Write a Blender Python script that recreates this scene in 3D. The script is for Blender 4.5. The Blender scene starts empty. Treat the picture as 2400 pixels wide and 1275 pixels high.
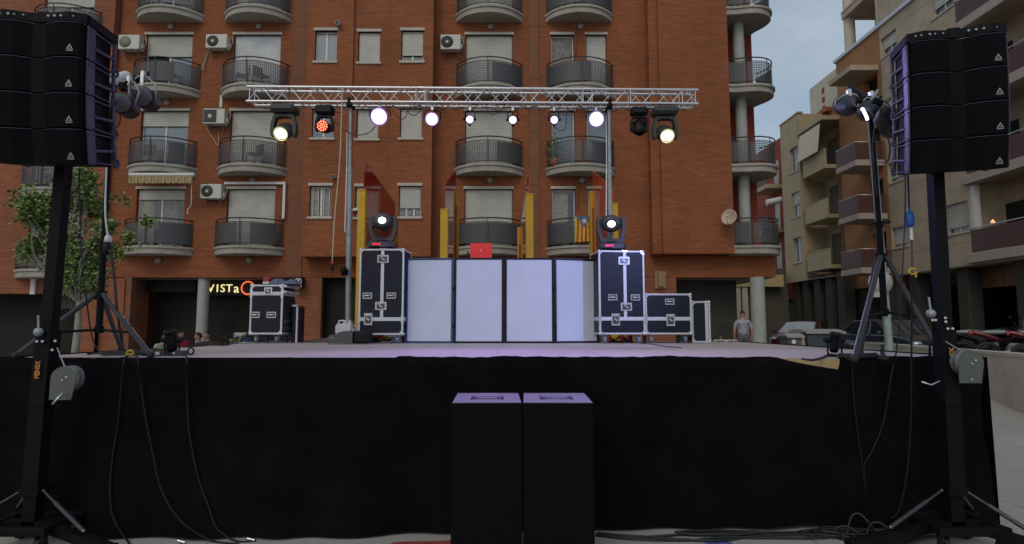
import bpy, bmesh, math, random
from mathutils import Matrix, Vector, noise
random.seed(7)
S = bpy.context.scene
C = S.collection
PI = math.pi
R = math.radians
# ------------------------------------------------------------------ camera
F, HOR, CH = 1400.0, 765.0, 1.7
PIT = math.atan((HOR-637.5)/F)
cam = bpy.data.cameras.new("camera"); co = bpy.data.objects.new("camera", cam); C.objects.link(co)
cam.sensor_width = 36.0; cam.lens = F/2400*36; cam.clip_end = 2000; cam.clip_start = .05
co.location = (0, 0, CH); co.rotation_euler = (PI/2+PIT, 0, 0)
S.camera = co
cp, sp = math.cos(PIT), math.sin(PIT)
def ray(px, py):
    a = (px-1200)/F; b = -(py-637.5)/F
    return Vector((a, cp-b*sp, sp+b*cp))
def W(px, py, Y):          # the point at depth Y seen at a place of the photograph
    d = ray(px, py); t = Y/d.y
    return Vector((d.x*t, Y, CH+d.z*t))
def G(px, py, z=0.0):      # the point on a level surface
    d = ray(px, py); t = (z-CH)/d.z
    return Vector((d.x*t, d.y*t, z))
def Q(px, py, X):          # the point on a plane along the street
    d = ray(px, py); t = X/d.x
    return Vector((X, d.y*t, CH+d.z*t))
# ------------------------------------------------------------------ materials
MT = {}
def mat(name, col, rough=.5, metal=0., var=.12, scale=6., bump=0., bscale=60., spec=.5, coat=0., emit=None, es=0., dirt=0., trans=0., sheen=0.):
    if name in MT: return MT[name]
    m = bpy.data.materials.new(name); m.use_nodes = True
    nt = m.node_tree; b = nt.nodes['Principled BSDF']
    b.inputs['Base Color'].default_value = (*col, 1)
    b.inputs['Roughness'].default_value = rough; b.inputs['Metallic'].default_value = metal
    b.inputs['Specular IOR Level'].default_value = spec; b.inputs['Coat Weight'].default_value = coat
    b.inputs['Transmission Weight'].default_value = trans
    b.inputs['Sheen Weight'].default_value = sheen
    tc = nt.nodes.new('ShaderNodeTexCoord')
    if var > 0 or dirt > 0:
        n = nt.nodes.new('ShaderNodeTexNoise'); n.inputs['Scale'].default_value = scale; n.inputs['Detail'].default_value = 6; n.inputs['Roughness'].default_value = .65
        nt.links.new(tc.outputs['Object'], n.inputs['Vector'])
        r = nt.nodes.new('ShaderNodeMapRange'); r.inputs['From Min'].default_value = .3; r.inputs['From Max'].default_value = .7
        r.inputs['To Min'].default_value = 1-var-dirt; r.inputs['To Max'].default_value = 1+var
        nt.links.new(n.outputs['Fac'], r.inputs['Value'])
        x = nt.nodes.new('ShaderNodeMix'); x.data_type = 'RGBA'; x.blend_type = 'MULTIPLY'; x.inputs[0].default_value = 1
        x.inputs[6].default_value = (*col, 1); nt.links.new(r.outputs['Result'], x.inputs[7]); nt.links.new(x.outputs[2], b.inputs['Base Color'])
        r2 = nt.nodes.new('ShaderNodeMapRange'); r2.inputs['To Min'].default_value = max(.02, rough-.12); r2.inputs['To Max'].default_value = min(1, rough+.12)
        nt.links.new(n.outputs['Fac'], r2.inputs['Value']); nt.links.new(r2.outputs['Result'], b.inputs['Roughness'])
    if bump > 0:
        n2 = nt.nodes.new('ShaderNodeTexNoise'); n2.inputs['Scale'].default_value = bscale; n2.inputs['Detail'].default_value = 4
        nt.links.new(tc.outputs['Object'], n2.inputs['Vector'])
        bp = nt.nodes.new('ShaderNodeBump'); bp.inputs['Strength'].default_value = bump; bp.inputs['Distance'].default_value = .01
        nt.links.new(n2.outputs['Fac'], bp.inputs['Height']); nt.links.new(bp.outputs['Normal'], b.inputs['Normal'])
    if emit:
        b.inputs['Emission Color'].default_value = (*emit, 1); b.inputs['Emission Strength'].default_value = es
    MT[name] = m; return m

def _mul(nt, a, bsock):
    x = nt.nodes.new('ShaderNodeMix'); x.data_type = 'RGBA'; x.blend_type = 'MULTIPLY'; x.inputs[0].default_value = 1
    nt.links.new(a, x.inputs[6]); nt.links.new(bsock, x.inputs[7]); return x.outputs[2]
def brick_mat(name, c1, c2, mortar, bw=.25, bh=.075, ms=.012, stain=.25):
    m = bpy.data.materials.new(name); m.use_nodes = True; nt = m.node_tree; b = nt.nodes['Principled BSDF']
    tc = nt.nodes.new('ShaderNodeTexCoord'); sx = nt.nodes.new('ShaderNodeSeparateXYZ'); nt.links.new(tc.outputs['Object'], sx.inputs[0])
    ad = nt.nodes.new('ShaderNodeMath'); ad.operation = 'ADD'; nt.links.new(sx.outputs[0], ad.inputs[0]); nt.links.new(sx.outputs[1], ad.inputs[1])
    cb = nt.nodes.new('ShaderNodeCombineXYZ'); nt.links.new(ad.outputs[0], cb.inputs[0]); nt.links.new(sx.outputs[2], cb.inputs[1])
    br = nt.nodes.new('ShaderNodeTexBrick'); br.inputs['Scale'].default_value = 1
    br.inputs['Brick Width'].default_value = bw; br.inputs['Row Height'].default_value = bh; br.inputs['Mortar Size'].default_value = ms
    br.inputs['Mortar Smooth'].default_value = .3; br.inputs['Bias'].default_value = -.1
    br.inputs['Color1'].default_value = (*c1, 1); br.inputs['Color2'].default_value = (*c2, 1); br.inputs['Mortar'].default_value = (*mortar, 1)
    nt.links.new(cb.outputs[0], br.inputs['Vector'])
    out = br.outputs['Color']
    # whole courses a little lighter or darker, and weather marks
    nv = nt.nodes.new('ShaderNodeCombineXYZ'); sc = nt.nodes.new('ShaderNodeMath'); sc.operation = 'MULTIPLY'; sc.inputs[1].default_value = .8
    nt.links.new(ad.outputs[0], sc.inputs[0]); nt.links.new(sc.outputs[0], nv.inputs[0])
    s2 = nt.nodes.new('ShaderNodeMath'); s2.operation = 'MULTIPLY'; s2.inputs[1].default_value = 11.; nt.links.new(sx.outputs[2], s2.inputs[0]); nt.links.new(s2.outputs[0], nv.inputs[1])
    n1 = nt.nodes.new('ShaderNodeTexNoise'); n1.inputs['Scale'].default_value = 1.3; n1.inputs['Detail'].default_value = 5; nt.links.new(nv.outputs[0], n1.inputs['Vector'])
    n2 = nt.nodes.new('ShaderNodeTexNoise'); n2.inputs['Scale'].default_value = .5; n2.inputs['Detail'].default_value = 7; nt.links.new(tc.outputs['Object'], n2.inputs['Vector'])
    for n, lo, hi in ((n1, 1-stain*.55, 1+stain*.5), (n2, 1-stain*.8, 1+stain*.6)):
        r = nt.nodes.new('ShaderNodeMapRange'); r.inputs['From Min'].default_value = .3; r.inputs['From Max'].default_value = .7
        r.inputs['To Min'].default_value = lo; r.inputs['To Max'].default_value = hi; nt.links.new(n.outputs['Fac'], r.inputs['Value'])
        out = _mul(nt, out, r.outputs['Result'])
    nt.links.new(out, b.inputs['Base Color'])
    b.inputs['Roughness'].default_value = .85; b.inputs['Specular IOR Level'].default_value = .25
    bp = nt.nodes.new('ShaderNodeBump'); bp.inputs['Strength'].default_value = .6; bp.inputs['Distance'].default_value = .012; bp.invert = True
    nt.links.new(br.outputs['Fac'], bp.inputs['Height']); nt.links.new(bp.outputs['Normal'], b.inputs['Normal'])
    return m
def slat_mat(name, col, pitch=.05, axis=2, rough=.5, dark=.55):
    m = bpy.data.materials.new(name); m.use_nodes = True; nt = m.node_tree; b = nt.nodes['Principled BSDF']
    tc = nt.nodes.new('ShaderNodeTexCoord'); sx = nt.nodes.new('ShaderNodeSeparateXYZ'); nt.links.new(tc.outputs['Object'], sx.inputs[0])
    d = nt.nodes.new('ShaderNodeMath'); d.operation = 'DIVIDE'; d.inputs[1].default_value = pitch; nt.links.new(sx.outputs[axis], d.inputs[0])
    f = nt.nodes.new('ShaderNodeMath'); f.operation = 'FRACT'; nt.links.new(d.outputs[0], f.inputs[0])
    g = nt.nodes.new('ShaderNodeMath'); g.operation = 'LESS_THAN'; g.inputs[1].default_value = .16; nt.links.new(f.outputs[0], g.inputs[0])
    x = nt.nodes.new('ShaderNodeMix'); x.data_type = 'RGBA'; nt.links.new(g.outputs[0], x.inputs[0])
    x.inputs[6].default_value = (*col, 1); x.inputs[7].default_value = (*[c*dark for c in col], 1)
    n = nt.nodes.new('ShaderNodeTexNoise'); n.inputs['Scale'].default_value = 2.5; n.inputs['Detail'].default_value = 6; nt.links.new(tc.outputs['Object'], n.inputs['Vector'])
    r = nt.nodes.new('ShaderNodeMapRange'); r.inputs['To Min'].default_value = .72; r.inputs['To Max'].default_value = 1.2; nt.links.new(n.outputs['Fac'], r.inputs['Value'])
    nt.links.new(_mul(nt, x.outputs[2], r.outputs['Result']), b.inputs['Base Color'])
    b.inputs['Roughness'].default_value = rough
    bp = nt.nodes.new('ShaderNodeBump'); bp.inputs['Strength'].default_value = .5; bp.inputs['Distance'].default_value = .01
    nt.links.new(f.outputs[0], bp.inputs['Height']); nt.links.new(bp.outputs['Normal'], b.inputs['Normal'])
    return m
def perf_mat(name, col, pitch=.045, hole=.58, rough=.5, R0=1.2):
    """perforated sheet metal: real square holes, laid out along the sheet by its UVs (metres)"""
    m = bpy.data.materials.new(name); m.use_nodes = True; nt = m.node_tree; b = nt.nodes['Principled BSDF']
    b.inputs['Base Color'].default_value = (*col, 1); b.inputs['Roughness'].default_value = rough; b.inputs['Metallic'].default_value = .3
    uv = nt.nodes.new('ShaderNodeTexCoord'); sx = nt.nodes.new('ShaderNodeSeparateXYZ'); nt.links.new(uv.outputs['UV'], sx.inputs[0])
    gs = []
    for k in (0, 1):
        d = nt.nodes.new('ShaderNodeMath'); d.operation = 'DIVIDE'; d.inputs[1].default_value = pitch; nt.links.new(sx.outputs[k], d.inputs[0])
        f = nt.nodes.new('ShaderNodeMath'); f.operation = 'FRACT'; nt.links.new(d.outputs[0], f.inputs[0])
        g = nt.nodes.new('ShaderNodeMath'); g.operation = 'LESS_THAN'; g.inputs[1].default_value = hole; nt.links.new(f.outputs[0], g.inputs[0]); gs.append(g)
    a = nt.nodes.new('ShaderNodeMath'); a.operation = 'MULTIPLY'; nt.links.new(gs[0].outputs[0], a.inputs[0]); nt.links.new(gs[1].outputs[0], a.inputs[1])
    tr = nt.nodes.new('ShaderNodeBsdfTransparent'); mx = nt.nodes.new('ShaderNodeMixShader')
    nt.links.new(a.outputs[0], mx.inputs[0]); nt.links.new(b.outputs[0], mx.inputs[1]); nt.links.new(tr.outputs[0], mx.inputs[2])
    nt.links.new(mx.outputs[0], nt.nodes['Material Output'].inputs['Surface'])
    return m
def tint_glass(name, col, mixf=.5, rough=.05):
    m = bpy.data.materials.new(name); m.use_nodes = True; nt = m.node_tree; b = nt.nodes['Principled BSDF']
    b.inputs['Base Color'].default_value = (*col, 1); b.inputs['Roughness'].default_value = rough
    tr = nt.nodes.new('ShaderNodeBsdfTransparent'); tr.inputs[0].default_value = (*[min(1, c*1.6) for c in col], 1)
    mx = nt.nodes.new('ShaderNodeMixShader'); mx.inputs[0].default_value = mixf
    nt.links.new(b.outputs[0], mx.inputs[1]); nt.links.new(tr.outputs[0], mx.inputs[2]); nt.links.new(mx.outputs[0], nt.nodes['Material Output'].inputs['Surface'])
    MT[name] = m; return m

BRICK = brick_mat('brick', (.30, .094, .036), (.222, .069, .029), (.245, .102, .054), .30, .078, .011, .22)
BRICK2 = brick_mat('brick_old', (.29, .098, .045), (.225, .073, .036), (.29, .135, .08), .30, .078, .011, .22)
SHUT = slat_mat('roller_shutter', (.50, .49, .43), .085)
SHUTW = slat_mat('roller_shutter_pale', (.58, .60, .60), .085, dark=.8)
PERF = perf_mat('perforated_sheet', (.105, .107, .11), .066, .60)
RED_GLASS = tint_glass('red_sheet', (.40, .014, .012), .07)
ORANGE_GLASS = tint_glass('orange_sheet', (.60, .085, .035), .03)
render_ = mat('brown_render', (.20, .085, .045), .9, var=.2, scale=1.5, bump=.2)
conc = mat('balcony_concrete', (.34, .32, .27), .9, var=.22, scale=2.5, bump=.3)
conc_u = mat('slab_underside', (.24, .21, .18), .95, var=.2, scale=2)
stone = mat('sill_stone', (.47, .43, .36), .85, var=.15, scale=5)
winframe = mat('window_frame', (.62, .62, .60), .4, var=.06)
winglass = mat('window_glass', (.018, .026, .034), .05, var=0, spec=.9, coat=.6)
winblue = mat('window_glass_blue_reflection', (.12, .17, .21), .12, var=.1, scale=1.2, spec=.8, coat=.5)  # a blue reflection is put into this glass colour
dark = mat('dark_room', (.012, .011, .010), .9, var=.1)  # near-black backing: the darkness of unlit insides is put into its colour
curtain = mat('curtain', (.30, .28, .25), .9, var=.3, scale=9)
rail_m = mat('railing_paint', (.028, .028, .030), .45, var=.1)
blk = mat('black_metal', (.005, .005, .0062), .6, 0., spec=.14, var=.2, scale=12, bump=.05)
blkp = mat('black_plastic', (.005, .005, .0062), .5, spec=.25, var=.15, scale=20, bump=.08, bscale=200)
cab_m = mat('black_textured_cabinet', (.003, .003, .004), .65, spec=.12, var=.2, scale=25, bump=.25, bscale=400)
grill_m = mat('speaker_grille', (.0042, .0044, .0054), .8, spec=.09, var=.25, scale=90, bump=.4, bscale=500)
rig_m = mat('rigging_steel_violet_lit', (.055, .048, .095), .5, .1, var=.2, scale=15)  # violet lamp light is put into this steel colour
alu = mat('aluminium', (.62, .62, .63), .34, .85, var=.12, scale=14)
alud = mat('aluminium_edge', (.56, .57, .60), .42, .25, var=.15, scale=20)
chrome = mat('chrome', (.62, .62, .64), .25, .8, var=.1, scale=30)
galv = mat('galvanised_steel', (.30, .33, .33), .5, .4, var=.22, scale=9)
winch_m = mat('winch_plate', (.10, .11, .10), .55, .15, var=.12, scale=8)
case_m = mat('case_laminate', (.006, .008, .018), .42, spec=.3, var=.2, scale=18, bump=.15, bscale=300)
rubber = mat('rubber', (.012, .012, .013), .7, var=.2)
wheelb = mat('wheel_blue_grey', (.16, .20, .26), .5, var=.1)
panel_w = mat('white_spandex', (.53, .57, .70), .75, var=.05, scale=1.5)  # cloth is white; part of the blue light is put into its colour
navy = mat('booth_frame', (.006, .007, .016), .45, spec=.3, var=.15)
deck_m = None
cloth_m = mat('black_cloth', (.0046, .0046, .0058), .95, var=.4, scale=3, spec=.06, sheen=0.)
plywood = mat('raw_plywood', (.40, .29, .14), .8, var=.15, scale=5)
cable_m = mat('black_cable', (.014, .014, .015), .5, var=.1)
cableg = mat('grey_cable', (.05, .05, .052), .5, var=.1)
rope_y = mat('yellow_rope', (.50, .38, .03), .8, var=.15, scale=30)
cream = mat('cream_cord', (.50, .44, .30), .7, var=.1)
white_p = mat('white_plastic', (.62, .62, .60), .45, var=.06)
yellow = mat('yellow_paint', (.58, .33, .012), .5, var=.12, scale=4)
acm = mat('air_conditioner_casing', (.52, .52, .45), .5, var=.10, scale=6)
acd = mat('fan_grille', (.035, .035, .035), .6, var=.1)
beige = mat('beige_render', (.43, .35, .25), .9, var=.14, scale=.9, bump=.15, bscale=30, dirt=.06)
beige2 = mat('yellow_beige_render', (.42, .345, .215), .9, var=.12, scale=.9, bump=.15, bscale=30, dirt=.05)
orange = mat('orange_render', (.33, .155, .062), .9, var=.15, scale=.8, bump=.15, bscale=30)
redw = mat('red_render', (.27, .05, .03), .9, var=.15, scale=1)
maroon = mat('maroon_balcony_panel', (.085, .034, .028), .5, var=.18, scale=2)
pinkish = mat('balcony_edge_stone', (.40, .33, .29), .9, var=.12, scale=3)
cream_w = mat('pale_render', (.55, .51, .40), .9, var=.08, scale=1)
tilem = mat('roof_tile', (.32, .10, .05), .85, var=.2, scale=12)
greypaint = mat('grey_column_paint', (.36, .38, .35), .8, var=.12, scale=3)
skin = mat('skin', (.42, .22, .15), .6, var=.08)
hair = mat('dark_hair', (.015, .011, .009), .7, var=.2, scale=30)
# ------------------------------------------------------------------ mesh building
class MB:
    def __init__(s): s.v = []; s.f = []; s.sm = []; s.mi = []; s.m = 0; s.M = None; s.uv = {}
    def add(s, vs, fs, smooth=False):
        o = len(s.v)
        for p in vs:
            p = Vector(p); s.v.append(s.M @ p if s.M else p)
        for f in fs: s.f.append([i+o for i in f]); s.sm.append(smooth); s.mi.append(s.m)
        return s
    def bx(s, x0, x1, y0, y1, z0, z1, b=0., Rm=None):
        x0, x1 = min(x0, x1), max(x0, x1); y0, y1 = min(y0, y1), max(y0, y1); z0, z1 = min(z0, z1), max(z0, z1)
        b = min(b, (x1-x0)*.45, (y1-y0)*.45, (z1-z0)*.45)
        if b <= 0:
            vs = [(x, y, z) for z in (z0, z1) for y in (y0, y1) for x in (x0, x1)]
            fs = [(0, 2, 3, 1), (4, 5, 7, 6), (0, 1, 5, 4), (1, 3, 7, 5), (3, 2, 6, 7), (2, 0, 4, 6)]
        else:
            vs = []; ix = {}
            for cx, sx in ((x0, 1), (x1, -1)):
                for cy, sy in ((y0, 1), (y1, -1)):
                    for cz, sz in ((z0, 1), (z1, -1)):
                        for a in range(3):
                            p = [cx, cy, cz]; d = (sx*b, sy*b, sz*b)
                            for k in range(3):
                                if k != a: p[k] += d[k]
                            ix[(sx, sy, sz, a)] = len(vs); vs.append(tuple(p))
            fs = []
            for a in range(3):
                o1, o2 = [k for k in range(3) if k != a]
                for sg in (1, -1):
                    q = []
                    for u, w in ((1, 1), (-1, 1), (-1, -1), (1, -1)):
                        k = [0, 0, 0]; k[a] = sg; k[o1] = u; k[o2] = w; q.append(ix[(*k, a)])
                    fs.append(q)
                    # edges
            for a in range(3):
                o1, o2 = [k for k in range(3) if k != a]
                for u in (1, -1):
                    for w in (1, -1):
                        k1 = [0, 0, 0]; k1[a] = 1; k1[o1] = u; k1[o2] = w; k2 = list(k1); k2[a] = -1
                        fs.append([ix[(*k1, o1)], ix[(*k2, o1)], ix[(*k2, o2)], ix[(*k1, o2)]])
            for sx in (1, -1):
                for sy in (1, -1):
                    for sz in (1, -1): fs.append([ix[(sx, sy, sz, a)] for a in range(3)])
            c = Vector(((x0+x1)/2, (y0+y1)/2, (z0+z1)/2))
            g = []
            for f in fs:
                p = [Vector(vs[i]) for i in f]; n = (p[1]-p[0]).cross(p[2]-p[0])
                if n.dot(sum(p, Vector())/len(p)-c) < 0: f = f[::-1]
                g.append(f)
            fs = g
        if Rm is not None:
            c = Vector(((x0+x1)/2, (y0+y1)/2, (z0+z1)/2)); vs = [c+Rm @ (Vector(p)-c) for p in vs]
        return s.add(vs, fs)
    def box(s, c, d, b=0., Rm=None):
        return s.bx(c[0]-d[0]/2, c[0]+d[0]/2, c[1]-d[1]/2, c[1]+d[1]/2, c[2]-d[2]/2, c[2]+d[2]/2, b, Rm)
    def tube(s, p, q, r, r2=None, n=8, caps=True):
        p, q = Vector(p), Vector(q); r2 = r if r2 is None else r2
        d = (q-p)
        if d.length < 1e-6: return s
        d.normalize(); a = d.orthogonal().normalized(); b = d.cross(a)
        vs = []; fs = []
        for c, rr in ((p, r), (q, r2)):
            for i in range(n):
                t = 2*PI*i/n; vs.append(c+(a*math.cos(t)+b*math.sin(t))*rr)
        for i in range(n): fs.append((i, (i+1) % n, n+(i+1) % n, n+i))
        s.add(vs, fs, True)
        if caps: s.add(vs, [tuple(range(n))[::-1], tuple(range(n, 2*n))])
        return s
    def path(s, pts, r, n=6, closed=False):
        pts = [Vector(p) for p in pts]
        rs = r if isinstance(r, (list, tuple)) else [r]*len(pts)
        vs = []; fs = []; up = None; N = len(pts)
        for i, p in enumerate(pts):
            if closed: d = pts[(i+1) % N]-pts[i-1]
            else: d = pts[min(i+1, N-1)]-pts[max(i-1, 0)]
            if d.length < 1e-9: d = Vector((0, 0, 1))
            d.normalize()
            if up is None: up = d.orthogonal().normalized()
            up = (up-d*up.dot(d))
            if up.length < 1e-6: up = d.orthogonal()
            up.normalize(); b = d.cross(up)
            for k in range(n):
                t = 2*PI*k/n; vs.append(p+(up*math.cos(t)+b*math.sin(t))*rs[i])
        for i in range(N if closed else N-1):
            j = (i+1) % N
            for k in range(n): fs.append((i*n+k, i*n+(k+1) % n, j*n+(k+1) % n, j*n+k))
        if not closed: fs += [tuple(range(n))[::-1], tuple(range((N-1)*n, N*n))]
        return s.add(vs, fs, True)
    def prism(s, poly, axis, a, b, smooth=False):
        """poly in the two other axes (in x,y,z order), pushed from a to b along axis"""
        n = len(poly); vs = []
        ar = sum(poly[i][0]*poly[(i+1) % n][1]-poly[(i+1) % n][0]*poly[i][1] for i in range(n))
        if ar < 0: poly = poly[::-1]
        for c in (min(a, b), max(a, b)):
            for u, w in poly: vs.append({'x': (c, u, w), 'y': (u, c, w), 'z': (u, w, c)}[axis])
        fl = axis == 'y'
        A, B = tuple(range(n)), tuple(range(n, 2*n))
        side = [(i, (i+1) % n, n+(i+1) % n, n+i) for i in range(n)]
        if fl: s.add(vs, [A, B[::-1]]); s.add(vs, [f[::-1] for f in side], smooth)
        else: s.add(vs, [A[::-1], B]); s.add(vs, side, smooth)
        return s
    def lathe(s, prof, n=16, M=None, smooth=True, a0=0, a1=2*PI):
        """prof (r,z) turned about z, then moved by M"""
        vs = []; fs = []; full = abs(a1-a0-2*PI) < 1e-6; m = n if full else n+1
        for r, z in prof:
            for i in range(m):
                t = a0+(a1-a0)*i/n; p = Vector((r*math.cos(t), r*math.sin(t), z)); vs.append(M @ p if M else p)
        for j in range(len(prof)-1):
            for i in range(n):
                k = (i+1) % m; fs.append((j*m+i, j*m+k, (j+1)*m+k, (j+1)*m+i))
        return s.add(vs, fs, smooth)
    def sph(s, c, r, n=10, sc=(1, 1, 1)):
        pr = [(math.sin(PI*i/n)*r, -math.cos(PI*i/n)*r) for i in range(n+1)]
        return s.lathe(pr, n*2, Matrix.Translation(c) @ Matrix.Diagonal((*sc, 1)))
    def quad(s, a, b, c, d): return s.add([a, b, c, d], [(0, 1, 2, 3)])
RM = {}
def put(name, mb, mats, parent=None, label=None, local=False):
    me = bpy.data.meshes.new(name)
    vs = mb.v
    if parent is not None and not local:
        Mi = RM[parent.name].inverted(); vs = [Mi @ p for p in vs]
    me.from_pydata([tuple(p) for p in vs], [], mb.f)
    me.polygons.foreach_set('use_smooth', mb.sm); me.polygons.foreach_set('material_index', mb.mi)
    for m in (mats if isinstance(mats, (list, tuple)) else [mats]): me.materials.append(m)
    if mb.uv:
        uvl = me.uv_layers.new(name='UVMap')
        for p in me.polygons:
            u = mb.uv.get(p.index)
            if u:
                for li, c in zip(p.loop_indices, u): uvl.data[li].uv = c
    me.update()
    o = bpy.data.objects.new(name, me); C.objects.link(o)
    if parent is not None: o.parent = parent; RM[o.name] = RM[parent.name]
    else: RM[o.name] = Matrix.Identity(4)
    if label: o['label'] = label
    return o
def thing(name, label, cat, loc=(0, 0, 0), rz=0., group=None):
    o = bpy.data.objects.new(name, None); C.objects.link(o); o.empty_display_size = .1
    o.location = loc; o.rotation_euler = (0, 0, rz)
    RM[o.name] = Matrix.Translation(loc) @ Matrix.Rotation(rz, 4, 'Z')
    o['label'] = label; o['category'] = cat
    if group: o['group'] = group
    return o
def tag(o, label, cat, group=None):
    o['label'] = label; o['category'] = cat
    if group: o['group'] = group
    return o
def recenter(o):
    """a one-mesh thing gets its origin at its base"""
    me = o.data; n = len(me.vertices)
    mn = Vector((min(v.co.x for v in me.vertices), min(v.co.y for v in me.vertices), min(v.co.z for v in me.vertices)))
    mx = Vector((max(v.co.x for v in me.vertices), max(v.co.y for v in me.vertices), max(v.co.z for v in me.vertices)))
    c = Vector(((mn.x+mx.x)/2, (mn.y+mx.y)/2, mn.z))
    me.transform(Matrix.Translation(-c)); o.location = c; RM[o.name] = Matrix.Translation(c); return o
def solo(name, mb, m, label, cat, group=None):
    return tag(recenter(put(name, mb, m)), label, cat, group)
def structure(name, mb, m):
    o = put(name, mb, m); o['kind'] = 'structure'; return o
def copy_tree(o, parent=None):
    c = o.copy(); C.objects.link(c)
    if parent is not None: c.parent = parent
    for ch in [x for x in bpy.data.objects if x.parent == o]: copy_tree(ch, c)
    return c
def dup(root, loc, rz, label, group=None):
    r = copy_tree(root); r.location = loc; r.rotation_euler = (0, 0, rz); r['label'] = label
    if group: r['group'] = group
    return r
def text_mesh(body, size, extrude=.004, spacing=1.0, bold=0.):
    cu = bpy.data.curves.new('letters', 'FONT'); cu.body = body; cu.size = size; cu.extrude = extrude; cu.align_x = 'CENTER'; cu.align_y = 'CENTER'
    cu.space_character = spacing; cu.offset = bold; cu.resolution_u = 3
    o = bpy.data.objects.new('letters', cu); C.objects.link(o)
    dg = bpy.context.evaluated_depsgraph_get(); me = bpy.data.meshes.new_from_object(o.evaluated_get(dg))
    vs = [v.co.copy() for v in me.vertices]; fs = [tuple(p.vertices) for p in me.polygons]
    bpy.data.objects.remove(o); bpy.data.curves.remove(cu); bpy.data.meshes.remove(me)
    return vs, fs
def wall(mb, x0, x1, z0, z1, holes, y=0., depth=.2):
    """a wall face at y (outside is -y) with real openings and their reveals"""
    xs = sorted({x0, x1, *[h[0] for h in holes], *[h[1] for h in holes]}); zs = sorted({z0, z1, *[h[2] for h in holes], *[h[3] for h in holes]})
    xs = [x for x in xs if x0 <= x <= x1]; zs = [z for z in zs if z0 <= z <= z1]
    for i in range(len(xs)-1):
        run = None
        for j in range(len(zs)-1):
            cx, cz = (xs[i]+xs[i+1])/2, (zs[j]+zs[j+1])/2
            if any(h[0] < cx < h[1] and h[2] < cz < h[3] for h in holes): continue
            mb.quad((xs[i], y, zs[j]), (xs[i+1], y, zs[j]), (xs[i+1], y, zs[j+1]), (xs[i], y, zs[j+1]))
    for a, b, c, d in holes:
        mb.quad((a, y, c), (a, y+depth, c), (a, y+depth, d), (a, y, d)); mb.quad((b, y, d), (b, y+depth, d), (b, y+depth, c), (b, y, c))
        mb.quad((a, y, d), (a, y+depth, d), (b, y+depth, d), (b, y, d)); mb.quad((b, y, c), (b, y+depth, c), (a, y+depth, c), (a, y, c))
def smooth_pts(pts, k=6):
    """Catmull-Rom through the points"""
    P = [Vector(p) for p in pts]; out = []
    for i in range(len(P)-1):
        a, b, c, d = P[max(i-1, 0)], P[i], P[i+1], P[min(i+2, len(P)-1)]
        for j in range(k):
            t = j/k; out.append(.5*((2*b)+(c-a)*t+(2*a-5*b+4*c-d)*t*t+(3*b-a-3*c+d)*t**3))
    return out+[P[-1]]
# ------------------------------------------------------------------ sky and light
w = bpy.data.worlds.new("World"); S.world = w; w.use_nodes = True; nt = w.node_tree
SUN_EL, SUN_AZ = R(42), R(200)
sky = nt.nodes.new('ShaderNodeTexSky'); sky.sky_type = 'NISHITA'; sky.sun_disc = False; sky.sun_elevation = SUN_EL; sky.sun_rotation = SUN_AZ
sky.dust_density = 3.; sky.air_density = 1.2
tc = nt.nodes.new('ShaderNodeTexCoord'); mp = nt.nodes.new('ShaderNodeMapping'); mp.inputs['Scale'].default_value = (1, 1, 2.4)
nz = nt.nodes.new('ShaderNodeTexNoise'); nz.inputs['Scale'].default_value = 3.2; nz.inputs['Detail'].default_value = 7; nz.inputs['Roughness'].default_value = .6
nt.links.new(tc.outputs['Generated'], mp.inputs[0]); nt.links.new(mp.outputs[0], nz.inputs['Vector'])
cr = nt.nodes.new('ShaderNodeMapRange'); cr.inputs['From Min'].default_value = .32; cr.inputs['From Max'].default_value = .68; cr.inputs['To Min'].default_value = .25; cr.inputs['To Max'].default_value = 1.
nt.links.new(nz.outputs['Fac'], cr.inputs['Value'])
mx = nt.nodes.new('ShaderNodeMix'); mx.data_type = 'RGBA'; nt.links.new(cr.outputs[0], mx.inputs[0])
nt.links.new(sky.outputs[0], mx.inputs[6]); mx.inputs[7].default_value = (3.55, 4.25, 5.0, 1)
bg = nt.nodes['Background']; nt.links.new(mx.outputs[2], bg.inputs[0]); bg.inputs[1].default_value = .115
sl = bpy.data.lights.new('sun', 'SUN'); sl.energy = .5; sl.angle = R(25); sl.color = (1, .90, .78)
so = bpy.data.objects.new('sun', sl); C.objects.link(so)
sd = Vector((math.sin(SUN_AZ)*math.cos(SUN_EL), math.cos(SUN_AZ)*math.cos(SUN_EL), math.sin(SUN_EL)))
so.rotation_euler = sd.to_track_quat('Z', 'Y').to_euler(); so.location = (0, 0, 30)
S.view_settings.view_transform = 'Standard'; S.view_settings.look = 'None'; S.view_settings.gamma = 1; S.view_settings.exposure = 0.
S.render.engine = 'CYCLES'; S.cycles.use_denoising = True
try: S.cycles.denoiser = 'OPENIMAGEDENOISE'
except Exception: pass
S.cycles.max_bounces = 6; S.cycles.transparent_max_bounces = 12; S.cycles.sample_clamp_indirect = 6; S.cycles.caustics_reflective = False; S.cycles.caustics_refractive = False
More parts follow.
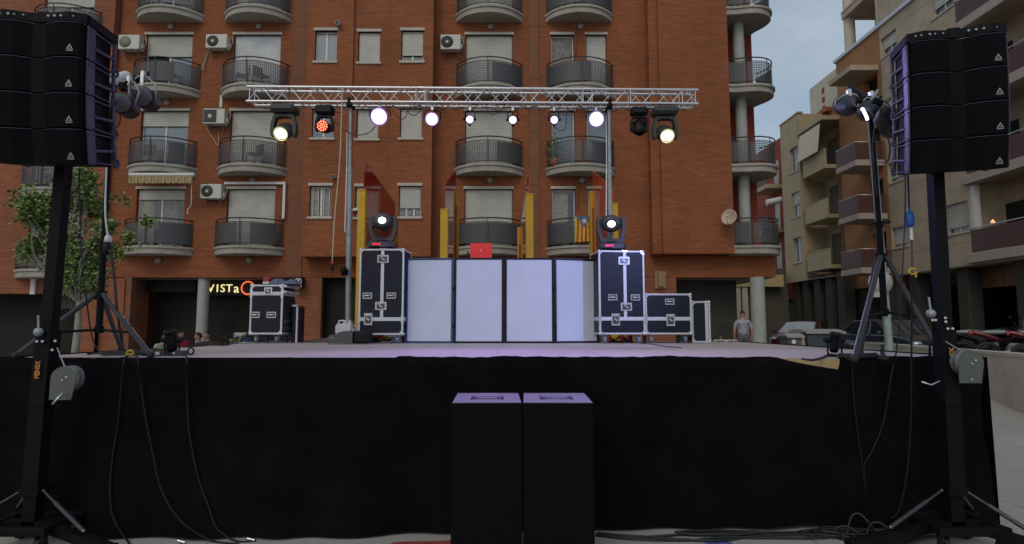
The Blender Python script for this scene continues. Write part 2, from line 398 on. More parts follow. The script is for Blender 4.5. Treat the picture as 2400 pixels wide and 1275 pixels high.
# ------------------------------------------------------------------ ground
def ground_mat(name, col, col2, joint=None, rough=.9):
    m = bpy.data.materials.new(name); m.use_nodes = True; nt = m.node_tree; b = nt.nodes['Principled BSDF']
    tc = nt.nodes.new('ShaderNodeTexCoord')
    n = nt.nodes.new('ShaderNodeTexNoise'); n.inputs['Scale'].default_value = .55; n.inputs['Detail'].default_value = 9; n.inputs['Roughness'].default_value = .7
    n2 = nt.nodes.new('ShaderNodeTexNoise'); n2.inputs['Scale'].default_value = 45; n2.inputs['Detail'].default_value = 4
    nt.links.new(tc.outputs['Object'], n.inputs['Vector']); nt.links.new(tc.outputs['Object'], n2.inputs['Vector'])
    r = nt.nodes.new('ShaderNodeMapRange'); r.inputs['From Min'].default_value = .3; r.inputs['From Max'].default_value = .7; nt.links.new(n.outputs['Fac'], r.inputs['Value'])
    x = nt.nodes.new('ShaderNodeMix'); x.data_type = 'RGBA'; nt.links.new(r.outputs[0], x.inputs[0]); x.inputs[6].default_value = (*col, 1); x.inputs[7].default_value = (*col2, 1)
    r2 = nt.nodes.new('ShaderNodeMapRange'); r2.inputs['To Min'].default_value = .72; r2.inputs['To Max'].default_value = 1.28; nt.links.new(n2.outputs['Fac'], r2.inputs['Value'])
    out = _mul(nt, x.outputs[2], r2.outputs[0])
    if joint:
        br = nt.nodes.new('ShaderNodeTexBrick'); br.inputs['Scale'].default_value = 1; br.inputs['Brick Width'].default_value = joint[0]; br.inputs['Row Height'].default_value = joint[1]
        br.inputs['Mortar Size'].default_value = joint[2]; br.offset = joint[3] if len(joint) > 3 else 0
        br.inputs['Color1'].default_value = (1, 1, 1, 1); br.inputs['Color2'].default_value = (.9, .9, .9, 1); br.inputs['Mortar'].default_value = (.35, .34, .33, 1)
        nt.links.new(tc.outputs['Object'], br.inputs['Vector']); out = _mul(nt, out, br.outputs['Color'])
    nt.links.new(out, b.inputs['Base Color']); b.inputs['Roughness'].default_value = rough
    bp = nt.nodes.new('ShaderNodeBump'); bp.inputs['Strength'].default_value = .25; bp.inputs['Distance'].default_value = .005
    nt.links.new(n2.outputs['Fac'], bp.inputs['Height']); nt.links.new(bp.outputs['Normal'], b.inputs['Normal'])
    return m
plaza_m = ground_mat('plaza_concrete', (.42, .39, .345), (.33, .315, .285), (2.4, 2.4, .006))
asph_m = ground_mat('asphalt', (.055, .055, .056), (.04, .04, .042))
pave_m = ground_mat('pavement_tile', (.25, .24, .22), (.2, .19, .18), (.4, .4, .008))
def hgt(y): t = min(1, max(0, (y-11.6)/3.4)); return .45*t*t*(3-2*t)
mb = MB(); ys = [-30, 0, 3, 6, 9, 11]+[11.6+3.4*i/8 for i in range(9)]+[20, 40, 90, 400]; xs_ = [-300, -60, -20, -8, 0, 8, 20, 60, 300]
vs = [(x, y, hgt(y)) for y in ys for x in xs_]; n = len(xs_)
mb.add(vs, [(j*n+i, j*n+i+1, (j+1)*n+i+1, (j+1)*n+i) for j in range(len(ys)-1) for i in range(n-1)], True)
structure('ground', mb, plaza_m)
def wallx(y): return 9.9+(y-11.5)*.237
mb = MB(); mb.prism([(wallx(5.4)+.15, 5.4), (wallx(25)+.15, 25), (14.2, 30), (14.2, 120), (17.3, 120), (17.3, 5.4)], 'z', .2, .456); structure('road', mb, asph_m)
mb = MB(); mb.prism([(17.3, 5.4), (17.3, 120), (40, 120), (40, 5.4)], 'z', .2, .575); structure('pavement', mb, pave_m)
mb = MB(); mb.prism([(11.3, 12.2), (12.3, 16.6), (17.0, 16.6), (17.0, 12.2)], 'z', .3, .70); structure('pavement_island', mb, pave_m)
paint_r = mat('red_ground_paint', (.28, .05, .04), .9, var=.5, scale=8)
paint_b = mat('blue_ground_paint', (.10, .12, .32), .9, var=.5, scale=8)
mb = MB(); p = G(985, 1268); mb.prism([(p.x-.5, p.y-.5), (p.x+.45, p.y-.55), (p.x+.42, p.y+.03), (p.x+.1, p.y-.01), (p.x-.2, p.y-.03)], 'z', -.01, .004); structure('ground_red_paint', mb, paint_r)
mb = MB(); p = G(1668, 1268); mb.prism([(p.x-.12, p.y-.3), (p.x+.2, p.y-.25), (p.x+.1, p.y+.05), (p.x-.05, p.y+.03)], 'z', -.01, .004); structure('ground_blue_paint', mb, paint_b)
# low concrete walls either side of the plaza
lowwall_m = mat('cast_concrete', (.46, .43, .36), .9, var=.14, scale=1.3, bump=.25, bscale=40, dirt=.1)
mb = MB(); d = Vector((.237, 1, 0)).normalized(); nrm = Vector((d.y, -d.x, 0))
a = Vector((wallx(5.4), 5.4, 0)); e = Vector((wallx(25), 25, 0))
for lo, hi, o0, o1 in ((-.3, 1.10, 0, .3), (1.10, 1.165, -.02, .32)):
    q = [a+nrm*o0, e+nrm*o0, e+nrm*o1, a+nrm*o1]; mb.prism([(v.x, v.y) for v in q], 'z', lo, hi)
solo('low_wall', mb, lowwall_m, 'long low pale concrete wall between the plaza and the parked cars', 'wall', 'low plaza walls')
mb = MB(); mb.bx(-8.3, -8.0, 6.5, 12.5, -.2, 1.12); mb.bx(-8.32, -7.98, 6.48, 12.52, 1.12, 1.18)
solo('low_wall', mb, lowwall_m, 'low grey concrete wall at the far left beyond the stage corner', 'wall', 'low plaza walls')
mb = MB(); p = G(2302, 963); mb.tube((p.x-.06, p.y, .02), (p.x+.08, p.y+.03, .02), .018); solo('litter', mb, mat('orange_wrapper', (.6, .16, .04), .5), 'small orange wrapper lying on the ground by the concrete wall', 'litter')

# ------------------------------------------------------------------ the brick apartment building
FY = 22.0
def X(px, py=300, Y=FY): return W(px, py, Y).x
def Z(py, Y=FY, px=1200): return W(px, py, Y).z
SLAB = [Z(y, FY-.85) for y in (8, 190, 380, 574)]     # balcony floor levels, top to bottom
dz = (SLAB[0]-SLAB[3])/3
SLAB = [SLAB[3]+dz*k for k in (0, 1, 2, 3)]           # 0 = lowest
BOT = Z(650); TOP = SLAB[3]+3.6
bld = thing('apartment_building', 'tall brick apartment block with curved balconies behind the stage', 'building', (0, FY, 0))
colx = [sum(W(px, py, FY).x for px, py in c)/len(c) for c in (((399, 100), (386, 280), (374, 470)), ((606, 100), (596, 280), (585, 470)), ((1147, 100), (1146, 280), (1145, 470)), ((1358, 100), (1359, 280), (1361, 470)))]
WH = .60*dz+.36            # window head above slab
holes = []
def H(x0, x1, z0, z1): holes.append((x0, x1, z0, z1)); return (x0, x1, z0, z1)
wins = []                  # (rect, Y, kind)
for k in range(4):
    z0 = SLAB[k]+.02; z1 = SLAB[k]+2.22
    for c in (0, 1, 2): wins.append((H(colx[c]-.90, colx[c]+.90, z0, z1), FY, c, k))
    wins.append((H(colx[3]-1.08, colx[3]-.20, z0, z1), FY, 3, k)); wins.append((H(colx[3]+.26, colx[3]+1.05, z0, z1), FY, 4, k))
xl, xr = X(262, 400), X(1560, 400)
op1 = (X(306, 740), X(690, 740)); op2 = (X(747, 740), X(838, 740)); op3 = (X(1586, 700), 9.75)
mb = MB(); wall(mb, xl, xr, BOT, TOP, holes, FY, .24)
wall(mb, xr, 9.75, BOT, SLAB[0]-.30, [], FY, .2)
mb.quad((xl, FY, BOT), (xl, FY+.6, BOT), (9.75, FY+.6, BOT), (9.75, FY, BOT))
mb.quad((xl, FY, TOP), (xr, FY, TOP), (xr, FY+12, TOP), (xl, FY+12, TOP)); mb.quad((xl, FY+12, 0), (xl, FY, 0), (xl, FY, TOP), (xl, FY+12, TOP))
mb.quad((9.75, FY, BOT), (9.75, FY+12, BOT), (9.75, FY+12, SLAB[0]-.3), (9.75, FY, SLAB[0]-.3))
put('wall', mb, BRICK, bld)
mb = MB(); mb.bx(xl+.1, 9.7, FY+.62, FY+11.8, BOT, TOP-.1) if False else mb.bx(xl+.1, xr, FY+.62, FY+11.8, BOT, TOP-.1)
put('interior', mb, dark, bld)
# ground floor: piers, recessed shop fronts
mb = MB()
mb.bx(X(186, 740, 21.9), X(288, 740, 21.9), 21.9, 23.4, 0, Z(652, 21.9))
put('pier', mb, BRICK2, bld); mb = MB(); mb.bx(X(690, 740), X(747, 740), FY+.01, 23.4, 0, BOT); put('pier', mb, BRICK2, bld); mb = MB(); mb.bx(X(838, 740), X(1586, 700), FY+.01, 23.4, 0, BOT)
put('pier', mb, BRICK2, bld)
mb = MB(); mb.bx(X(288, 740, 21.95), op1[0], 21.95, 22.3, 0, BOT); put('door_surround', mb, render_, bld); mb = MB(); mb.bx(op2[0]-.02, op2[0]+.08, FY-.02, FY+.2, 0, BOT); put('door_surround', mb, render_, bld)
mb = MB(); mb.bx(op2[0], op2[1], 22.5, 22.6, 0, BOT); put('dark_doorway', mb, mat('shop_front_shade', (.013, .013, .011), .6, spec=.25, var=.35, scale=1.2), bld); mb = MB(); mb.bx(op1[0], op1[1], 23.6, 23.7, 0, BOT); mb.bx(op1[0], X(455, 740, 22.9), 22.9, 23.5, BOT-.5, BOT)  # the deep interior's shade is put into this near-black front
put('shop_front', mb, MT['shop_front_shade'], bld)
mb = MB(); mb.bx(op3[0]-.2, X(1727, 720, 23.2), 23.2, 23.3, 0, BOT)
for i in range(6): mb.bx(op3[0], X(1727, 720, 23.2), 23.19, 23.2, .8+i*.45, .815+i*.45)
put('roller_door', mb, mat('dark_roller_door', (.05, .047, .04), .7, spec=.25, var=.2, scale=2), bld)
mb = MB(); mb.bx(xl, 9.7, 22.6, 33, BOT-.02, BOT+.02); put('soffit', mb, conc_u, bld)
for px, y0, rr_ in ((475, 22.3, .20), (1777, 22.0, .255)):
    mb = MB(); mb.tube((X(px, 730, y0), y0, 0), (X(px, 730, y0), y0, BOT), rr_, n=24); put('column', mb, greypaint, bld)
# the projecting bay with the small windows
BY = 21.35
bx0, bx1 = X(712, 350, BY), X(1012, 350, BY); bz0 = Z(601, BY)
hb = []; bw = []
for k, (yt, yb) in enumerate(((436, 508), (254, 323), (72, 143))):
    for c, (pa, pb) in enumerate((((728, 779), (833, 884), (936, 988)), ((734, 785), (836, 888), (939, 991)), ((741, 792), (840, 892), (942, 994)))[k]):
        r = (X(pa, yt, BY+.1), X(pb, yt, BY+.1), Z(yb, BY), Z(yt, BY)); hb.append(r); bw.append((r, c, k))
mb = MB(); s1, s2 = X(822, 350, BY), X(912, 350, BY)
wall(mb, bx0, s1, bz0, TOP, [h for h in hb if h[1] < s1], BY, .2)
wall(mb, s1, s2, bz0, TOP, [h for h in hb if s1 < h[0] and h[1] < s2], BY+.09, .2); wall(mb, s2, bx1, bz0, TOP, [h for h in hb if h[0] > s2], BY, .2)
for x, in ((s1,), (s2,)): mb.quad((x, BY, bz0), (x, BY+.09, bz0), (x, BY+.09, TOP), (x, BY, TOP))
mb.quad((bx0, FY, bz0), (bx0, BY, bz0), (bx0, BY, TOP), (bx0, FY, TOP)); mb.quad((bx1, BY, bz0), (bx1, FY, bz0), (bx1, FY, TOP), (bx1, BY, TOP))
mb.quad((bx0, BY, bz0), (bx0, FY, bz0), (bx1, FY, bz0), (bx1, BY, bz0))
put('bay', mb, BRICK, bld)
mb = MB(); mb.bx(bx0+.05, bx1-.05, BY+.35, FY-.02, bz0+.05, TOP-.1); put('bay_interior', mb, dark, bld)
# the plain right wing
RY = 21.4; rx0, rx1 = X(1527, 350, RY), X(1714, 350, RY); rz0 = Z(594, RY); sx0 = X(1549, 350, RY)
mb = MB(); mb.bx(sx0, rx1, RY, 23, rz0, TOP); put('wing', mb, BRICK, bld)
mb = MB(); mb.bx(rx0, sx0-.003, RY+.12, FY+.3, rz0+.003, TOP-.01); put('wing_pilaster', mb, BRICK, bld)
# brown rendered strips beside the balconies, with joints
for pa, pb in ((681, 716), (1240, 1263)):
    mb = MB(); x0, x1 = X(pa, 350), X(pb, 350); z = BOT
    cuts = [Z(y) for y in (565, 435, 310, 187, 64)]
    for zt in cuts+[TOP]: mb.bx(x0, x1, FY-.035, FY+.02, z+.012, zt-.012); z = zt
    mb.bx(x0+.01, x1-.01, FY-.025, FY+.02, BOT+.02, TOP-.02)
    put('rendered_strip', mb, render_, bld)
# ---- windows
def window(par, rect, Y, shut=0., panes=2, glass=None, shm=None, sill=True, lintel=True, open_left=False, deep=.14, curt=False, bars=0):
    x0, x1, z0, z1 = rect; Yf = Y+deep
    mb = MB(); t = .055
    mb.bx(x0+.012, x0+t, Yf, Yf+.06, z0, z1, .006); mb.bx(x1-t, x1-.012, Yf, Yf+.06, z0, z1, .006); mb.bx(x0+t, x1-t, Yf, Yf+.06, z1-t, z1, .006); mb.bx(x0+t, x1-t, Yf, Yf+.06, z0, z0+t, .006)
    for i in range(1, panes):
        x = x0+(x1-x0)*i/panes; mb.bx(x-.035, x+.035, Yf-.006, Yf+.055, z0+t, z1-t, .006)
    for i in range(bars):
        x = x0+(x1-x0)*(i+.5)/bars; mb.bx(x-.012, x+.012, Yf-.03, Yf-.012, z0+t, z1-t)
    wn = put('window', mb, winframe, par)
    ztop = z1-(z1-z0)*shut
    if shut < .97:
        for i in range(panes):
            xa, xb = x0+(x1-x0)*i/panes+.03, x0+(x1-x0)*(i+1)/panes-.03
            g = dark if (open_left and i == 0) else (glass or winglass)
            mb = MB(); mb.bx(xa, xb, Yf+.02, Yf+.03, z0+.04, min(ztop+.05, z1-.04)); put('pane', mb, g, wn)
            if curt:
                mb = MB(); mb.bx(xa+.02, xa+(xb-xa)*.7, Yf+.012, Yf+.018, z0+.1, min(ztop+.05, z1-.05)); put('curtain', mb, curtain, wn)
    if shut > 0:
        mb = MB(); mb.bx(x0+.03, x1-.03, Yf-.045, Yf-.015, ztop, z1-.01); mb.bx(x0+.03, x1-.03, Yf-.055, Yf-.01, ztop-.04, ztop, .008); put('shutter', mb, shm or SHUT, wn)
    if lintel:
        mb = MB(); mb.bx(x0-.05, x1+.05, Y-.04, Y+.1, z1, z1+.11, .01); put('lintel', mb, stone, wn)
    if sill:
        mb = MB(); mb.bx(x0-.06, x1+.06, Y-.06, Y+.13, z0-.09, z0, .01); put('sill', mb, stone, wn)
    return wn
KIND = {(0, 3): (.3, 2), (0, 2): (.36, 2), (0, 1): (.24, 2), (0, 0): (.16, 2), (1, 3): (1, 1), (1, 2): (1, 1), (1, 1): (1, 1), (1, 0): (1, 1), (2, 3): (1, 1), (2, 2): (1, 1), (2, 1): (1, 1), (2, 0): (.99, 1),
        (3, 3): (0, 1), (3, 2): (0, 1), (3, 1): (0, 1), (3, 0): (0, 1), (4, 3): (1, 1), (4, 2): (1, 1), (4, 1): (0, 1), (4, 0): (1, 1)}
lace = mat('lace_blind', (.20, .19, .17), .7, var=.5, scale=6)
for rect, Y, c, k in wins:
    s, p = KIND[(c, k)]
    window(bld, rect, Y, s, p, glass=(winblue if (c in (0,) and k in (1, 2)) or (c in (3, 4) and k == 1) else (lace if (c, k) == (3, 2) else winglass)),
           shm=SHUTW if (c == 1 and k == 2) else SHUT, sill=False, open_left=(c, k) == (0, 2), curt=(c, k) in ((0, 0), (3, 0)))
for rect, c, k in bw:
    s, p = {(0, 2): (0, 2), (1, 2): (1, 1), (2, 2): (.76, 2), (0, 1): (0, 2), (1, 1): (1, 1), (2, 1): (1, 1), (0, 0): (0, 2), (1, 0): (.78, 2), (2, 0): (.68, 3)}[(c, k)]
    window(bld, rect, BY+(.09 if c == 1 else 0), s, p, glass=winblue if (c == 0 and k > 0) else winglass, curt=(c, k) in ((0, 0), (2, 0)), bars=4 if (c, k) == (0, 0) else 0)
# ---- curved balconies
def arc_pts(xc, Y, a, b, n=24):
    Rr = (a*a+b*b)/(2*b); th = math.asin(min(1, a/Rr))
    return [(xc+Rr*math.sin(-th+2*th*i/n), Y+(Rr-b)-Rr*math.cos(-th+2*th*i/n)) for i in range(n+1)]
def offset_slab(mb, outs):
    """stack of outlines (pts, z) closed as a solid"""
    n = len(outs[0][0]); vs = [(x, y, z) for pts, z in outs for x, y in pts]; fs = []
    for j in range(len(outs)-1):
        for i in range(n): fs.append((j*n+i, j*n+(i+1) % n, (j+1)*n+(i+1) % n, (j+1)*n+i))
    mb.add(vs, fs); mb.add(vs, [tuple(range(n))[::-1], tuple(range((len(outs)-1)*n, len(outs)*n))])
def railing(par, pts, z, posts=(.5,), screens=(), top=1.0, lo=.09, hi=.86, mat_=None):
    mb = MB(); L = [0]
    for i in range(1, len(pts)): L.append(L[-1]+math.dist(pts[i], pts[i-1]))
    for i in range(len(pts)-1):
        (xa, ya), (xb, yb) = pts[i], pts[i+1]
        mb.uv[len(mb.f)] = [(L[i], 0), (L[i+1], 0), (L[i+1], hi-lo), (L[i], hi-lo)]
        mb.quad((xa, ya, z+lo), (xb, yb, z+lo), (xb, yb, z+hi), (xa, ya, z+hi))
    put('railing_panel', mb, mat_ or PERF, par)
    mb = MB(); mb.path([(x, y, z+top) for x, y in pts], .024, 6); put('handrail', mb, rail_m, par)
    mb = MB(); mb.path([(x, y, z+hi) for x, y in pts], .012, 4); mb.path([(x, y, z+lo) for x, y in pts], .014, 4)
    def at(f):
        t = f*L[-1]
        for i in range(1, len(pts)):
            if L[i] >= t-1e-6:
                u = (t-L[i-1])/(L[i]-L[i-1]); return (pts[i-1][0]+(pts[i][0]-pts[i-1][0])*u, pts[i-1][1]+(pts[i][1]-pts[i-1][1])*u)
    for f in posts:
        for dx in (-.025, .025):
            x, y = at(f); mb.bx(x+dx-.012, x+dx+.012, y-.012, y+.012, z, z+(top if dx < 0 else hi))
    put('post', mb, rail_m, par)
    for a, b in screens:
        q = [at(a+(b-a)*i/8) for i in range(9)]
        mb = MB()
        for i in range(8):
            xa, ya = q[i]; xb, yb = q[i+1]; mb.quad((xa, ya+.04, z+lo), (xb, yb+.04, z+lo), (xb, yb+.04, z+hi-.02), (xa, ya+.04, z+hi-.02))
        put('privacy_screen', mb, mat('balcony_screen', (.13, .13, .125), .8, var=.15), par)
def balcony(par, xc, z, Y, a=1.33, b=.85, posts=(.5, 0., 1.), screens=()):
    outs = []
    for off, zz in ((-.12, z-.30), (-.05, z-.29), (-.05, z-.10), (-.02, z-.10), (0, z-.085), (0, z-.02), (-.012, z)):
        outs.append((arc_pts(xc, Y, a+off, b+off), zz))
    mb = MB(); offset_slab(mb, outs); bal = put('balcony', mb, conc, par)
    railing(bal, arc_pts(xc, Y, a-.07, b-.07), z, posts, screens)
    mb = MB(); mb.lathe([(.12, 0), (.12, -.03), (.09, -.075), (0, -.09)], 14, Matrix.Translation((xc+.05, Y-.02, z-.46)) @ Matrix.Rotation(R(-90), 4, 'X'))
    put('bulkhead_lamp', mb, mat('lamp_glass', (.28, .27, .24), .3), bal)
scr = {(3, 3): ((0, 1),), (3, 2): ((.04, .62),), (3, 0): ((.05, .35),), (1, 3): ((.5, .97),), (0, 2): ((0, .2), (.55, .7)), (0, 0): ((0, .3), (.62, 1)), (1, 0): ((.1, .45), (.6, .9)), (2, 0): ((.05, .95),), (3, 1): ((.62, .9),), (0, 1): ((.68, .85),), (2, 2): ((.55, .95),), (2, 1): ((.6, .98),)}
for k in range(4):
    for c in range(4): balcony(bld, colx[c], SLAB[k], FY, screens=scr.get((c, k), ()), posts=(.5, .02, .98))
# ---- balconies round the right corner, with the round column behind them
x0 = rx1-.02
for k in range(4):
    z = SLAB[k]+.02
    pl = [(x0, RY-.03), (x0+.35, RY-.04), (x0+.75, RY-.12), (x0+1.15, RY-.14), (x0+1.55, RY-.02), (x0+1.83, RY+.25), (x0+1.95, RY+.6), (x0+1.90, RY+.95), (x0+1.7, RY+1.35)]
    pl = [(p.x, p.y) for p in smooth_pts([(x, y, 0) for x, y in pl], 4)]
    cxm, cym = x0+.7, RY+.9
    def off(o): return [(x+(-o if x > x0+.6 else 0)*1.0*(1 if x > x0+1.3 else .2), y+o*(1 if y < RY+.4 else .3)) for x, y in pl]+[(x0+1.55, RY+1.6), (x0, RY+1.6)]
    mb = MB(); offset_slab(mb, [(off(.09), z-.31), (off(.05), z-.29), (off(.05), z-.1), (off(.0), z-.09), (off(.0), z-.01), (off(.01), z)])
    bal = put('balcony', mb, conc, bld)
    railing(bal, [(x-.07 if x > x0+1 else x, y+.07) for x, y in pl], z, (.02, .22, .5), ((.08, .2), (.7, 1.)) if k != 1 else ((.6, .75),))
    mb = MB(); mb.tube((x0+.72, RY+.75, z), (x0+.72, RY+.75, z+dz-.3), .21, n=20); put('column', mb, greypaint, bld)
    mb = MB(); mb.bx(x0+.04, x0+.55, RY+1.58, RY+1.62, z+.02, z+2.2); mb.bx(x0+.30, x0+.36, RY+1.56, RY+1.6, z+.02, z+2.2); put('balcony_door', mb, mat('balcony_door_glass', (.10, .11, .10), .2, var=.2), bld)
mb = MB(); mb.bx(x0-.3, 9.60, RY+1.62, FY+12, SLAB[0]-.3, TOP); put('recess_wall', mb, redw, bld)
for nm, px, py, r in (('vent_pipe', 794, 59, .085), ('vent_pipe', 783, 416, .07)):
    mb = MB(); p = W(px, py, BY); mb.lathe([(r, .0), (r, -.2), (r*.75, -.2), (r*.75, -.02), (0, -.02)], 14, Matrix.Translation(p) @ Matrix.Rotation(R(-90), 4, 'X')); put(nm, mb, galv, bld)
mb = MB(); p0 = W(1348, 55, 21.9); mb.tube(p0, W(1348, 130, 21.9), .03); put('drain_pipe', mb, render_, bld)
mb = MB(); mb.tube(W(1352, 400, 21.9), W(1352, 490, 21.9), .025); put('drain_pipe', mb, render_, bld)
mb = MB(); mb.bx(X(1541, 640, 21.98), X(1553, 640, 21.98), 21.85, 22.0, Z(672), Z(640)); mb.bx(X(1534, 640), X(1560, 640), 21.95, 22.01, Z(676), Z(636)); put('wall_lamp', mb, mat('lamp_box', (.30, .19, .10), .5), bld)
# ---- left neighbour, set half a storey lower
LY = 21.7
lb = thing('apartment_building', 'brick apartment block behind the young tree, half a storey lower', 'building', (-16, LY, 0))
lx1 = X(259, 400, FY); lx0 = lx1-16; lbot = Z(688, LY); lc = X(140, 340, LY)
lsl = [Z(629, LY-.85), Z(436, LY-.85)]; lsl += [lsl[1]+(lsl[1]-lsl[0])*i for i in (1, 2, 3)]
hl = []
for z in lsl:
    hl.append((lc-.95, lc+.95, z+.02, z+2.2)); hl.append((lc-5.0, lc-3.6, z+.9, z+2.2))
mb = MB(); wall(mb, lx0, lx1, lbot, TOP, hl, LY, .22)
mb.quad((lx1, LY, 0), (lx1, LY+1.0, 0), (lx1, LY+1.0, TOP), (lx1, LY, TOP)); mb.quad((lx0, LY, TOP), (lx1, LY, TOP), (lx1, LY+12, TOP), (lx0, LY+12, TOP)); mb.quad((lx0, LY, lbot), (lx0, LY+.5, lbot), (lx1, LY+.5, lbot), (lx1, LY, lbot))
put('wall', mb, BRICK2, lb)
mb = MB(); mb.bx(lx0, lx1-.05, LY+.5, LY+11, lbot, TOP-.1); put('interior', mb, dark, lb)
for i, h in enumerate(hl): window(lb, h, LY, (.15, 1, .3, .5)[i % 4] if i % 2 else (.3, 0, .9, .4, .4)[(i//2) % 5], 2, sill=bool(i % 2), curt=(i % 3 == 0))
for z in lsl: balcony(lb, lc, z, LY, a=1.34, b=.8, posts=(.5, .02, .98))
mb = MB(); mb.bx(X(76, 665, LY), X(87, 665, LY), LY-.1, LY-.01, Z(690, LY), Z(640, LY)); put('downpipe', mb, white_p, lb)
mb = MB(); mb.bx(lx0, X(180, 760, LY), LY+1.2, LY+1.3, 0, lbot); put('garage_shade_sheet', mb, mat('garage_shade', (.014, .014, .012), .6, spec=.25, var=.3, scale=1), lb)  # dark sheet for the garage opening, its shade put into the colour
mb = MB(); mb.bx(lx0, lx0+.6, LY, LY+1.3, 0, lbot); put('pier', mb, BRICK2, lb); mb = MB(); mb.bx(lx1-.55, lx1, LY+.02, LY+1.3, 0, lbot); put('pier', mb, BRICK2, lb)
sg = thing('shop_sign', 'dim dark sign with raised letters over the garage opening behind the tree', 'sign', W(158, 722, LY+.6))
mb = MB(); a = W(136, 694, LY+.6); b = W(182, 724, LY+.6); mb.bx(a.x, b.x, LY+.6, LY+.66, b.z, a.z); put('sign_board', mb, mat('dim_sign', (.022, .022, .02), .5), sg)
mb = MB()
for t, py in (('LA', 702), ('CERVESA', 716)):
    v, f = text_mesh(t, .26, .006); c = W(158, py, LY+.585); mb.add([(c.x+q.x, c.y-q.z, c.z+q.y) for q in v], f)
put('letters', mb, mat('dim_letters', (.16, .16, .15), .6), sg)
# ------------------------------------------------------------------ buildings along the street on the right (fronts face the street, -x)
def street(X0): return Matrix(((0, 1, 0, X0), (-1, 0, 0, 0), (0, 0, 1, 0), (0, 0, 0, 1)))      # local (u, depth, z), u = -y
class SMB(MB):
    def __init__(s, X0): super().__init__(); s.M = street(X0)
def swindow(par, X0, rect, shut=.5, panes=2, glass=None, sill=True, deep=.16, shm=None):
    u0, u1, z0, z1 = rect; t = .06
    mb = SMB(X0); mb.bx(u0+.01, u0+t, deep, deep+.06, z0, z1); mb.bx(u1-t, u1-.01, deep, deep+.06, z0, z1); mb.bx(u0+t, u1-t, deep, deep+.06, z1-t, z1); mb.bx(u0+t, u1-t, deep, deep+.06, z0, z0+t)
    for i in range(1, panes): x = u0+(u1-u0)*i/panes; mb.bx(x-.035, x+.035, deep-.006, deep+.055, z0+t, z1-t)
    wn = put('window', mb, winframe, par); zt = z1-(z1-z0)*shut
    if shut < .97: mb = SMB(X0); mb.bx(u0+.03, u1-.03, deep+.02, deep+.03, z0+.04, zt+.04); put('pane', mb, glass or winglass, wn)
    if shut > 0: mb = SMB(X0); mb.bx(u0+.03, u1-.03, deep-.045, deep-.015, zt, z1-.01); put('shutter', mb, shm or SHUT, wn)
    if sill: mb = SMB(X0); mb.bx(u0-.05, u1+.05, -.05, .13, z0-.08, z0); put('sill', mb, stone, wn)
    return wn
NX = 19.4
nb = thing('apartment_building', 'beige apartment building with maroon balcony fronts, nearest along the right street', 'building', (NX, 24, 0))
f1 = Q(2400, 578, NX).z; f2 = Q(2400, 370, NX).z; fh = f2-f1; FL = [f1+fh*i for i in range(5)]
def U(px, X0=NX): return -Q(px, 640, X0).y
ue = U(2092); un = -13.0; par_z = Q(1984, 128, NX).z; topz = FL[4]+1.6
ua = (U(2096), U(2134)); ub = (U(2224), U(2279)); ul = (U(2283), -14.2); nbz = f1-.42
hs = []; los = []
for z in FL:
    hs += [(ua[0], ua[1], z+.95, z+1.95), (ub[0], ub[1], z+1.05, z+2.35)]; los.append((ul[0], ul[1], z, z+fh-.38))
mb = SMB(NX); wall(mb, ue, un, nbz, topz, hs, 0, .25) if False else wall(mb, ue, un, nbz, topz, hs+los, 0, .25)
mb.bx(ue, un, 1.35, 12, nbz, topz); mb.bx(ul[0]-.3, ul[0], .25, 1.4, nbz, topz)
for z in FL: mb.bx(ul[0], ul[1], .02, 1.4, z-.30, z-.02)
mb.bx(un-.2, un, .01, 1.4, nbz, topz); mb.bx(ue, ul[0], .25, .3, nbz, topz) if False else None
put('wall', mb, beige, nb)
mb = SMB(NX); 
for z in FL:
    for dz_ in (.0, 1.62, 2.35): mb.bx(ue+.01, ul[0]-.01, -.003, .01, z+.55+dz_*.0+dz_*.9-.007, z+.55+dz_*.9+.007) if dz_ != 2.35 else None
put('wall_joint', mb, mat('wall_joint', (.16, .13, .09), .9), nb)
mb = SMB(NX)
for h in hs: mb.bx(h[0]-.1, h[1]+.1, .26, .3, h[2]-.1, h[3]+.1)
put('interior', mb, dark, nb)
for i, h in enumerate(hs): swindow(nb, NX, h, (.85, .82, .8, .75, 1, .3, .6, .7, .4, .8)[i % 10], 2)
for i, z in enumerate(FL):
    mb = SMB(NX); mb.bx(ul[0]-.12, ul[1]+.1, -.14, .1, z-.36, z+.05, .02); bal = put('balcony', mb, pinkish, nb)
    mb = SMB(NX); mb.bx(ul[0], ul[1]+.05, -.02, .03, z+.10, z+1.02); put('balcony_panel', mb, maroon, bal)
    mb = SMB(NX); mb.tube((ul[0]-.05, -.03, z+1.1), (ul[1], -.03, z+1.1), .03); put('handrail', mb, alu, bal)
    mb = SMB(NX); mb.bx(ul[0]+.02, ul[0]+.22, .05, .3, z, z+fh-.4); put('door_post', mb, winframe, bal)
    mb = SMB(NX); mb.bx(ul[0]+.3, ul[0]+1.2, 1.28, 1.34, z, z+2.1); put('balcony_door', mb, dark, bal); mb = SMB(NX); mb.bx(ul[0]+2.2, ul[0]+3.8, 1.28, 1.34, z, z+2.1); put('balcony_door', mb, MT['balcony_door_glass'], bal)
mb = MB(); p = W(2325, 521, 20.2); p.x = NX+.8; mb.lathe([(.05, .12), (.13, -.03), (0, -.03)], 12, Matrix.Translation((NX+.95, Q(2325, 521, NX+.95).y, Q(2325, 521, NX+.95).z)))
put('lamp_shade', mb, mat('lit_lamp_shade', (.6, .3, .1), .6, emit=(1, .5, .16), es=1.2), nb)
mb = SMB(NX); mb.bx(ue, un, .02, 5.4, nbz-.05, nbz-.003); put('soffit', mb, conc_u, nb)
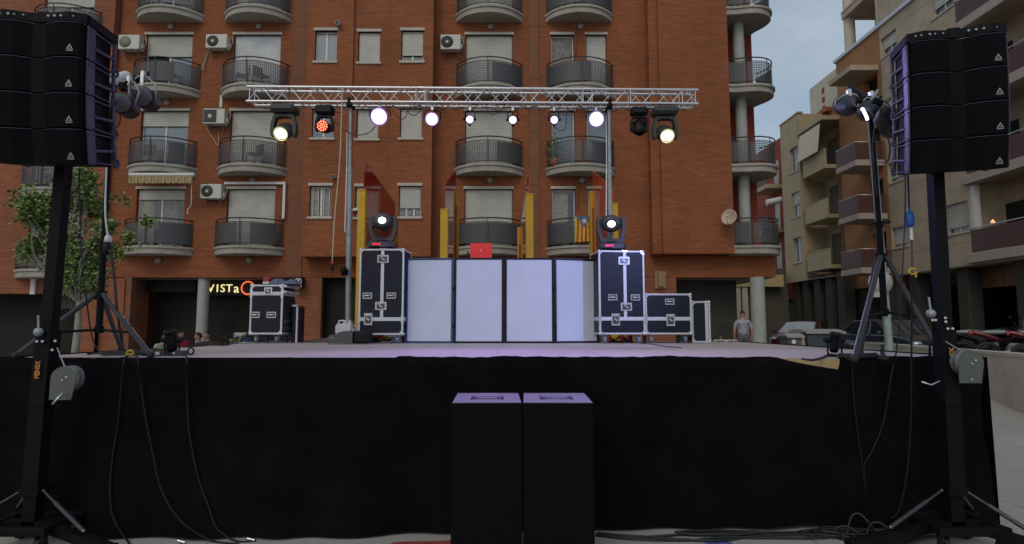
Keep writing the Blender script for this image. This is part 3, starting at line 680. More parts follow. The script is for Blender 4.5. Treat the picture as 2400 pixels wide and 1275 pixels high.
mb = SMB(NX); mb.bx(ue, un, 5.2, 5.4, .5, nbz); put('shop_front', mb, MT['shop_front_shade'], nb); mb = SMB(NX); mb.bx(ue-.2, ue, .9, 5.3, .5, nbz+.2); put('end_wall', mb, MT['shop_front_shade'], nb)
for px in (2126, 2240, 2378):
    mb = SMB(NX); u = U(px); mb.bx(u-.33, u+.33, .25, .9, .5, nbz, .05); put('column', mb, mat('arcade_column_shade', (.042, .037, .029), .9, var=.2), nb)  # beige columns; the arcade's shade is put into this dark colour
ss = thing('shop_sign', 'long shop sign with dim letters api on black beside brown boards', 'sign', (NX+.9, -U(2378), nbz-.9))
mb = SMB(NX); mb.bx(U(2357), un, .92, 1.0, nbz-.95, nbz-.1); put('sign_board', mb, mat('sign_black', (.02, .022, .026), .5), ss)
mb = SMB(NX); mb.bx(U(2232), U(2300)-.02, .93, 1.0, nbz-.95, nbz-.1); mb.bx(U(2300)+.02, U(2357)-.02, .93, 1.0, nbz-.95, nbz-.1); put('wood_board', mb, mat('brown_board', (.16, .075, .03), .6, var=.25), ss)
mb = SMB(NX); v, f = text_mesh('api', .85, .01, 1.0, .008); u = U(2388); mb.add([(u+q.x+.1, .905-q.z, nbz-.47+q.y) for q in v], f); put('letters', mb, mat('sign_letters', (.22, .24, .25), .5), ss)
# orange neighbour with corner balconies
oe = U(1984); on = ue+.02
ob = thing('apartment_building', 'orange apartment building with maroon corner balconies and a sloping roof edge line', 'building', (NX, 32, 0))
zl = [Q(2021, y, NX-1.5).z for y in (640, 507, 380)]; oh = (zl[2]-zl[0])/2; OL = [zl[0]+oh*i for i in range(4)]
mb = SMB(NX); hs2 = [(-30.45-.02, -31.2, z, z+2.2) for z in OL[:0]]
hs2 = [(on-1.55, on-.35, z+.05, z+2.2) for z in OL]
wall(mb, oe, on, OL[0]-.6, par_z, hs2, 0, .3); mb.bx(oe+.01, on-.01, .35, 10, OL[0]-.6, par_z-.02); put('wall', mb, orange, ob)
mb = SMB(NX); mb.bx(oe-.1, ue+4, -.12, .1, par_z, par_z+.18); put('parapet_cap', mb, alud, ob)
mb = SMB(NX)
for h in hs2: mb.bx(h[0]+.001, h[1]-.001, .3, .34, h[2], h[3])
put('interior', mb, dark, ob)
for i, z in enumerate(OL):
    bu0, bu1 = -Q(1971, 640, NX-1.5).y, -Q(2019, 640, NX-1.5).y
    if i == 3:
        mb = SMB(NX); zt = Q(2021, 143, NX-1.5).z; mb.bx(bu0-.3, bu1, -1.5, 0, zt, zt+.28); put('canopy', mb, beige, ob); continue
    mb = SMB(NX); mb.bx(bu0, bu1, -1.5, 0, z, z+.3); bal = put('balcony', mb, pinkish, ob)
    mb = SMB(NX); mb.bx(bu0+.03, bu1-.03, -1.47, -1.43, z+.34, z+1.2); mb.bx(bu1-.07, bu1-.03, -1.43, -.02, z+.34, z+1.2); put('balcony_panel', mb, maroon, bal)
    mb = SMB(NX); mb.path([(bu0, -1.45, z+1.27), (bu1-.05, -1.45, z+1.27), (bu1-.05, 0, z+1.27)], .025); put('handrail', mb, alu, bal)
mb = SMB(NX); mb.bx(oe, on, 2.5, 2.7, .5, OL[0]-.6); put('shop_front', mb, MT['shop_front_shade'], ob)
for px in (1985, 2012, 2083):
    mb = SMB(NX); u = U(px); mb.bx(u-.4, u+.4, .1, .8, .5, OL[0]-.6); put('column', mb, MT['arcade_column_shade'], ob)
# penthouse set back above the parapet
pb = thing('rooftop_penthouse', 'beige penthouse with round columns set back above the sloping parapet line', 'building', (NX+1.4, 32, par_z))
mb = SMB(NX); mb.bx(U(1994), un, 2.2, 9, par_z, par_z+7); put('wall', mb, beige, pb)
for px in (1999, 2078): mb = SMB(NX); u = U(px); mb.tube((u, .55, par_z), (u, .55, par_z+7), .3, n=18); put('column', mb, cream_w, pb)
mb = SMB(NX); mb.bx(U(1997), un, .15, 2.2, par_z+2.4, par_z+2.75); mb.bx(U(1997), U(2060), .12, .16, par_z+2.75, par_z+2.85); put('terrace_slab', mb, beige, pb)
mb = SMB(NX); mb.bx(U(2030), U(2070), .3, .36, par_z+2.9, par_z+3.8); put('balcony_panel', mb, maroon, pb)
mb = SMB(NX); mb.bx(U(2006), U(2018), 1.9, 2.2, par_z+.9, par_z+1.7); put('air_conditioner', mb, acm, pb)
# yellow beige building
YX = 18.45
yb = thing('apartment_building', 'yellowish beige apartment building with solid balconies and an awning on its top one', 'building', (YX, 38, 0))
ya, ybn = U(1842, YX), U(1886, YX); zt = Q(1885, 254, YX).z
yl = [Q(1945, y, YX).z for y in (628, 508, 387)]; yh = (yl[2]-yl[0])/2; bu0, bu1 = U(1893, YX), U(1945, YX)
hs3 = []
for i in range(3): z = yl[0]+yh*i; hs3.append((U(1862, YX), U(1882, YX), z+.75, z+2.35))
mb = SMB(YX); wall(mb, ya, ybn, yl[0]-.5, zt, hs3, 0, .3); mb.bx(ya, ybn, .35, 8, yl[0]-.5, zt-.02); mb.bx(ybn-.01, ybn+.015, .004, 1.49, yl[0]-.49, zt-.03); mb.bx(ybn, bu1, 1.5, 8, yl[0]-.5, yl[2]+2.9)
put('wall', mb, beige2, yb)
mb = SMB(YX); mb.bx(ya, ybn+.1, -.05, .3, zt, zt+.1); mb.bx(ybn, bu1+.1, -.1, 1.8, yl[2]+2.9, yl[2]+3.15); put('roof_edge', mb, beige2, yb)
for i, h in enumerate(hs3): swindow(yb, YX, h, (0, .5, 0)[i], 2, glass=winblue)
for i in range(3):
    z = yl[0]+yh*i
    mb = SMB(YX); mb.bx(bu0, bu1, 0, 1.5, z, z+.22); mb.bx(bu0, bu1, 0, .12, z+.22, z+1.12); mb.bx(bu0-.02, bu1+.02, -.02, .14, z+1.12, z+1.17); bal = put('balcony', mb, beige2, yb)
    mb = SMB(YX)
    for k in range(9): mb.bx(bu1-.03, bu1-.01, .15+k*.15, .17+k*.15, z+.2, z+1.15)
    mb.tube((bu0, .06, z+1.27), (bu1, .06, z+1.27), .02); mb.tube((bu1, .06, z+1.27), (bu1, 1.5, z+1.27), .02); put('handrail', mb, rail_m, bal)
    mb = SMB(YX); mb.bx(bu0+.3, bu0+1.3, 1.44, 1.49, z+.2, z+2.3); put('balcony_door', mb, MT['balcony_door_glass'], bal); mb = SMB(YX); mb.bx(bu0+1.7, bu0+2.2, 1.44, 1.49, z+.2, z+2.3); put('balcony_door', mb, MT['balcony_door_glass'], bal)
    mb = SMB(YX); mb.bx(bu0+1.3, bu0+1.7, 1.46, 1.495, z+.2, z+2.6); put('door_wall', mb, orange, bal)
mb = SMB(YX); n = 14; zc0, zc1 = yl[2]+2.75, yl[2]+1.05
vs = []; 
for j in range(3):
    for k in range(n*2+1): vs.append((bu0-.05+(bu1-bu0-.05)*k/(n*2), -.1-.22*j/2+(.04 if k % 2 else 0), zc0+(zc1-zc0)*j/2))
m_ = n*2+1; mb.add(vs, [(j*m_+k, j*m_+k+1, (j+1)*m_+k+1, (j+1)*m_+k) for j in range(2) for k in range(n*2)])
solo('balcony_awning', mb, mat('awning_canvas', (.52, .49, .40), .85, var=.12), 'cream pleated canvas awning let down over the top yellow beige balcony', 'awning')
mb = SMB(YX); mb.bx(ya, on-1, 1.8, 2.0, .5, yl[0]-.3); put('shop_front', mb, MT['shop_front_shade'], yb)
for px in (1856, 1878, 1905, 1932, 1960): mb = SMB(YX); u = U(px, YX); mb.bx(u-.35, u+.35, .2, .8, .5, yl[0]-.3); put('column', mb, MT['arcade_column_shade'], yb)
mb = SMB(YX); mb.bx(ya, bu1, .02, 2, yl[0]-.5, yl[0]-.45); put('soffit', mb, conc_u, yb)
# pale stair tower, red house further off, house seen through the passage
tw = thing('stair_tower', 'pale rendered rooftop tower with a strip of small openings over a tiled eave', 'building', (21, 39, 12))
u0, u1 = U(1917, 21), U(1996, 21); zt = Q(1917, 194, 21).z
mb = SMB(21); mb.bx(u0, u1, 0, 4, 9, zt); put('wall', mb, cream_w, tw)
um = U(1950, 21)
for i in range(8): mb = SMB(21); mb.bx(um-.16, um+.16, -.02, .03, zt-1.0-i*.62, zt-.62-i*.62); put('opening', mb, redw, tw)
mb = SMB(20.2); mb.bx(U(1925, 20.2), U(1962, 20.2), -.2, 1, Q(1925, 262, 20.2).z-.25, Q(1925, 262, 20.2).z); put('tiled_eave', mb, tilem, tw)
mb = SMB(20.4); mb.bx(U(1915, 20.4), U(1990, 20.4), 0, 3, 6, Q(1925, 262, 20.4).z-.2); put('lower_wall', mb, orange, tw)
rb = thing('apartment_building', 'dark red apartment building in the distance between the corner balconies and the beige one', 'building', (20, 46, 0))
mb = SMB(20); mb.bx(-70, U(1850, 20), 0, 8, 3.6, Q(1843, 312, 20).z); put('wall', mb, redw, rb)
for y in (640, 545, 440):
    mb = SMB(20); z = Q(1838, y, 20).z; mb.bx(U(1812, 20), U(1846, 20), -1.3, 0, z, z+.3); bal = put('balcony', mb, beige2, rb)
    mb = SMB(20); mb.bx(U(1812, 20)+.05, U(1846, 20)-.05, -1.26, -1.2, z+.3, z+1.2); put('balcony_panel', mb, maroon, bal)
    mb = SMB(20); mb.bx(U(1824, 20), U(1835, 20), -.04, .02, z+.3, z+2.3); put('balcony_door', mb, SHUT, bal)
mb = SMB(20); mb.bx(-70, U(1850, 20), .8, 1, .5, 3.6); put('shop_front', mb, MT['shop_front_shade'], rb)
mb = MB(); p = W(1813, 472, 41); mb.tube((p.x-.5, p.y, p.z-.1), (p.x+.5, p.y-.1, p.z+.1), .22, n=12)
solo('wall_floodlight', mb, white_p, 'white tubular floodlight on the dark red facade in the distance', 'floodlight')
hb_ = thing('house', 'low pale shop house with a yellowish fascia seen through the passage under the brick block', 'building', (15.6, 40, 0))
mb = MB(); mb.bx(14.6, 18.6, 40.2, 46, .4, 5.6); put('wall', mb, mat('dim_house_wall', (.10, .09, .07), .9), hb_)
mb = MB(); a = W(1722, 655, 39.6); b = W(1765, 672, 39.6); mb.bx(a.x-.2, b.x+2, 39.5, 40.2, b.z, a.z+.3); put('fascia', mb, mat('yellow_fascia', (.50, .42, .20), .8, var=.1), hb_)
mb = MB()
for px in (1729, 1746): mb = MB(); q = W(px, 720, 39.7); mb.bx(q.x-.18, q.x+.18, 39.6, 40, .4, W(px, 672, 39.7).z); put('column', mb, cream_w, hb_)
# ------------------------------------------------------------------ cars
def car_proto(nm, label, paint, L=4.1, Wd=1.72, Hh=1.46, group=None, screen_mat=None):
    """nose towards -y"""
    t = thing(nm, label, 'car', group=group)
    hw = Wd/2
    # stations along y: (y, half width, bottom, shoulder height)
    st = [(-L/2, hw*.62, .38, .58), (-L/2+.06, hw*.80, .27, .70), (-L/2+.28, hw*.93, .22, .80), (-L/2+.75, hw, .20, .90), (-L/2+1.15, hw, .20, .96), (-.2, hw, .19, .97), (.8, hw, .19, .98), (L/2-.75, hw, .21, 1.0), (L/2-.25, hw*.96, .26, .98), (L/2-.05, hw*.86, .34, .92), (L/2, hw*.7, .42, .80)]
    mb = MB(); vs = []; fs = []
    for y, h, b, s in st:
        sec = [(0, b), (h*.8, b), (h*.97, b+.1), (h, (b+s)/2+.02), (h*.97, s-.06), (h*.90, s), (h*.5, s+.025), (0, s+.035)]
        ring = [(x, z) for x, z in sec]+[(-x, z) for x, z in sec[1:-1]][::-1]
        vs += [(x, y, z) for x, z in ring]
    n = 14
    for j in range(len(st)-1):
        for i in range(n): fs.append((j*n+i, j*n+(i+1) % n, (j+1)*n+(i+1) % n, (j+1)*n+i))
    mb.add(vs, fs, True); mb.add(vs, [tuple(range(n))[::-1], tuple(range(n*(len(st)-1), n*len(st)))])
    # roof and pillars
    zs = .975; y0, y1, y2, y3 = -L/2+1.12, -L/2+1.95, L/2-1.05, L/2-.38
    rw, bw_ = hw*.74, hw*.90
    roof = [(-rw, y1, Hh-.03), (rw, y1, Hh-.03), (rw, y2, Hh-.04), (-rw, y2, Hh-.04)]
    rs = []
    for i in range(5):
        x = -rw+2*rw*i/4
        for j in range(5): yy = y1+(y2-y1)*j/4; rs.append((x, yy, Hh-.03+.04*math.sin(PI*i/4)*1+.03*math.sin(PI*j/4)))
    mb.add(rs, [(i*5+j, (i+1)*5+j, (i+1)*5+j+1, i*5+j+1) for i in range(4) for j in range(4)], True)
    for sx in (-1, 1):
        for a, b in (((sx*bw_, y0, zs), (sx*rw, y1, Hh-.03)), ((sx*rw, y1, Hh-.03), (sx*rw, y2, Hh-.04)), ((sx*rw, y2, Hh-.04), (sx*bw_*.97, y3, zs+.02)), ((sx*bw_, .1, zs), (sx*rw, .15, Hh-.03)), ((sx*bw_, L/2-1.05, zs), (sx*rw, y2-.25, Hh-.04))): mb.tube(a, b, .045, n=6)
    body = put('body', mb, paint, t, local=True)
    gl = mat('car_glass', (.015, .018, .02), .05, var=0, spec=1., coat=1)
    mb = MB(); mb.add([(-bw_, y0, zs), (bw_, y0, zs), (rw, y1, Hh-.03), (-rw, y1, Hh-.03), (0, y0-.1, zs+.01), (0, y1-.03, Hh)], [(0, 4, 5, 3), (4, 1, 2, 5)], True); put('windscreen', mb, screen_mat or gl, t, local=True)
    mb = MB(); mb.quad((bw_*.97, y3, zs), (-bw_*.97, y3, zs), (-rw, y2, Hh-.04), (rw, y2, Hh-.04)); put('rear_window', mb, gl, t, local=True)
    for sx in (-1, 1):
        mb = MB()
        for ya_, yb_, yc_, yd_ in ((y0+.05, .07, .12, y1), (.14, L/2-1.08, y2-.27, .18), (L/2-1.02, y3-.03, y2, y2-.22)):
            mb.quad((sx*bw_*.985, ya_, zs), (sx*bw_*.985, yb_, zs), (sx*rw*1.01, yc_, Hh-.05), (sx*rw*1.01, yd_, Hh-.05))
        put('side_window', mb, gl, t, local=True)
        mb = MB(); mb.sph((sx*(hw+.09), y0+.28, zs+.06), .09, 6, (1, .6, .75)); put('wing_mirror', mb, paint, t, local=True)
        mb = MB(); mb.sph((sx*hw*.66, -L/2+.19, .70), .15, 7, (1.15, .8, .55)); put('headlight', mb, mat('headlight_glass', (.55, .58, .60), .08, .3, spec=1., coat=1), t, local=True)
        mb = MB(); mb.box((sx*hw*.78, L/2-.06, .84), (.22, .1, .16), .03); put('tail_light', mb, mat('tail_light', (.35, .01, .01), .2), t, local=True)
        mb = MB(); mb.bx(sx*hw*.995-.008, sx*hw*.995+.012, -1.0, 1.1, .60, .63); put('side_trim', mb, alud, t, local=True)
        for yy in (-L/2+.80, L/2-.80):
            mb = MB(); Mx = Matrix.Translation((sx*(hw-.1), yy, .31)) @ Matrix.Rotation(sx*PI/2, 4, 'Y')
            mb.lathe([(.19, -.10), (.29, -.1), (.31, -.06), (.31, .06), (.29, .1), (.2, .1), (.19, .07)], 20, Mx); wh = put('wheel', mb, rubber, t, local=True)
            mb = MB(); mb.lathe([(.2, .08), (.17, .05), (.06, .075), (0, .08)], 20, Mx); put('rim', mb, alud, wh, local=True)
    mb = MB(); mb.box((0, -L/2+.01, .46), (.9, .06, .16), .02); put('grille', mb, blkp, t, local=True)
    mb = MB(); mb.box((0, -L/2-.02, .36), (.5, .02, .11)); put('number_plate', mb, white_p, t, local=True)
    return t
sky_screen = mat('sky_reflection_windscreen', (.34, .37, .38), .25, var=.25, scale=3, spec=.8)  # sky reflection is put into this pale windscreen colour
c1 = car_proto('parked_car', 'dark red parked car with a pale reflecting windscreen behind the dark bin', mat('dark_red_car_paint', (.06, .007, .012), .4, .1, coat=.15), group='cars parked along the right street', screen_mat=sky_screen)
p = W(1880, 790, 26.5); c1.location = (p.x, p.y, .456); c1.rotation_euler = (0, 0, R(-42))
c2 = car_proto('parked_car', 'dark blue parked car with shining headlights behind the low concrete wall', mat('dark_blue_car_paint', (.010, .017, .028), .3, .2, coat=.5), L=4.3, group='cars parked along the right street')
c2.location = (13.05, 20.6, .456); c2.rotation_euler = (0, 0, R(2))
c3 = car_proto('parked_car', 'dark grey parked car behind the stage, partly hidden by the left tall flight case', mat('dark_grey_car_paint', (.075, .08, .076), .35, .3, coat=.5), screen_mat=mat('grey_windscreen', (.045, .05, .048), .15, spec=.8))
p = W(835, 800, 16.4); c3.location = (p.x+.35, p.y, .44); c3.rotation_euler = (0, 0, R(-78))
# ------------------------------------------------------------------ bins
def bin_proto(label, col, wd, dp, ht):
    t = thing('wheeled_bin', label, 'bin')
    mb = MB(); a, b = .86, 1.0
    outs = [([(-wd/2*a, -dp/2*a), (wd/2*a, -dp/2*a), (wd/2*a, dp/2*a), (-wd/2*a, dp/2*a)], .16), ([(-wd/2*b, -dp/2*b), (wd/2*b, -dp/2*b), (wd/2*b, dp/2*b), (-wd/2*b, dp/2*b)], ht)]
    offset_slab(mb, outs); mb.bx(-wd/2-.03, wd/2+.03, -dp/2-.03, dp/2+.03, ht-.05, ht, .01); put('container', mb, col, t, local=True)
    mb = MB(); n = 8; vs = [];
    for i in range(n+1):
        y = -dp/2-.05+(dp+.1)*i/n; z = ht+.012+.10*math.sin(PI*i/n)**.7; vs += [(-wd/2-.05, y, z), (wd/2+.05, y, z)]
    mb.add(vs, [(2*i, 2*i+1, 2*i+3, 2*i+2) for i in range(n)], True); mb.add(vs, [tuple(range(0, 2*n+2, 2)), tuple(range(1, 2*n+2, 2))[::-1]]); mb.bx(-wd/2-.06, wd/2+.06, -dp/2-.08, -dp/2-.03, ht-.03, ht+.04)
    put('lid', mb, mat('bin_lid', (.30, .31, .28), .5, var=.15), t, local=True)
    for sx in (-1, 1):
        for sy in (-1, 1): mb = MB(); mb.tube((sx*wd*.36-.03, sy*dp*.33, .09), (sx*wd*.36+.03, sy*dp*.33, .09), .09, n=12); put('wheel', mb, rubber, t, local=True)
    return t
b1 = bin_proto('large dark blue grey waste container with a pale rounded lid, beside the red car', mat('bin_plastic', (.055, .07, .085), .5, var=.15), 1.2, .95, 1.05)
p = W(1913, 800, 19.3); b1.location = (p.x, p.y, .456); b1.rotation_euler = (0, 0, R(6))
b2 = bin_proto('small greenish grey bin with a white mark, left of the large container', mat('bin_plastic_small', (.085, .11, .105), .5, var=.15), .42, .6, .93)
p = W(1853, 800, 18.6); b2.location = (p.x, p.y, .456)
mb = MB(); mb.bx(-.12, .02, -.345, -.335, .55, .62); mb.lathe([(.07, 0), (0, 0)], 10, Matrix.Translation((-.06, -.34, .78)) @ Matrix.Rotation(R(90), 4, 'X')); put('sticker', mb, white_p, b2, local=True)
mb = MB(); p = W(1876, 800, 18.9); mb.prism([(-.16, 0), (.2, 0), (.1, .98), (-.12, 1.04)], 'y', -.03, .03); mb.v = [Vector((q.x+p.x, q.y+p.y, q.z+.456)) for q in mb.v]
solo('board', mb, beige2, 'pale yellowish board propped between the two bins', 'board')
# ------------------------------------------------------------------ motorcycles
def moto(label, paint, plate=False, group=None):
    """nose towards +x"""
    t = thing('motorcycle', label, 'motorcycle', group=group)
    for x in (-.68, .70):
        mb = MB(); Mx = Matrix.Translation((x, 0, .31)) @ Matrix.Rotation(PI/2, 4, 'X')
        mb.lathe([(.22, -.06), (.29, -.06), (.31, 0), (.29, .06), (.22, .06), (.22, -.06)], 24, Mx); wh = put('wheel', mb, rubber, t, local=True)
        mb = MB(); mb.lathe([(.22, -.02), (.05, -.03), (.05, .03), (.22, .02)], 5, Mx, smooth=False); put('rim', mb, blk, wh, local=True)
    mb = MB()
    def loft(sec, n=12):
        vs = []
        for x, z, hw, hh in sec:
            for i in range(n): a = 2*PI*i/n; vs.append((x, hw*math.cos(a), z+hh*math.sin(a)))
        mb.add(vs, [(j*n+i, j*n+(i+1) % n, (j+1)*n+(i+1) % n, (j+1)*n+i) for j in range(len(sec)-1) for i in range(n)]+[tuple(range(n)), tuple(range(n*(len(sec)-1), n*len(sec)))], True)
    loft([(-1.02, .86, .03, .025), (-.92, .84, .07, .06), (-.72, .78, .10, .075), (-.5, .70, .10, .06), (-.34, .64, .07, .03)]); put('tail', mb, paint, t, local=True)
    mb = MB(); loft([(-.4, .58, .05, .04), (-.1, .52, .1, .1), (.2, .5, .1, .1), (.42, .6, .06, .06)]); put('frame', mb, blk, t, local=True)
    mb = MB(); loft([(-.16, .74, .08, .04), (-.05, .80, .14, .10), (.15, .85, .16, .12), (.32, .85, .13, .10), (.44, .82, .06, .05)]); put('tank', mb, paint, t, local=True)
    mb = MB(); loft([(.40, .80, .12, .14), (.58, .80, .15, .18), (.74, .77, .10, .13), (.84, .74, .04, .06)])
    mb.prism([(.02, .3), (.58, .36), (.66, .74), (.1, .68)], 'y', -.16, .16); put('fairing', mb, paint, t, local=True)
    mb = MB(); mb.sph((-.5, 0, .85), .2, 7, (1.6, .65, .3)); put('seat', mb, mat('moto_seat', (.25, .27, .27), .5), t, local=True)
    mb = MB(); mb.box((-.05, 0, .42), (.5, .26, .34), .06); put('engine', mb, galv, t, local=True)
    mb = MB(); mb.tube((.0, -.17, .26), (-.72, -.2, .36), .05, n=10); put('exhaust', mb, chrome, t, local=True)
    mb = MB(); mb.tube((.72, -.09, .31), (.5, -.09, .92), .025); mb.tube((.72, .09, .31), (.5, .09, .92), .025); mb.tube((-.68, -.1, .31), (-.1, -.1, .42), .03); put('fork', mb, alud, t, local=True)
    mb = MB(); mb.path([(.42, -.34, .96), (.5, -.12, .98), (.5, .12, .98), (.42, .34, .96)], .016); put('handlebar', mb, blk, t, local=True)
    for sy in (-1, 1): mb = MB(); mb.path([(.55, sy*.2, .95), (.48, sy*.32, 1.18)], .008, 5); mb.sph((.46, sy*.34, 1.22), .06, 6, (.4, 1, .8)); put('mirror', mb, blkp, t, local=True)
    mb = MB(); mb.prism([(.55, .92), (.8, .9), (.62, 1.16)], 'y', -.11, .11); put('windshield', mb, gl_dark, t, local=True)
    mb = MB(); mb.tube((-.98, 0, .83), (-1.03, 0, .82), .06); put('tail_light', mb, MT['tail_light'], t, local=True)
    if plate: mb = MB(); mb.box((-1.06, 0, .7), (.02, .2, .15), 0, Matrix.Rotation(R(25), 3, 'Y')); put('number_plate', mb, white_p, t, local=True)
    return t
gl_dark = mat('smoked_plastic', (.03, .03, .035), .1, coat=1)
m1 = moto('red motorcycle parked behind the low wall, nearer the stage mast', mat('red_moto_paint', (.12, .007, .011), .3, .1, coat=.5), group='motorcycles behind the low wall')
p = W(2352, 800, 14.6); m1.location = (p.x+.42, p.y, .704); m1.rotation_euler = (0, 0, R(-20))
m2 = dup(m1, (W(2490, 800, 13.9).x, 13.9, .704), R(-24), 'red motorcycle cut by the right picture edge behind the low wall')
m3 = moto('black motorcycle with a white number plate just beside the right lifting mast', blkp, True, group='motorcycles behind the low wall')
p = W(2262, 800, 15.2); m3.location = (p.x+.72, p.y, .704); m3.rotation_euler = (0, 0, R(-25))
# lamp post with the back of a round road sign
Yp = 13.2; a = W(2041, 300, Yp); b = W(2083, 800, Yp)
mb = MB(); d = (b-a); a2 = a-d*.5; mb.tube(Vector((b.x, Yp, .2)), b, .085, n=14); mb.tube(b, a, .08, .07, n=14); mb.tube((b.x, Yp, .3), (b.x, Yp, .45), .16); q = a+(b-a)*.88; mb.tube(q, q+(b-a)*.012, .088, n=14)
a2 = a-d*.03; mb.tube(a, a2, .074, n=14)
lp = solo('lamp_post', mb, mat('pale_green_galvanised', (.27, .33, .31), .5, .2, var=.18, scale=10), 'tall pale grey green steel post standing behind the right tripod stand', 'lamp post')
sgn = thing('road_sign', 'round road sign seen from the back on the pale steel post', 'sign', W(2063, 692, Yp-.1))
c = W(2063, 662, Yp-.14); mb = MB(); mb.lathe([(0, 0), (.265, 0), (.265, .015), (0, .015)], 28, Matrix.Translation(c) @ Matrix.Rotation(R(90), 4, 'X')); put('sign_disc', mb, mat('sign_back', (.40, .40, .36), .6, var=.12), sgn)
mb = MB(); c2_ = W(2060, 690, Yp-.15); mb.bx(c2_.x-.13, c2_.x+.13, Yp-.16, Yp-.14, c2_.z-.06, c2_.z+.06); put('sub_plate', mb, MT['sign_back'], sgn)
mb = MB(); q = W(2057, 472, Yp-.085); mb.bx(q.x-.05, q.x+.02, Yp-.1, Yp-.085, q.z-.2, q.z+.15); solo('sticker', mb, white_p, 'small white sticker with dark marks on the pale steel post', 'sticker')
# ------------------------------------------------------------------ stage
SY = G(1200, 1240).y; DZ = W(1200, 840, SY).z; SB = 10.95
SX0, SX1 = W(8, 845, SY).x, W(2306, 848, SY).x
deck_m = ground_mat('stage_deck', (.47, .395, .395), (.37, .315, .315), (2.0, 1.0, .004, .5), .55)
st = thing('stage', 'large raised stage with worn mauve grey wooden deck panels', 'stage', ((SX0+SX1)/2, SY, 0))
mb = MB(); mb.bx(SX0, SX1, SY, SB, DZ-.12, DZ, .004); put('deck', mb, deck_m, st)
mb = MB(); mb.bx(W(1828, 850, SY).x, W(1966, 850, SY).x, SY-.012, SY-.001, DZ-.118, DZ-.003); put('edge_board', mb, plywood, st)
mb = MB()
for i in range(9):
    for j in range(7): x = SX0+.2+(SX1-SX0-.4)*i/8; y = SY+.35+(SB-SY-.5)*j/6; mb.tube((x, y, hgt(y)-.05), (x, y, DZ-.12), .03, n=6)
put('leg', mb, blk, st)
def nz_(x, z, s=1.): return noise.noise(Vector((x*s, z*s, 3.7)))
mb = MB(); NC, NR = 260, 16; vs = []
ex0, ex1 = W(1822, 850, SY).x, W(1965, 850, SY).x
for j in range(NR+2):
    for i in range(NC+1):
        x = SX0+(SX1-SX0)*i/NC
        ztop = DZ+.008+.016*nz_(x, 0, 1.3)+.010*nz_(x, 5, 4)+.008*nz_(x, 7, 13)+(.010 if x > -1.0 else 0)
        if ex0 < x < ex1: ztop = DZ+.01-.105*((x-ex0)/(ex1-ex0))**.75
        if x > SX1-.03: ztop = DZ+.02
        f = max(0, j-1)/NR
        z = ztop*(1-f)+(.012+.02*abs(nz_(x, 1, .8))+.045*max(0, min(1, (x-1)/2.5)))*f
        y = SY-.024-.034*nz_(x, z*.25, 2.2)*(.2+f)-.020*math.sin(x*9+3*nz_(x, 0, .7))*(.15+f)-.03*f-.014*nz_(x*2, z*3.5, 1)-.012*math.exp(-((z-.93-.03*nz_(x, 2, .6))/.02)**2)*(1 if nz_(x, 11, .5) > -.1 else .2)
        y -= .22*f**2*max(0, min(1, -x/1.5))*max(0, min(1, (x-SX0)/1.0))
        xx = x
        if j == 0:
            if ex0 < x < ex1: y = SY-.014; z = ztop
            else: y = SY+.03+.04*abs(nz_(x, 9, 2)); z = DZ+.006
        if i > NC-3 and j > 0: xx = x+.03*math.exp(-((z-DZ+.08)/.12)**2)-.07*math.exp(-((z-.95)/.5)**2)*(i-NC+3)/3
        if i < 2 and j > 0: xx = x-.02+.05*math.exp(-((z-.4)/.35)**2)
        vs.append((xx, y, z))
m_ = NC+1; mb.add(vs, [(j*m_+i, (j+1)*m_+i, (j+1)*m_+i+1, j*m_+i+1) for j in range(NR+1) for i in range(NC)], True)
for xs_e, sgn_ in ((SX0, -1), (SX1, 1)):
    vs = []; N2 = 60
    for j in range(9):
        for i in range(N2+1):
            y = SY-.02+(SB-SY)*i/N2; f = j/8; z = DZ+.012-(DZ-hgt(y))*f; vs.append((xs_e+sgn_*(.015+.02*f+.015*math.sin(y*8)*f), y, z))
    m2_ = N2+1; mb.add(vs, [(j*m2_+i, j*m2_+i+1, (j+1)*m2_+i+1, (j+1)*m2_+i) for j in range(8) for i in range(N2)], True)
solo('stage_skirt', mb, cloth_m, 'wide black cloth skirt hanging from the stage edge to the ground', 'stage skirt')
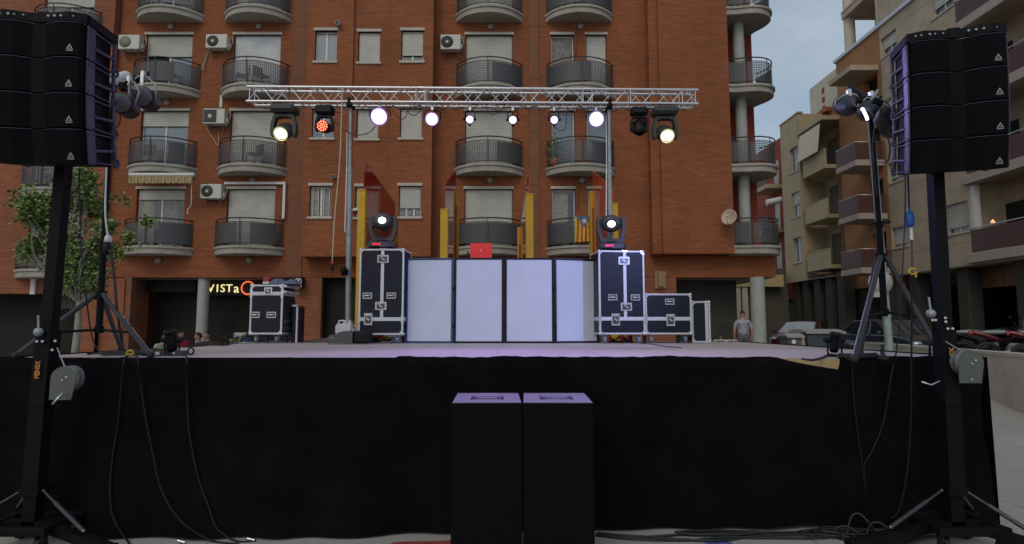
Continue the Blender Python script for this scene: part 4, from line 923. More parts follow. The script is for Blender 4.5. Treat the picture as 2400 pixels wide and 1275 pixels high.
# ------------------------------------------------------------------ two subwoofers standing before the skirt
p0, p1 = G(1075, 1275), None
SBW = .49; yf = 4.24
def sub(x0, label, rz=0):
    t = thing('subwoofer', label, 'loudspeaker', (x0, yf, 0), rz, 'subwoofers in front of the stage')
    h = W(1200, 944, yf).z; D_ = .62
    mb = MB(); mb.bx(-SBW/2, SBW/2, .03, D_, .03, h, .012); put('cabinet', mb, mat('subwoofer_paint', (.020, .018, .021), .55, spec=.2, var=.25, scale=20, bump=.25, bscale=350), t, local=True)
    mb = MB(); mb.bx(-SBW/2+.0005, SBW/2-.0005, 0, .029, .03, h-.004, .004); put('grille', mb, grill_m, t, local=True)
    mb = MB(); mb.bx(-SBW/2+.004, SBW/2-.004, .004, D_-.004, h-.003, h+.001); put('lit_top_sheet', mb, mat('subwoofer_lit_top', (.11, .105, .108), .55, var=.4, scale=14, bump=.2, bscale=300), t, local=True)  # lamp light on the top is put into this lighter sheet
    mb = MB(); mb.bx(-.10, .10, .2, .34, h+.0015, h+.004, .001); mb.bx(-.12, -.102, .18, .36, h, h+.006); mb.bx(.102, .12, .18, .36, h, h+.006); put('handle_plate', mb, blk, t, local=True)
    mb = MB(); mb.bx(-.075, .075, .22, .26, h+.004, h+.008); put('handle', mb, chrome, t, local=True)
    for sx in (-1, 1): mb = MB(); mb.bx(sx*SBW/2-.006, sx*SBW/2+.006, .15, .33, h-.23, h-.1, .004); put('side_handle', mb, blk, t, local=True)
    for sx in (-1, 1):
        for y in (.08, D_-.08): mb = MB(); mb.tube((sx*.19, y, 0), (sx*.19, y, .03), .02); put('foot', mb, rubber, t, local=True)
    return t
sub(W(1141, 950, yf).x, 'tall black subwoofer, the one nearer the left mast, scuffed along its side', R(1.5))
sub(W(1308, 950, yf).x, 'tall black subwoofer standing close beside its twin, nearer the floor cables', R(-1.2))
# ------------------------------------------------------------------ line arrays
EH = .2735; EW = .342
def element(label, group):
    t = thing('line_array_speaker', label, 'loudspeaker', group=group); h = EH-.010; w = EW
    mb = MB(); mb.prism([(-w, .04), (w, .04), (w*.985, .12), (w*.975, .37), (-w*.975, .37), (-w*.985, .12)], 'z', 0, h); put('cabinet', mb, cab_m, t, local=True)
    for sx in (-1, 1):
        mb = MB(); pl = [(sx*.012, .055), (sx*.05, .040), (sx*w*.45, -.008), (sx*w*.8, -.014), (sx*(w-.02), -.004), (sx*(w-.002), .02), (sx*(w-.002), .038), (sx*.012, .062)]
        mb.prism(pl, 'z', .004, h-.004); put('grille', mb, grill_m, t, local=True)
        mb = MB(); mb.path([(x, y-.002, h-.003) for x, y in pl[:6]], .0028, 4); put('grille_edge_highlight', mb, rig_m, t, local=True)  # thin highlight along the top edge, put in as a lighter tube
    for sx in (-1, 1):
        mb = MB(); x = sx*(w+.010)
        mb.bx(x-.006, x+.006, .045, .135, .004, h-.002); 
        mb.path([(x, .39, .0), (x, .395, h*.5), (x, .39, h)], .015, 6); mb.tube((x, .13, h*.42), (x, .39, h*.5), .013); mb.tube((x, .14, .02), (x, .39, .02), .006); mb.tube((x, .14, h-.02), (x, .39, h-.02), .006)
        mb.path([(x, .415+.034*math.cos(a), .035+.034*math.sin(a)) for a in [2*PI*i/12 for i in range(12)]], .011, 6, True)
        for z in (.02, h-.03): mb.tube((x-.012, .06, z), (x+.012, .06, z), .008); mb.tube((x-.012, .13, z), (x+.012, .13, z), .007)
        put('side_rigging', mb, rig_m, t, local=True)
    mb = MB(); ex, ez, s_ = .262, .045, .024
    for sg_ in (-1, 1): mb.prism([(ex+sg_*s_, ez), (ex+sg_*s_*.66, ez), (ex, ez+s_*1.18), (ex, ez+s_*1.75)], 'y', -.020, -.014)
    mb.prism([(ex-s_*.26, ez), (ex+s_*.26, ez), (ex, ez+s_*.5)], 'y', -.020, -.014); mb.bx(ex-s_, ex+s_, -.019, -.014, ez-.012, ez-.006)
    put('emblem', mb, mat('emblem_silver', (.30, .30, .30), .4, .2), t, local=True)
    return t
def flyframe(label):
    t = thing('fly_frame', label, 'rigging frame'); w = EW
    mb = MB(); pl = [(-w-.01, .03), (-w*.7, -.01), (-.05, .04), (.05, .04), (w*.7, -.01), (w+.01, .03)]
    for (a, b) in zip(pl, pl[1:]): mb.prism([a, b, (b[0], b[1]+.03), (a[0], a[1]+.03)], 'z', .004, .072)
    mb.bx(-w-.015, -w+.015, .05, .42, .0, .07); mb.bx(w-.015, w+.015, .05, .42, 0, .07); mb.bx(-w, w, .38, .42, .01, .06); mb.bx(-.05, .05, .06, .5, .03, .1, .01)
    put('frame', mb, blk, t, local=True)
    for x, r in ((-.30, .009), (-.26, .009), (-.2, .012), (-.16, .008), (-.1, .008), (.08, .012), (.13, .012), (.18, .011), (.27, .007)):
        mb = MB(); mb.tube((x, .0-abs(abs(x)-.22)*-.12, .038), (x, -.012-abs(abs(x)-.22)*-.12, .038), r*.8, n=8); put('bolt', mb, galv, t, local=True)
    return t
for sd, px, rz, pyb, nmS in ((-1, 85, R(4), 46, 'left'), (1, 2245, R(-15), 84, 'right')):
    base = W(px, pyb, 4.36); sc_ = 1. if sd < 0 else .935; top_ = Vector((base.x, 4.36, base.z)); P_ = top_.copy(); RZ = Matrix.Rotation(rz, 3, 'Z')
    nm_ = 'beside the young tree' if sd < 0 else 'before the beige building'; grp = f'hanging speaker array {nm_}'
    for i, (nm, an) in enumerate((('topmost', 2), ('second from top', 4), ('third from top', 7), ('lowest', 11))):
        lab = f'{nm} black box of the hanging speaker array {nm_}'
        if sd < 0 and i == 0: E0 = element(lab, grp); e = E0
        else: e = dup(E0, (0, 0, 0), 0, lab, grp)
        P_ = P_ - RZ @ Vector((0, -math.sin(R(an)), math.cos(R(an))))*EH*sc_
        e.location = P_; e.rotation_euler = (R(an), 0, rz); e.scale = (sc_,)*3
    if sd < 0: F0 = flyframe(f'black drilled steel frame carrying the speaker array {nm_}'); f_ = F0
    else: f_ = dup(F0, (0, 0, 0), 0, f'black drilled steel frame carrying the speaker array {nm_}')
    f_.location = top_; f_.rotation_euler = (R(2), 0, rz); f_.scale = (sc_,)*3
ARR_TOP = top_.z
# ------------------------------------------------------------------ lifting masts that carry the arrays
MYm = 4.80
def mast(bot, top, sd, label):
    b, tp = W(*bot, MYm), W(*top, MYm); ax = (tp-b).normalized(); zt = ARR_TOP+.05
    base = b+ax*((0-b.z)/ax.z)
    t = thing('lifting_mast', label, 'lifting mast', (base.x, base.y, 0), 0, 'lifting masts in front of the stage')
    def at(z): return base+ax*(z/ax.z)
    def sq(mb, z0, z1, s, ox=0, oy=0, bev=.006):
        a, c = at(z0), at(z1); n = 4; vs = []
        for p_ in (a, c):
            for dx, dy in ((-1, -1), (1, -1), (1, 1), (-1, 1)): vs.append((p_.x+dx*s/2+ox, p_.y+dy*s/2+oy, p_.z))
        mb.add(vs, [(0, 1, 5, 4), (1, 2, 6, 5), (2, 3, 7, 6), (3, 0, 4, 7), (3, 2, 1, 0), (4, 5, 6, 7)])
    zc = W(bot[0], 800, MYm).z
    mb = MB(); sq(mb, .12, zc+.03, .10); sq(mb, zc-.5, zc+.09, .115, -.0, -.005); sq(mb, .42, zc-.02, .042, sd*.074, 0) ; put('lower_tube', mb, blk, t)
    mb = MB(); sq(mb, zc, zt, .088); put('upper_tube', mb, blk, t)
    mb = MB(); sq(mb, .40, .455, .165); put('hub', mb, blk, t)
    mb = MB(); q = at(zt); mb.bx(q.x-.06, q.x+.06, q.y-.16, q.y+.06, zt, zt+.06, .01); put('head_bracket', mb, blk, t)
    # base frame, casters, outriggers with braces
    c = at(.2); mb = MB()
    for dy in (-.2, .2): mb.bx(c.x-.27, c.x+.27, c.y+dy-.03, c.y+dy+.03, .15, .21, .005)
    for dx in (-.24, .24): mb.bx(c.x+dx-.03, c.x+dx+.03, c.y-.17, c.y+.17, .152, .208, .005)
    mb.bx(c.x-.21, c.x+.21, c.y-.05, c.y+.05, .15, .2); put('base_frame', mb, blk, t)
    for dx in (-.22, .22):
        for dy in (-.19, .19):
            mb = MB(); cx, cy = c.x+dx, c.y+dy; mb.tube((cx-.02, cy-.01, .065), (cx+.02, cy-.01, .065), .062, n=16); mb.bx(cx-.03, cx-.022, cy-.03, cy+.03, .06, .15); mb.bx(cx+.022, cx+.03, cy-.03, cy+.03, .06, .15); put('caster', mb, rubber, t)
    hubp = at(.43)
    for ang in ((180, -47, 40) if sd > 0 else (0, 227, 140)):
        d = Vector((math.cos(R(ang)), math.sin(R(ang)), 0)); L = .98 if ang in (0, 180) else .85
        if sd < 0 and ang == 0: d = Vector((.93, -.36, 0))
        if ang == 180: d = Vector((-.97, -.22, 0))
        mb = MB(); a = Vector((c.x, c.y, .17))+d*.2; e_ = Vector((c.x, c.y, .085))+d*L; n_ = Vector((-d.y, d.x, 0))*.035
        vs = [a-n_+Vector((0, 0, -.035)), a+n_+Vector((0, 0, -.035)), a+n_+Vector((0, 0, .035)), a-n_+Vector((0, 0, .035)), e_-n_+Vector((0, 0, -.035)), e_+n_+Vector((0, 0, -.035)), e_+n_+Vector((0, 0, .035)), e_-n_+Vector((0, 0, .035))]
        mb.add(vs, [(0, 1, 2, 3), (7, 6, 5, 4), (0, 4, 5, 1), (1, 5, 6, 2), (2, 6, 7, 3), (3, 7, 4, 0)]); mb.tube(e_-d*.04+Vector((0, 0, .06)), e_-d*.04+Vector((0, 0, -.07)), .018); mb.lathe([(0, .012), (.05, .012), (.055, 0), (0, 0)], 14, Matrix.Translation((e_.x-d.x*.04, e_.y-d.y*.04, .002)))
        leg = put('outrigger', mb, blk, t)
        mb = MB(); h0 = hubp+d*.1; h1 = Vector((c.x, c.y, .19))+d*L*.60; mb.tube(h0, h0+(h1-h0)*.35, .010); mb.tube(h0+(h1-h0)*.3, h1, .017); put('brace', mb, mat('worn_black_steel', (.05, .052, .055), .4, .4, var=.3, scale=30), leg)
        mb = MB(); mb.sph(h1, .013, 5); put('bolt', mb, galv, leg); mb = MB(); mb.sph(h0, .011, 5); put('bolt', mb, galv, leg)
    # winch, handle and wire
    wx = (148, 897) if sd < 0 else (2276, 858)
    wc = W(*wx, MYm-.14)
    mb = MB(); r = .098
    pl = [(wc.x+r*math.cos(a), wc.z+r*math.sin(a)*.95+.03) for a in [R(x) for x in range(-10, 191, 12)]]+[(wc.x-r, wc.z-.13), (wc.x+r*.72, wc.z-.13)]
    mb.prism(pl, 'y', wc.y-.004, wc.y+.004); put('winch_plate', mb, winch_m, t)
    mb = MB(); mb.lathe([(.03, -.01), (.1, -.01), (.1, 0), (.06, .005), (.06, .035), (.1, .04), (.1, .05), (.0, .05)], 24, Matrix.Translation((wc.x-.025*sd*1.0, wc.y+.01, wc.z+.03)) @ Matrix.Rotation(R(-90), 4, 'X')); put('winch_drum', mb, mat('winch_drum_steel', (.12, .125, .125), .5, .3, var=.3, scale=20), t)
    mb = MB()
    for dx, dz_, m_r in ((0, .02, .008), (.03, .045, .01), (-.01, -.1, .010)): mb.tube((wc.x+dx, wc.y-.014, wc.z+dz_), (wc.x+dx, wc.y, wc.z+dz_), m_r)
    put('winch_bolt', mb, chrome, t)
    mb = MB(); a_, b_ = (W(128, 938, MYm-.22), W(112, 952, MYm-.24)) if sd < 0 else (W(2192, 895, MYm-.2), W(2178, 900, MYm-.22))
    if sd < 0: mb.path([W(152, 925, MYm-.16), W(146, 922, MYm-.2), W(122, 948, MYm-.24)], .008)
    else: mb.path([W(2160, 895, MYm-.2), W(2182, 902, MYm-.2), W(2202, 893, MYm-.2)], .006)
    put('winch_handle', mb, chrome, t)
    mb = MB(); q = W(134, 815, MYm-.1) if sd < 0 else W(2216, 800, MYm-.1); mb.tube(q, wc+Vector((.01 if sd < 0 else -.06, 0, .11)), .004); put('winch_wire', mb, galv, t)
    mb = MB(); k = W(90 if sd < 0 else 2182, 778 if sd < 0 else 735, MYm-.1); mb.sph(k, .035, 7); mb.tube(k+Vector((0, 0, .02)), k+Vector((-.01, 0, .13)), .008); put('locking_lever', mb, galv, t)
    mb = MB()
    for px_, py_ in (((86, 800), (99, 800), (129, 799), (122, 820)) if sd < 0 else ((2186, 750), (2193, 750), (2216, 745), (2217, 754), (2222, 770), (2233, 770))): mb.tube(W(px_, py_, MYm-.10), W(px_, py_, MYm-.07), .010)
    put('collar_bolt', mb, chrome, t)
    v, f = text_mesh('FENIX', .050, .002, 1.0, .002); lp_ = W(88, 867, MYm-.083) if sd < 0 else W(2232, 836, MYm-.083)
    lp_.y = at(lp_.z).y-.083
    mb = MB(); mb.add([(lp_.x-q.y, lp_.y-q.z, lp_.z+q.x) for q in v], f); put('lettering', mb, mat('flame_lettering', (.50, .22, .03), .5, var=.5, scale=30), t)
    return t
mast((78, 1200), (149, 395), -1, 'black lifting mast with a grey winch, before the tree side of the stage')
mast((2232, 1160), (2191, 395), 1, 'black lifting mast with a grey winch, before the parked motorcycles')
# ------------------------------------------------------------------ lamps
def spot(name, loc, target, col, watts, ang=60, blend=.6, rad=.06):
    l = bpy.data.lights.new(name, 'SPOT'); l.energy = watts; l.color = col; l.spot_size = R(ang); l.spot_blend = blend; l.shadow_soft_size = rad
    o = bpy.data.objects.new(name, l); C.objects.link(o); o.location = loc; o.rotation_euler = (Vector(loc)-Vector(target)).to_track_quat('Z', 'Y').to_euler(); return o
def aim(d):
    """matrix whose +z looks along d"""
    return Vector(d).to_track_quat('Z', 'Y').to_matrix().to_4x4()
lens_p = mat('lit_lens_violet', (1, 1, 1), .4, var=0, emit=(.97, .82, 1.), es=14)
lens_b = mat('lit_lens_bluish', (1, 1, 1), .4, var=0, emit=(.86, .84, 1.), es=14)
halo_p = mat('halo_violet', (.6, .4, .9), .4, var=0, emit=(.90, .62, 1.), es=1.6); halo_p2 = mat('halo_outer_violet', (.3, .2, .4), .4, var=0, emit=(.50, .26, .85), es=.5); halo_b = mat('halo_bluish', (.5, .5, .9), .4, var=0, emit=(.74, .70, 1.), es=1.6); halo_b2 = mat('halo_outer_bluish', (.3, .2, .4), .4, var=0, emit=(.36, .34, .9), es=.5)  # glow around the lenses is put into these emissive halo rings
halo_y = mat('halo_warm', (.8, .8, .5), .4, var=0, emit=(.75, .72, .32), es=.9)  # same halo for the warm lamps, added as a glowing ring
lens_y = mat('lit_lens_warm', (1, 1, 1), .4, var=0, emit=(1, .98, .72), es=9)
lens_g = mat('lit_lens_green_rim', (1, 1, 1), .4, var=0, emit=(.86, 1, .80), es=5)
lens_w = mat('lit_lens_white', (1, 1, 1), .4, var=0, emit=(1, .98, .85), es=5)
def par(label, pos, d, r, L, lens, body=None, top=None, clampz=None, group='par cans hanging from the truss', yoke=True, cat='stage light', ring=None):
    pos = Vector(pos); d = Vector(d).normalized(); Mx = Matrix.Translation(pos) @ aim(d)
    t = thing('par_can', label, cat, pos, 0, group); body = body or blkp
    mb = MB(); mb.lathe([(0, -L), (r*.45, -L), (r*.78, -L*.78), (r*1.0, -L*.45), (r*1.06, -.02), (r*1.06, .02), (r*1.0, .02), (r*.98, -.01)], 20, Mx); put('housing', mb, body, t)
    k_ = .66 if ring else 1.
    mb = MB(); mb.lathe([(r*.98*k_, -.012), (r*.6*k_, -.004), (0, 0)], 20, Mx); put('lens', mb, lens, t)
    if ring:  # two glowing rings added to draw the lens halo
        mb = MB(); mb.lathe([(r*.92, -.004), (r*.98*k_, -.010)], 28, Mx); put('halo_ring', mb, ring[0], t)
        mb = MB(); mb.lathe([(r*1.10, .006), (r*.92, -.004)], 28, Mx); put('halo_outer_ring', mb, ring[1], t)
    mb = MB()
    oc = [(r*1.24*math.cos(R(22.5+45*i)), r*1.24*math.sin(R(22.5+45*i))) for i in range(8)]
    vs = [Mx @ Vector((x, y, z)) for z in (.012, .022) for x, y in oc]+[Mx @ Vector((r*1.0*math.cos(R(22.5+45*i)), r*1.0*math.sin(R(22.5+45*i)), z)) for z in (.012, .022) for i in range(8)]
    mb.add(vs, [(i, (i+1) % 8, 8+(i+1) % 8, 8+i) for i in range(8)]+[(8+i, 8+(i+1) % 8, 24+(i+1) % 8, 24+i) for i in range(8)]+[(16+i, 16+(i+1) % 8, (i+1) % 8, i) for i in range(8)]); mb.M = Mx
    for a in (0, 180, 270): mb.box((r*1.4*math.cos(R(a)), r*1.4*math.sin(R(a)), .02), (.04, .04, .03))
    if r < .1: put('gel_frame', mb, body, t)
    if yoke and top:
        top = Vector(top); sx = Vector((1, 0, 0)); mb = MB(); q = pos-d*L*.4
        mb.path([q-sx*r*1.25, q-sx*r*1.25+(top-q)*.75, top-sx*r*.6+Vector((0, 0, -.02)), top+sx*r*.6+Vector((0, 0, -.02)), q+sx*r*1.25+(top-q)*.75, q+sx*r*1.25], .010, 5); put('yoke', mb, body, t)
        mb = MB(); mb.bx(top.x-.025, top.x+.025, top.y-.03, top.y+.03, top.z-.03, (clampz or top.z+.08), .006); put('clamp', mb, body if clampz is None else alu, t)
    return t
def moving_head(label, pos, s, d, lens, up=True, base=(.40, .30, .13), lr=.055, body=None, head='round', group=None, leds=None, disp=None, lenspos=None):
    """pos: middle of the base's mounting face; s scale; d direction of the beam"""
    t = thing('moving_head_light', label, 'stage light', pos, 0, group); body = body or blkp; P_ = Vector(pos); k = 1 if up else -1
    bw, bd, bh = [v*s for v in base]
    mb = MB(); z0, z1 = sorted((P_.z, P_.z+k*bh)); mb.bx(P_.x-bw/2, P_.x+bw/2, P_.y-bd/2, P_.y+bd/2, z0, z1, .035*s); mb.bx(P_.x-bw*.42, P_.x+bw*.42, P_.y-bd*.5-.012*s, P_.y, z0+.03*s, z1-.03*s, .01*s); put('base', mb, body, t)
    hw = .185*s; hz = P_.z+k*(bh+.285*s); top = P_.z+k*(bh+.012*s)
    mb = MB()
    for sx in (-1, 1):
        pts = [(sx*.07, 0), (sx*.15, .0), (sx*.20, .15), (sx*.205, .29), (sx*.19, .36), (sx*.145, .36), (sx*.15, .18), (sx*.12, .06), (sx*.07, .055)]
        mb.prism([(P_.x+x*s, top+k*z*s) for x, z in pts], 'y', P_.y-.06*s, P_.y+.06*s)
    mb.bx(P_.x-.10*s, P_.x+.10*s, P_.y-.058*s, P_.y+.058*s, min(top, top+k*.05*s), max(top, top+k*.05*s), .01*s); put('yoke', mb, body, t)
    hp = Vector((P_.x, P_.y, hz)); d = Vector(d).normalized(); Mx = Matrix.Translation(hp) @ aim(d)
    mb = MB(); prof = [(0, -.20), (.08, -.195), (.125, -.15), (.142, -.05), (.146, .06), (.132, .13), (.10, .165), (lr*1.15/s, .172), (lr*1.05/s, .155)]
    mb.lathe([(r*s, z*s) for r, z in prof], 24, Mx @ Matrix.Diagonal((1.0, .86, 1, 1)))
    hd = put('head', mb, body, t)
    mb = MB(); mb.M = Mx
    for i in range(5): mb.box((-.125*s, (-.06+i*.028)*s, .06*s), (.03*s, .010*s, .12*s))
    put('cooling_fin', mb, body, hd); mb = MB(); mb.M = Mx
    for i in range(5): mb.box((.125*s, (-.06+i*.028)*s, .06*s), (.03*s, .010*s, .12*s))
    put('cooling_fin', mb, body, hd)
    if lens:
        mb = MB(); mb.lathe([(lr*1.08, .150*s), (lr*.7, .162*s), (0, .168*s)], 20, Mx); put('lens', mb, lens, hd)
        if lens is lens_y: mb = MB(); mb.lathe([(lr*1.28, .168*s), (lr*1.07, .156*s)], 20, Mx); put('halo_ring', mb, halo_y, hd)
    if leds:
        mb = MB(); mb.lathe([(.125*s, .15*s), (0, .17*s)], 20, Mx); put('led_panel', mb, mat('red_led_panel', (.10, .004, .004), .4, emit=(.8, .02, .01), es=.35), hd)
        mb = MB(); mb.M = Mx
        for i, (x, y) in enumerate([(0, 0)]+[(.05*math.cos(R(60*j)), .05*math.sin(R(60*j))) for j in range(6)]+[(.098*math.cos(R(30*j+15)), .098*math.sin(R(30*j+15))) for j in range(12)]): mb.sph((x*s, y*s, .165*s), .016*s, 4, (1, 1, .6))
        put('led', mb, mat('red_led', (1, .2, .1), .4, var=0, emit=(1, .16, .07), es=5), hd)
    if disp:
        mb = MB(); mb.bx(P_.x-bw*.30, P_.x-bw*.30+.075*s*1.6, P_.y-bd*.5-.02*s, P_.y-bd*.5-.012*s, P_.z+.055*s, P_.z+.085*s); put('display', mb, disp, t)
        mb = MB(); mb.bx(P_.x-.02*s, P_.x+.14*s, P_.y-bd*.5-.018*s, P_.y-bd*.5-.012*s, P_.z+.03*s, P_.z+.10*s, .004); mb.bx(P_.x+.0*s, P_.x+.12*s, P_.y-bd*.5-.022*s, P_.y-bd*.5-.018*s, P_.z+.085*s, P_.z+.095*s); put('control_panel', mb, rig_m, t)
    return t
# ------------------------------------------------------------------ truss and its two stands
TY = 10.3
tL, tR = W(579, 203, TY), W(1636, 211, TY); tl, tr_ = W(579, 237, TY), W(1637, 243, TY)
tr = thing('lighting_truss', 'long silver box truss spanning the stage with lamps hanging from it', 'truss', ((tL.x+tR.x)/2, TY, tl.z))
def tp(u, top, back):    # u in metres from the left end
    Lt = tR.x-tL.x; a = (tL.lerp(tR, u/Lt) if top else tl.lerp(tr_, u/Lt)); return Vector((tL.x+u, TY+(.21 if back else 0), a.z))
LT = tR.x-tL.x
for top in (0, 1):
    for back in (0, 1):
        o_ = .09 if back else 0
        mb = MB(); mb.tube(tp(o_*.7, top, back), tp(LT-o_*.7, top, back), .0255, n=12)
        for cut in (.385, .755):
            q = tp(LT*cut, top, back); mb.tube(q-Vector((.06, 0, 0)), q+Vector((.06, 0, 0)), .029, n=12)
        put('chord', mb, alu, tr)
def lace_(a, b, n_, ph=0, par_=tr):
    mb = MB()
    for i in range(n_):
        u0, u1 = LT*(i+.06)/n_, LT*(i+.94)/n_
        q0, q1 = (a, b) if (i+ph) % 2 else (b, a)
        mb.tube(tp(u0, *q0), tp(u1, *q1), .008, n=6)
    put('lacing', mb, alu, par_)
lace_((1, 0), (0, 0), 32); lace_((1, 1), (0, 1), 32, 1); lace_((1, 0), (1, 1), 32, 1); lace_((0, 0), (0, 1), 32)
for u in (.05, LT*.375, LT*.395, LT*.745, LT*.765, LT-.05, LT-.28, LT*.85):
    mb = MB()
    for bk in (0, 1): mb.tube(tp(u, 0, bk), tp(u, 1, bk), .009, n=6)
    mb.tube(tp(u, 0, 0), tp(u, 0, 1), .009, n=6); mb.tube(tp(u, 1, 0), tp(u, 1, 1), .009, n=6); put('end_frame', mb, alu, tr)
for i, (px, pb) in enumerate(((822, 816), (1427, 1433))):
    a = W(px, 242, TY+.10); a.z = tp(a.x-tL.x, 0, 0).z-.03; b = W(pb, 760, TY+.10); ax = (b-a).normalized(); foot = b+ax*((DZ+.28-b.z)/ax.z)
    t = thing('truss_stand', ('grey telescopic truss stand with splayed feet behind the fog machine', 'grey telescopic truss stand rising behind the right moving head')[i], 'truss stand', (foot.x, foot.y, DZ), 0, 'stands carrying the truss')
    m1_, m2_ = a+(foot-a)*.30, a+(foot-a)*.58
    mb = MB(); mb.tube(foot, m2_, .050, n=16); put('lower_tube', mb, galv, t)
    mb = MB(); mb.tube(m2_, m1_, .040, n=16); mb.tube(m2_+Vector((0, 0, .03)), m2_-Vector((0, 0, .05)), .056, n=16); put('middle_tube', mb, galv, t)
    mb = MB(); mb.tube(m1_, a, .032, n=16); mb.tube(m1_+Vector((0, 0, .03)), m1_-Vector((0, 0, .05)), .048, n=16); put('upper_tube', mb, galv, t)
    mb = MB(); mb.tube(m2_+Vector((-.075, 0, .0)), m1_+Vector((-.055, 0, .05)), .014); mb.tube(m1_+Vector((-.055, 0, -.05)), a+Vector((-.052, 0, -.5)), .010); put('guide_rod', mb, white_p if i == 0 else alu, t)
    mb = MB(); mb.bx(a.x-.05, a.x+.05, a.y-.13, a.y+.13, a.z-.05, a.z+.0, .008); mb.bx(a.x-.03, a.x+.03, a.y-.13, a.y-.09, a.z, a.z+.1); put('truss_bracket', mb, blk, t)
    for k in range(4):
        an = R(45+90*k); mb = MB(); c_ = Vector((math.cos(an), math.sin(an), 0)); mb.tube(foot+Vector((0, 0, .1))+c_*.05, Vector((foot.x, foot.y, DZ+.02))+c_*.30, .014); put('leg', mb, white_p if i == 0 else alu, t)
    if i == 0:
        mb = MB(); q = W(803, 636, TY); mb.lathe([(.03, -.04), (.075, -.04), (.075, .04), (.03, .04)], 16, Matrix.Translation((q.x+.03, q.y, q.z)) @ Matrix.Rotation(R(80), 4, 'Y')); mb.tube((q.x-.04, q.y, q.z+.03), (q.x+.1, q.y, q.z), .02); put('winch', mb, blk, t)
# lamps on the truss
def clz(px): x = W(px, 240, TY).x; return tp(x-tL.x, 0, 0).z
FRONT = Vector((0, -1, -.35))
LP = ((888, 273, .150, lens_p, 'glaring violet par can, widened by its bloom, just beside the left truss stand'), (1012, 279, .115, lens_p, 'glaring violet par can, second from the left truss stand'), (1101, 280, .070, lens_p, 'violet lit par can above the left half of the shuttered balcony window'),  # bigger radii put the lens bloom into the shape
      (1202, 281, .072, lens_p, 'violet lit par can at the middle of the truss, above the booth'), (1299, 281, .070, lens_p, 'violet lit par can before the blue balcony door'), (1398, 279, .135, lens_b, 'glaring bluish par can, widened by its bloom, beside the right truss stand'))
for px, py, r, ln, lab in LP:
    p = W(px, py, TY+.02); q = Vector((0-p.x*.12, -p.y, 1.75-p.z)); z = clz(px)
    par(lab, p, q, r, .26, ln, top=(p.x, p.y+.06, z-.10), clampz=z+.02, ring=(halo_p, halo_p2) if ln is lens_p else (halo_b, halo_b2))
LY_ = 'moving heads hanging from the truss'
for px, hpx, lab in ((668, 671, 'moving head with warm white glare, the truss lamp nearest the tree'), (1557, 1555, 'moving head lamp with warm white glare, outermost before the bare brick wall')):
    p = W(px, 250, TY+.1); z = clz(px)-.05
    moving_head(lab, (p.x, TY+.1, z), 1.12, (0 if px < 1000 else 0, -1, -.62), lens_y, up=False, lr=.098, group=LY_, body=mat('glare_green_grey_plastic', (.035, .042, .034), .5, var=.15))  # greenish lamp glare is put into this body colour
p = W(762, 250, TY+.1)
moving_head('small moving head with a red lit dot panel beside the left truss stand', (p.x, TY+.1, clz(762)-.05), .80, (0, -1, -.12), None, up=False, base=(.40, .25, .20), leds=True, group=LY_)
p = W(1497, 250, TY+.1)
moving_head('small unlit moving head turned down, between the right stand and the outermost lamp', (p.x, TY+.1, clz(1497)-.05), .78, (0, -.35, -1), None, up=False, base=(.38, .25, .18), group=LY_)
for i, pxs in enumerate(((655, 683), (749, 777), (1483, 1509), (1543, 1571))):
    pass
# cables along and hanging below the truss
mb = MB(); pts = []
for i in range(90): u = LT*(.02+.96*i/89); q = tp(u, 0, 1); pts.append((q.x, q.y-.01+.03*math.sin(i*1.3), q.z-.03+.035*math.sin(i*2.1+noise.noise(Vector((i*.5, 0, 0)))*3)))
mb.path(smooth_pts(pts, 3), .007, 5); solo('truss_cable', mb, cable_m, 'black cable wound along the lower rear tube of the truss', 'cable')
def cable(pts, lab, r=.008, m=None, name='cable', group=None, k=7, cat='cable'):
    mb = MB(); mb.path(smooth_pts(pts, k), r, 5); return solo(name, mb, m or cable_m, lab, cat, group)
T_ = TY-.02
cable([W(779, 275, T_), W(800, 300, T_), W(830, 316, T_), W(862, 312, T_), W(880, 296, T_)], 'black cable sagging between the red lit lamp and the first violet lamp', .009)
cable([W(912, 245, T_), W(928, 270, T_), W(942, 279, T_), W(952, 272, T_), W(956, 250, T_)], 'black cable loop hanging under the truss between the first two violet lamps', .008)
cable([W(962, 246, T_), W(958, 265, T_), W(972, 270, T_), W(985, 258, T_), W(984, 244, T_)], 'small tangled cable loop under the truss joint left of the second violet lamp', .008)
cable([W(1140, 248, T_), W(1150, 268, T_), W(1172, 262, T_), W(1183, 246, T_)], 'black cable loop between the two middle violet lamps', .007)
cable([W(1258, 248, T_), W(1270, 268, T_), W(1288, 276, T_)], 'black cable running down to the violet lamp before the blue door', .007)
cable([W(1300, 297, T_), W(1312, 306, T_), W(1325, 300, T_), W(1328, 270, T_), W(1331, 245, T_)], 'black cable loop hanging below the lamp before the blue door', .007)
cable([W(1210, 243, T_), W(1235, 253, T_), W(1262, 247, T_), W(1285, 243, T_)], 'grey cable sagging from the middle of the truss', .008, cableg)
cable([W(787, 262, T_), W(800, 262, T_), W(803, 248, T_), W(796, 240, T_)], 'black cable curl at the side of the red lit lamp', .010)
for k, px in enumerate((1521, 1527, 1533)): cable([W(px, 245, T_), W(px+2, 260, T_), W(px-4, 272, T_), W(px+3, 285, T_)], ('thin dark wire dangling beside the unlit moving head, nearest to it', 'thin dark wire dangling midway between the two right moving heads', 'thin dark wire dangling beside the outermost right moving head')[k], .005)
cable([W(802, 205, T_-.05), W(801, 250, T_-.1), W(796, 380, T_-.1), W(785, 500, T_-.1), W(780, 585, T_-.1), W(779, 612, T_-.1)], 'cream cord hanging from the truss down to a red and black plug', .011, cream)
pg = thing('power_plug', 'red and black plug on the end of the hanging cream cord', 'plug', W(779, 636, T_-.1)); q = W(779, 622, T_-.1)
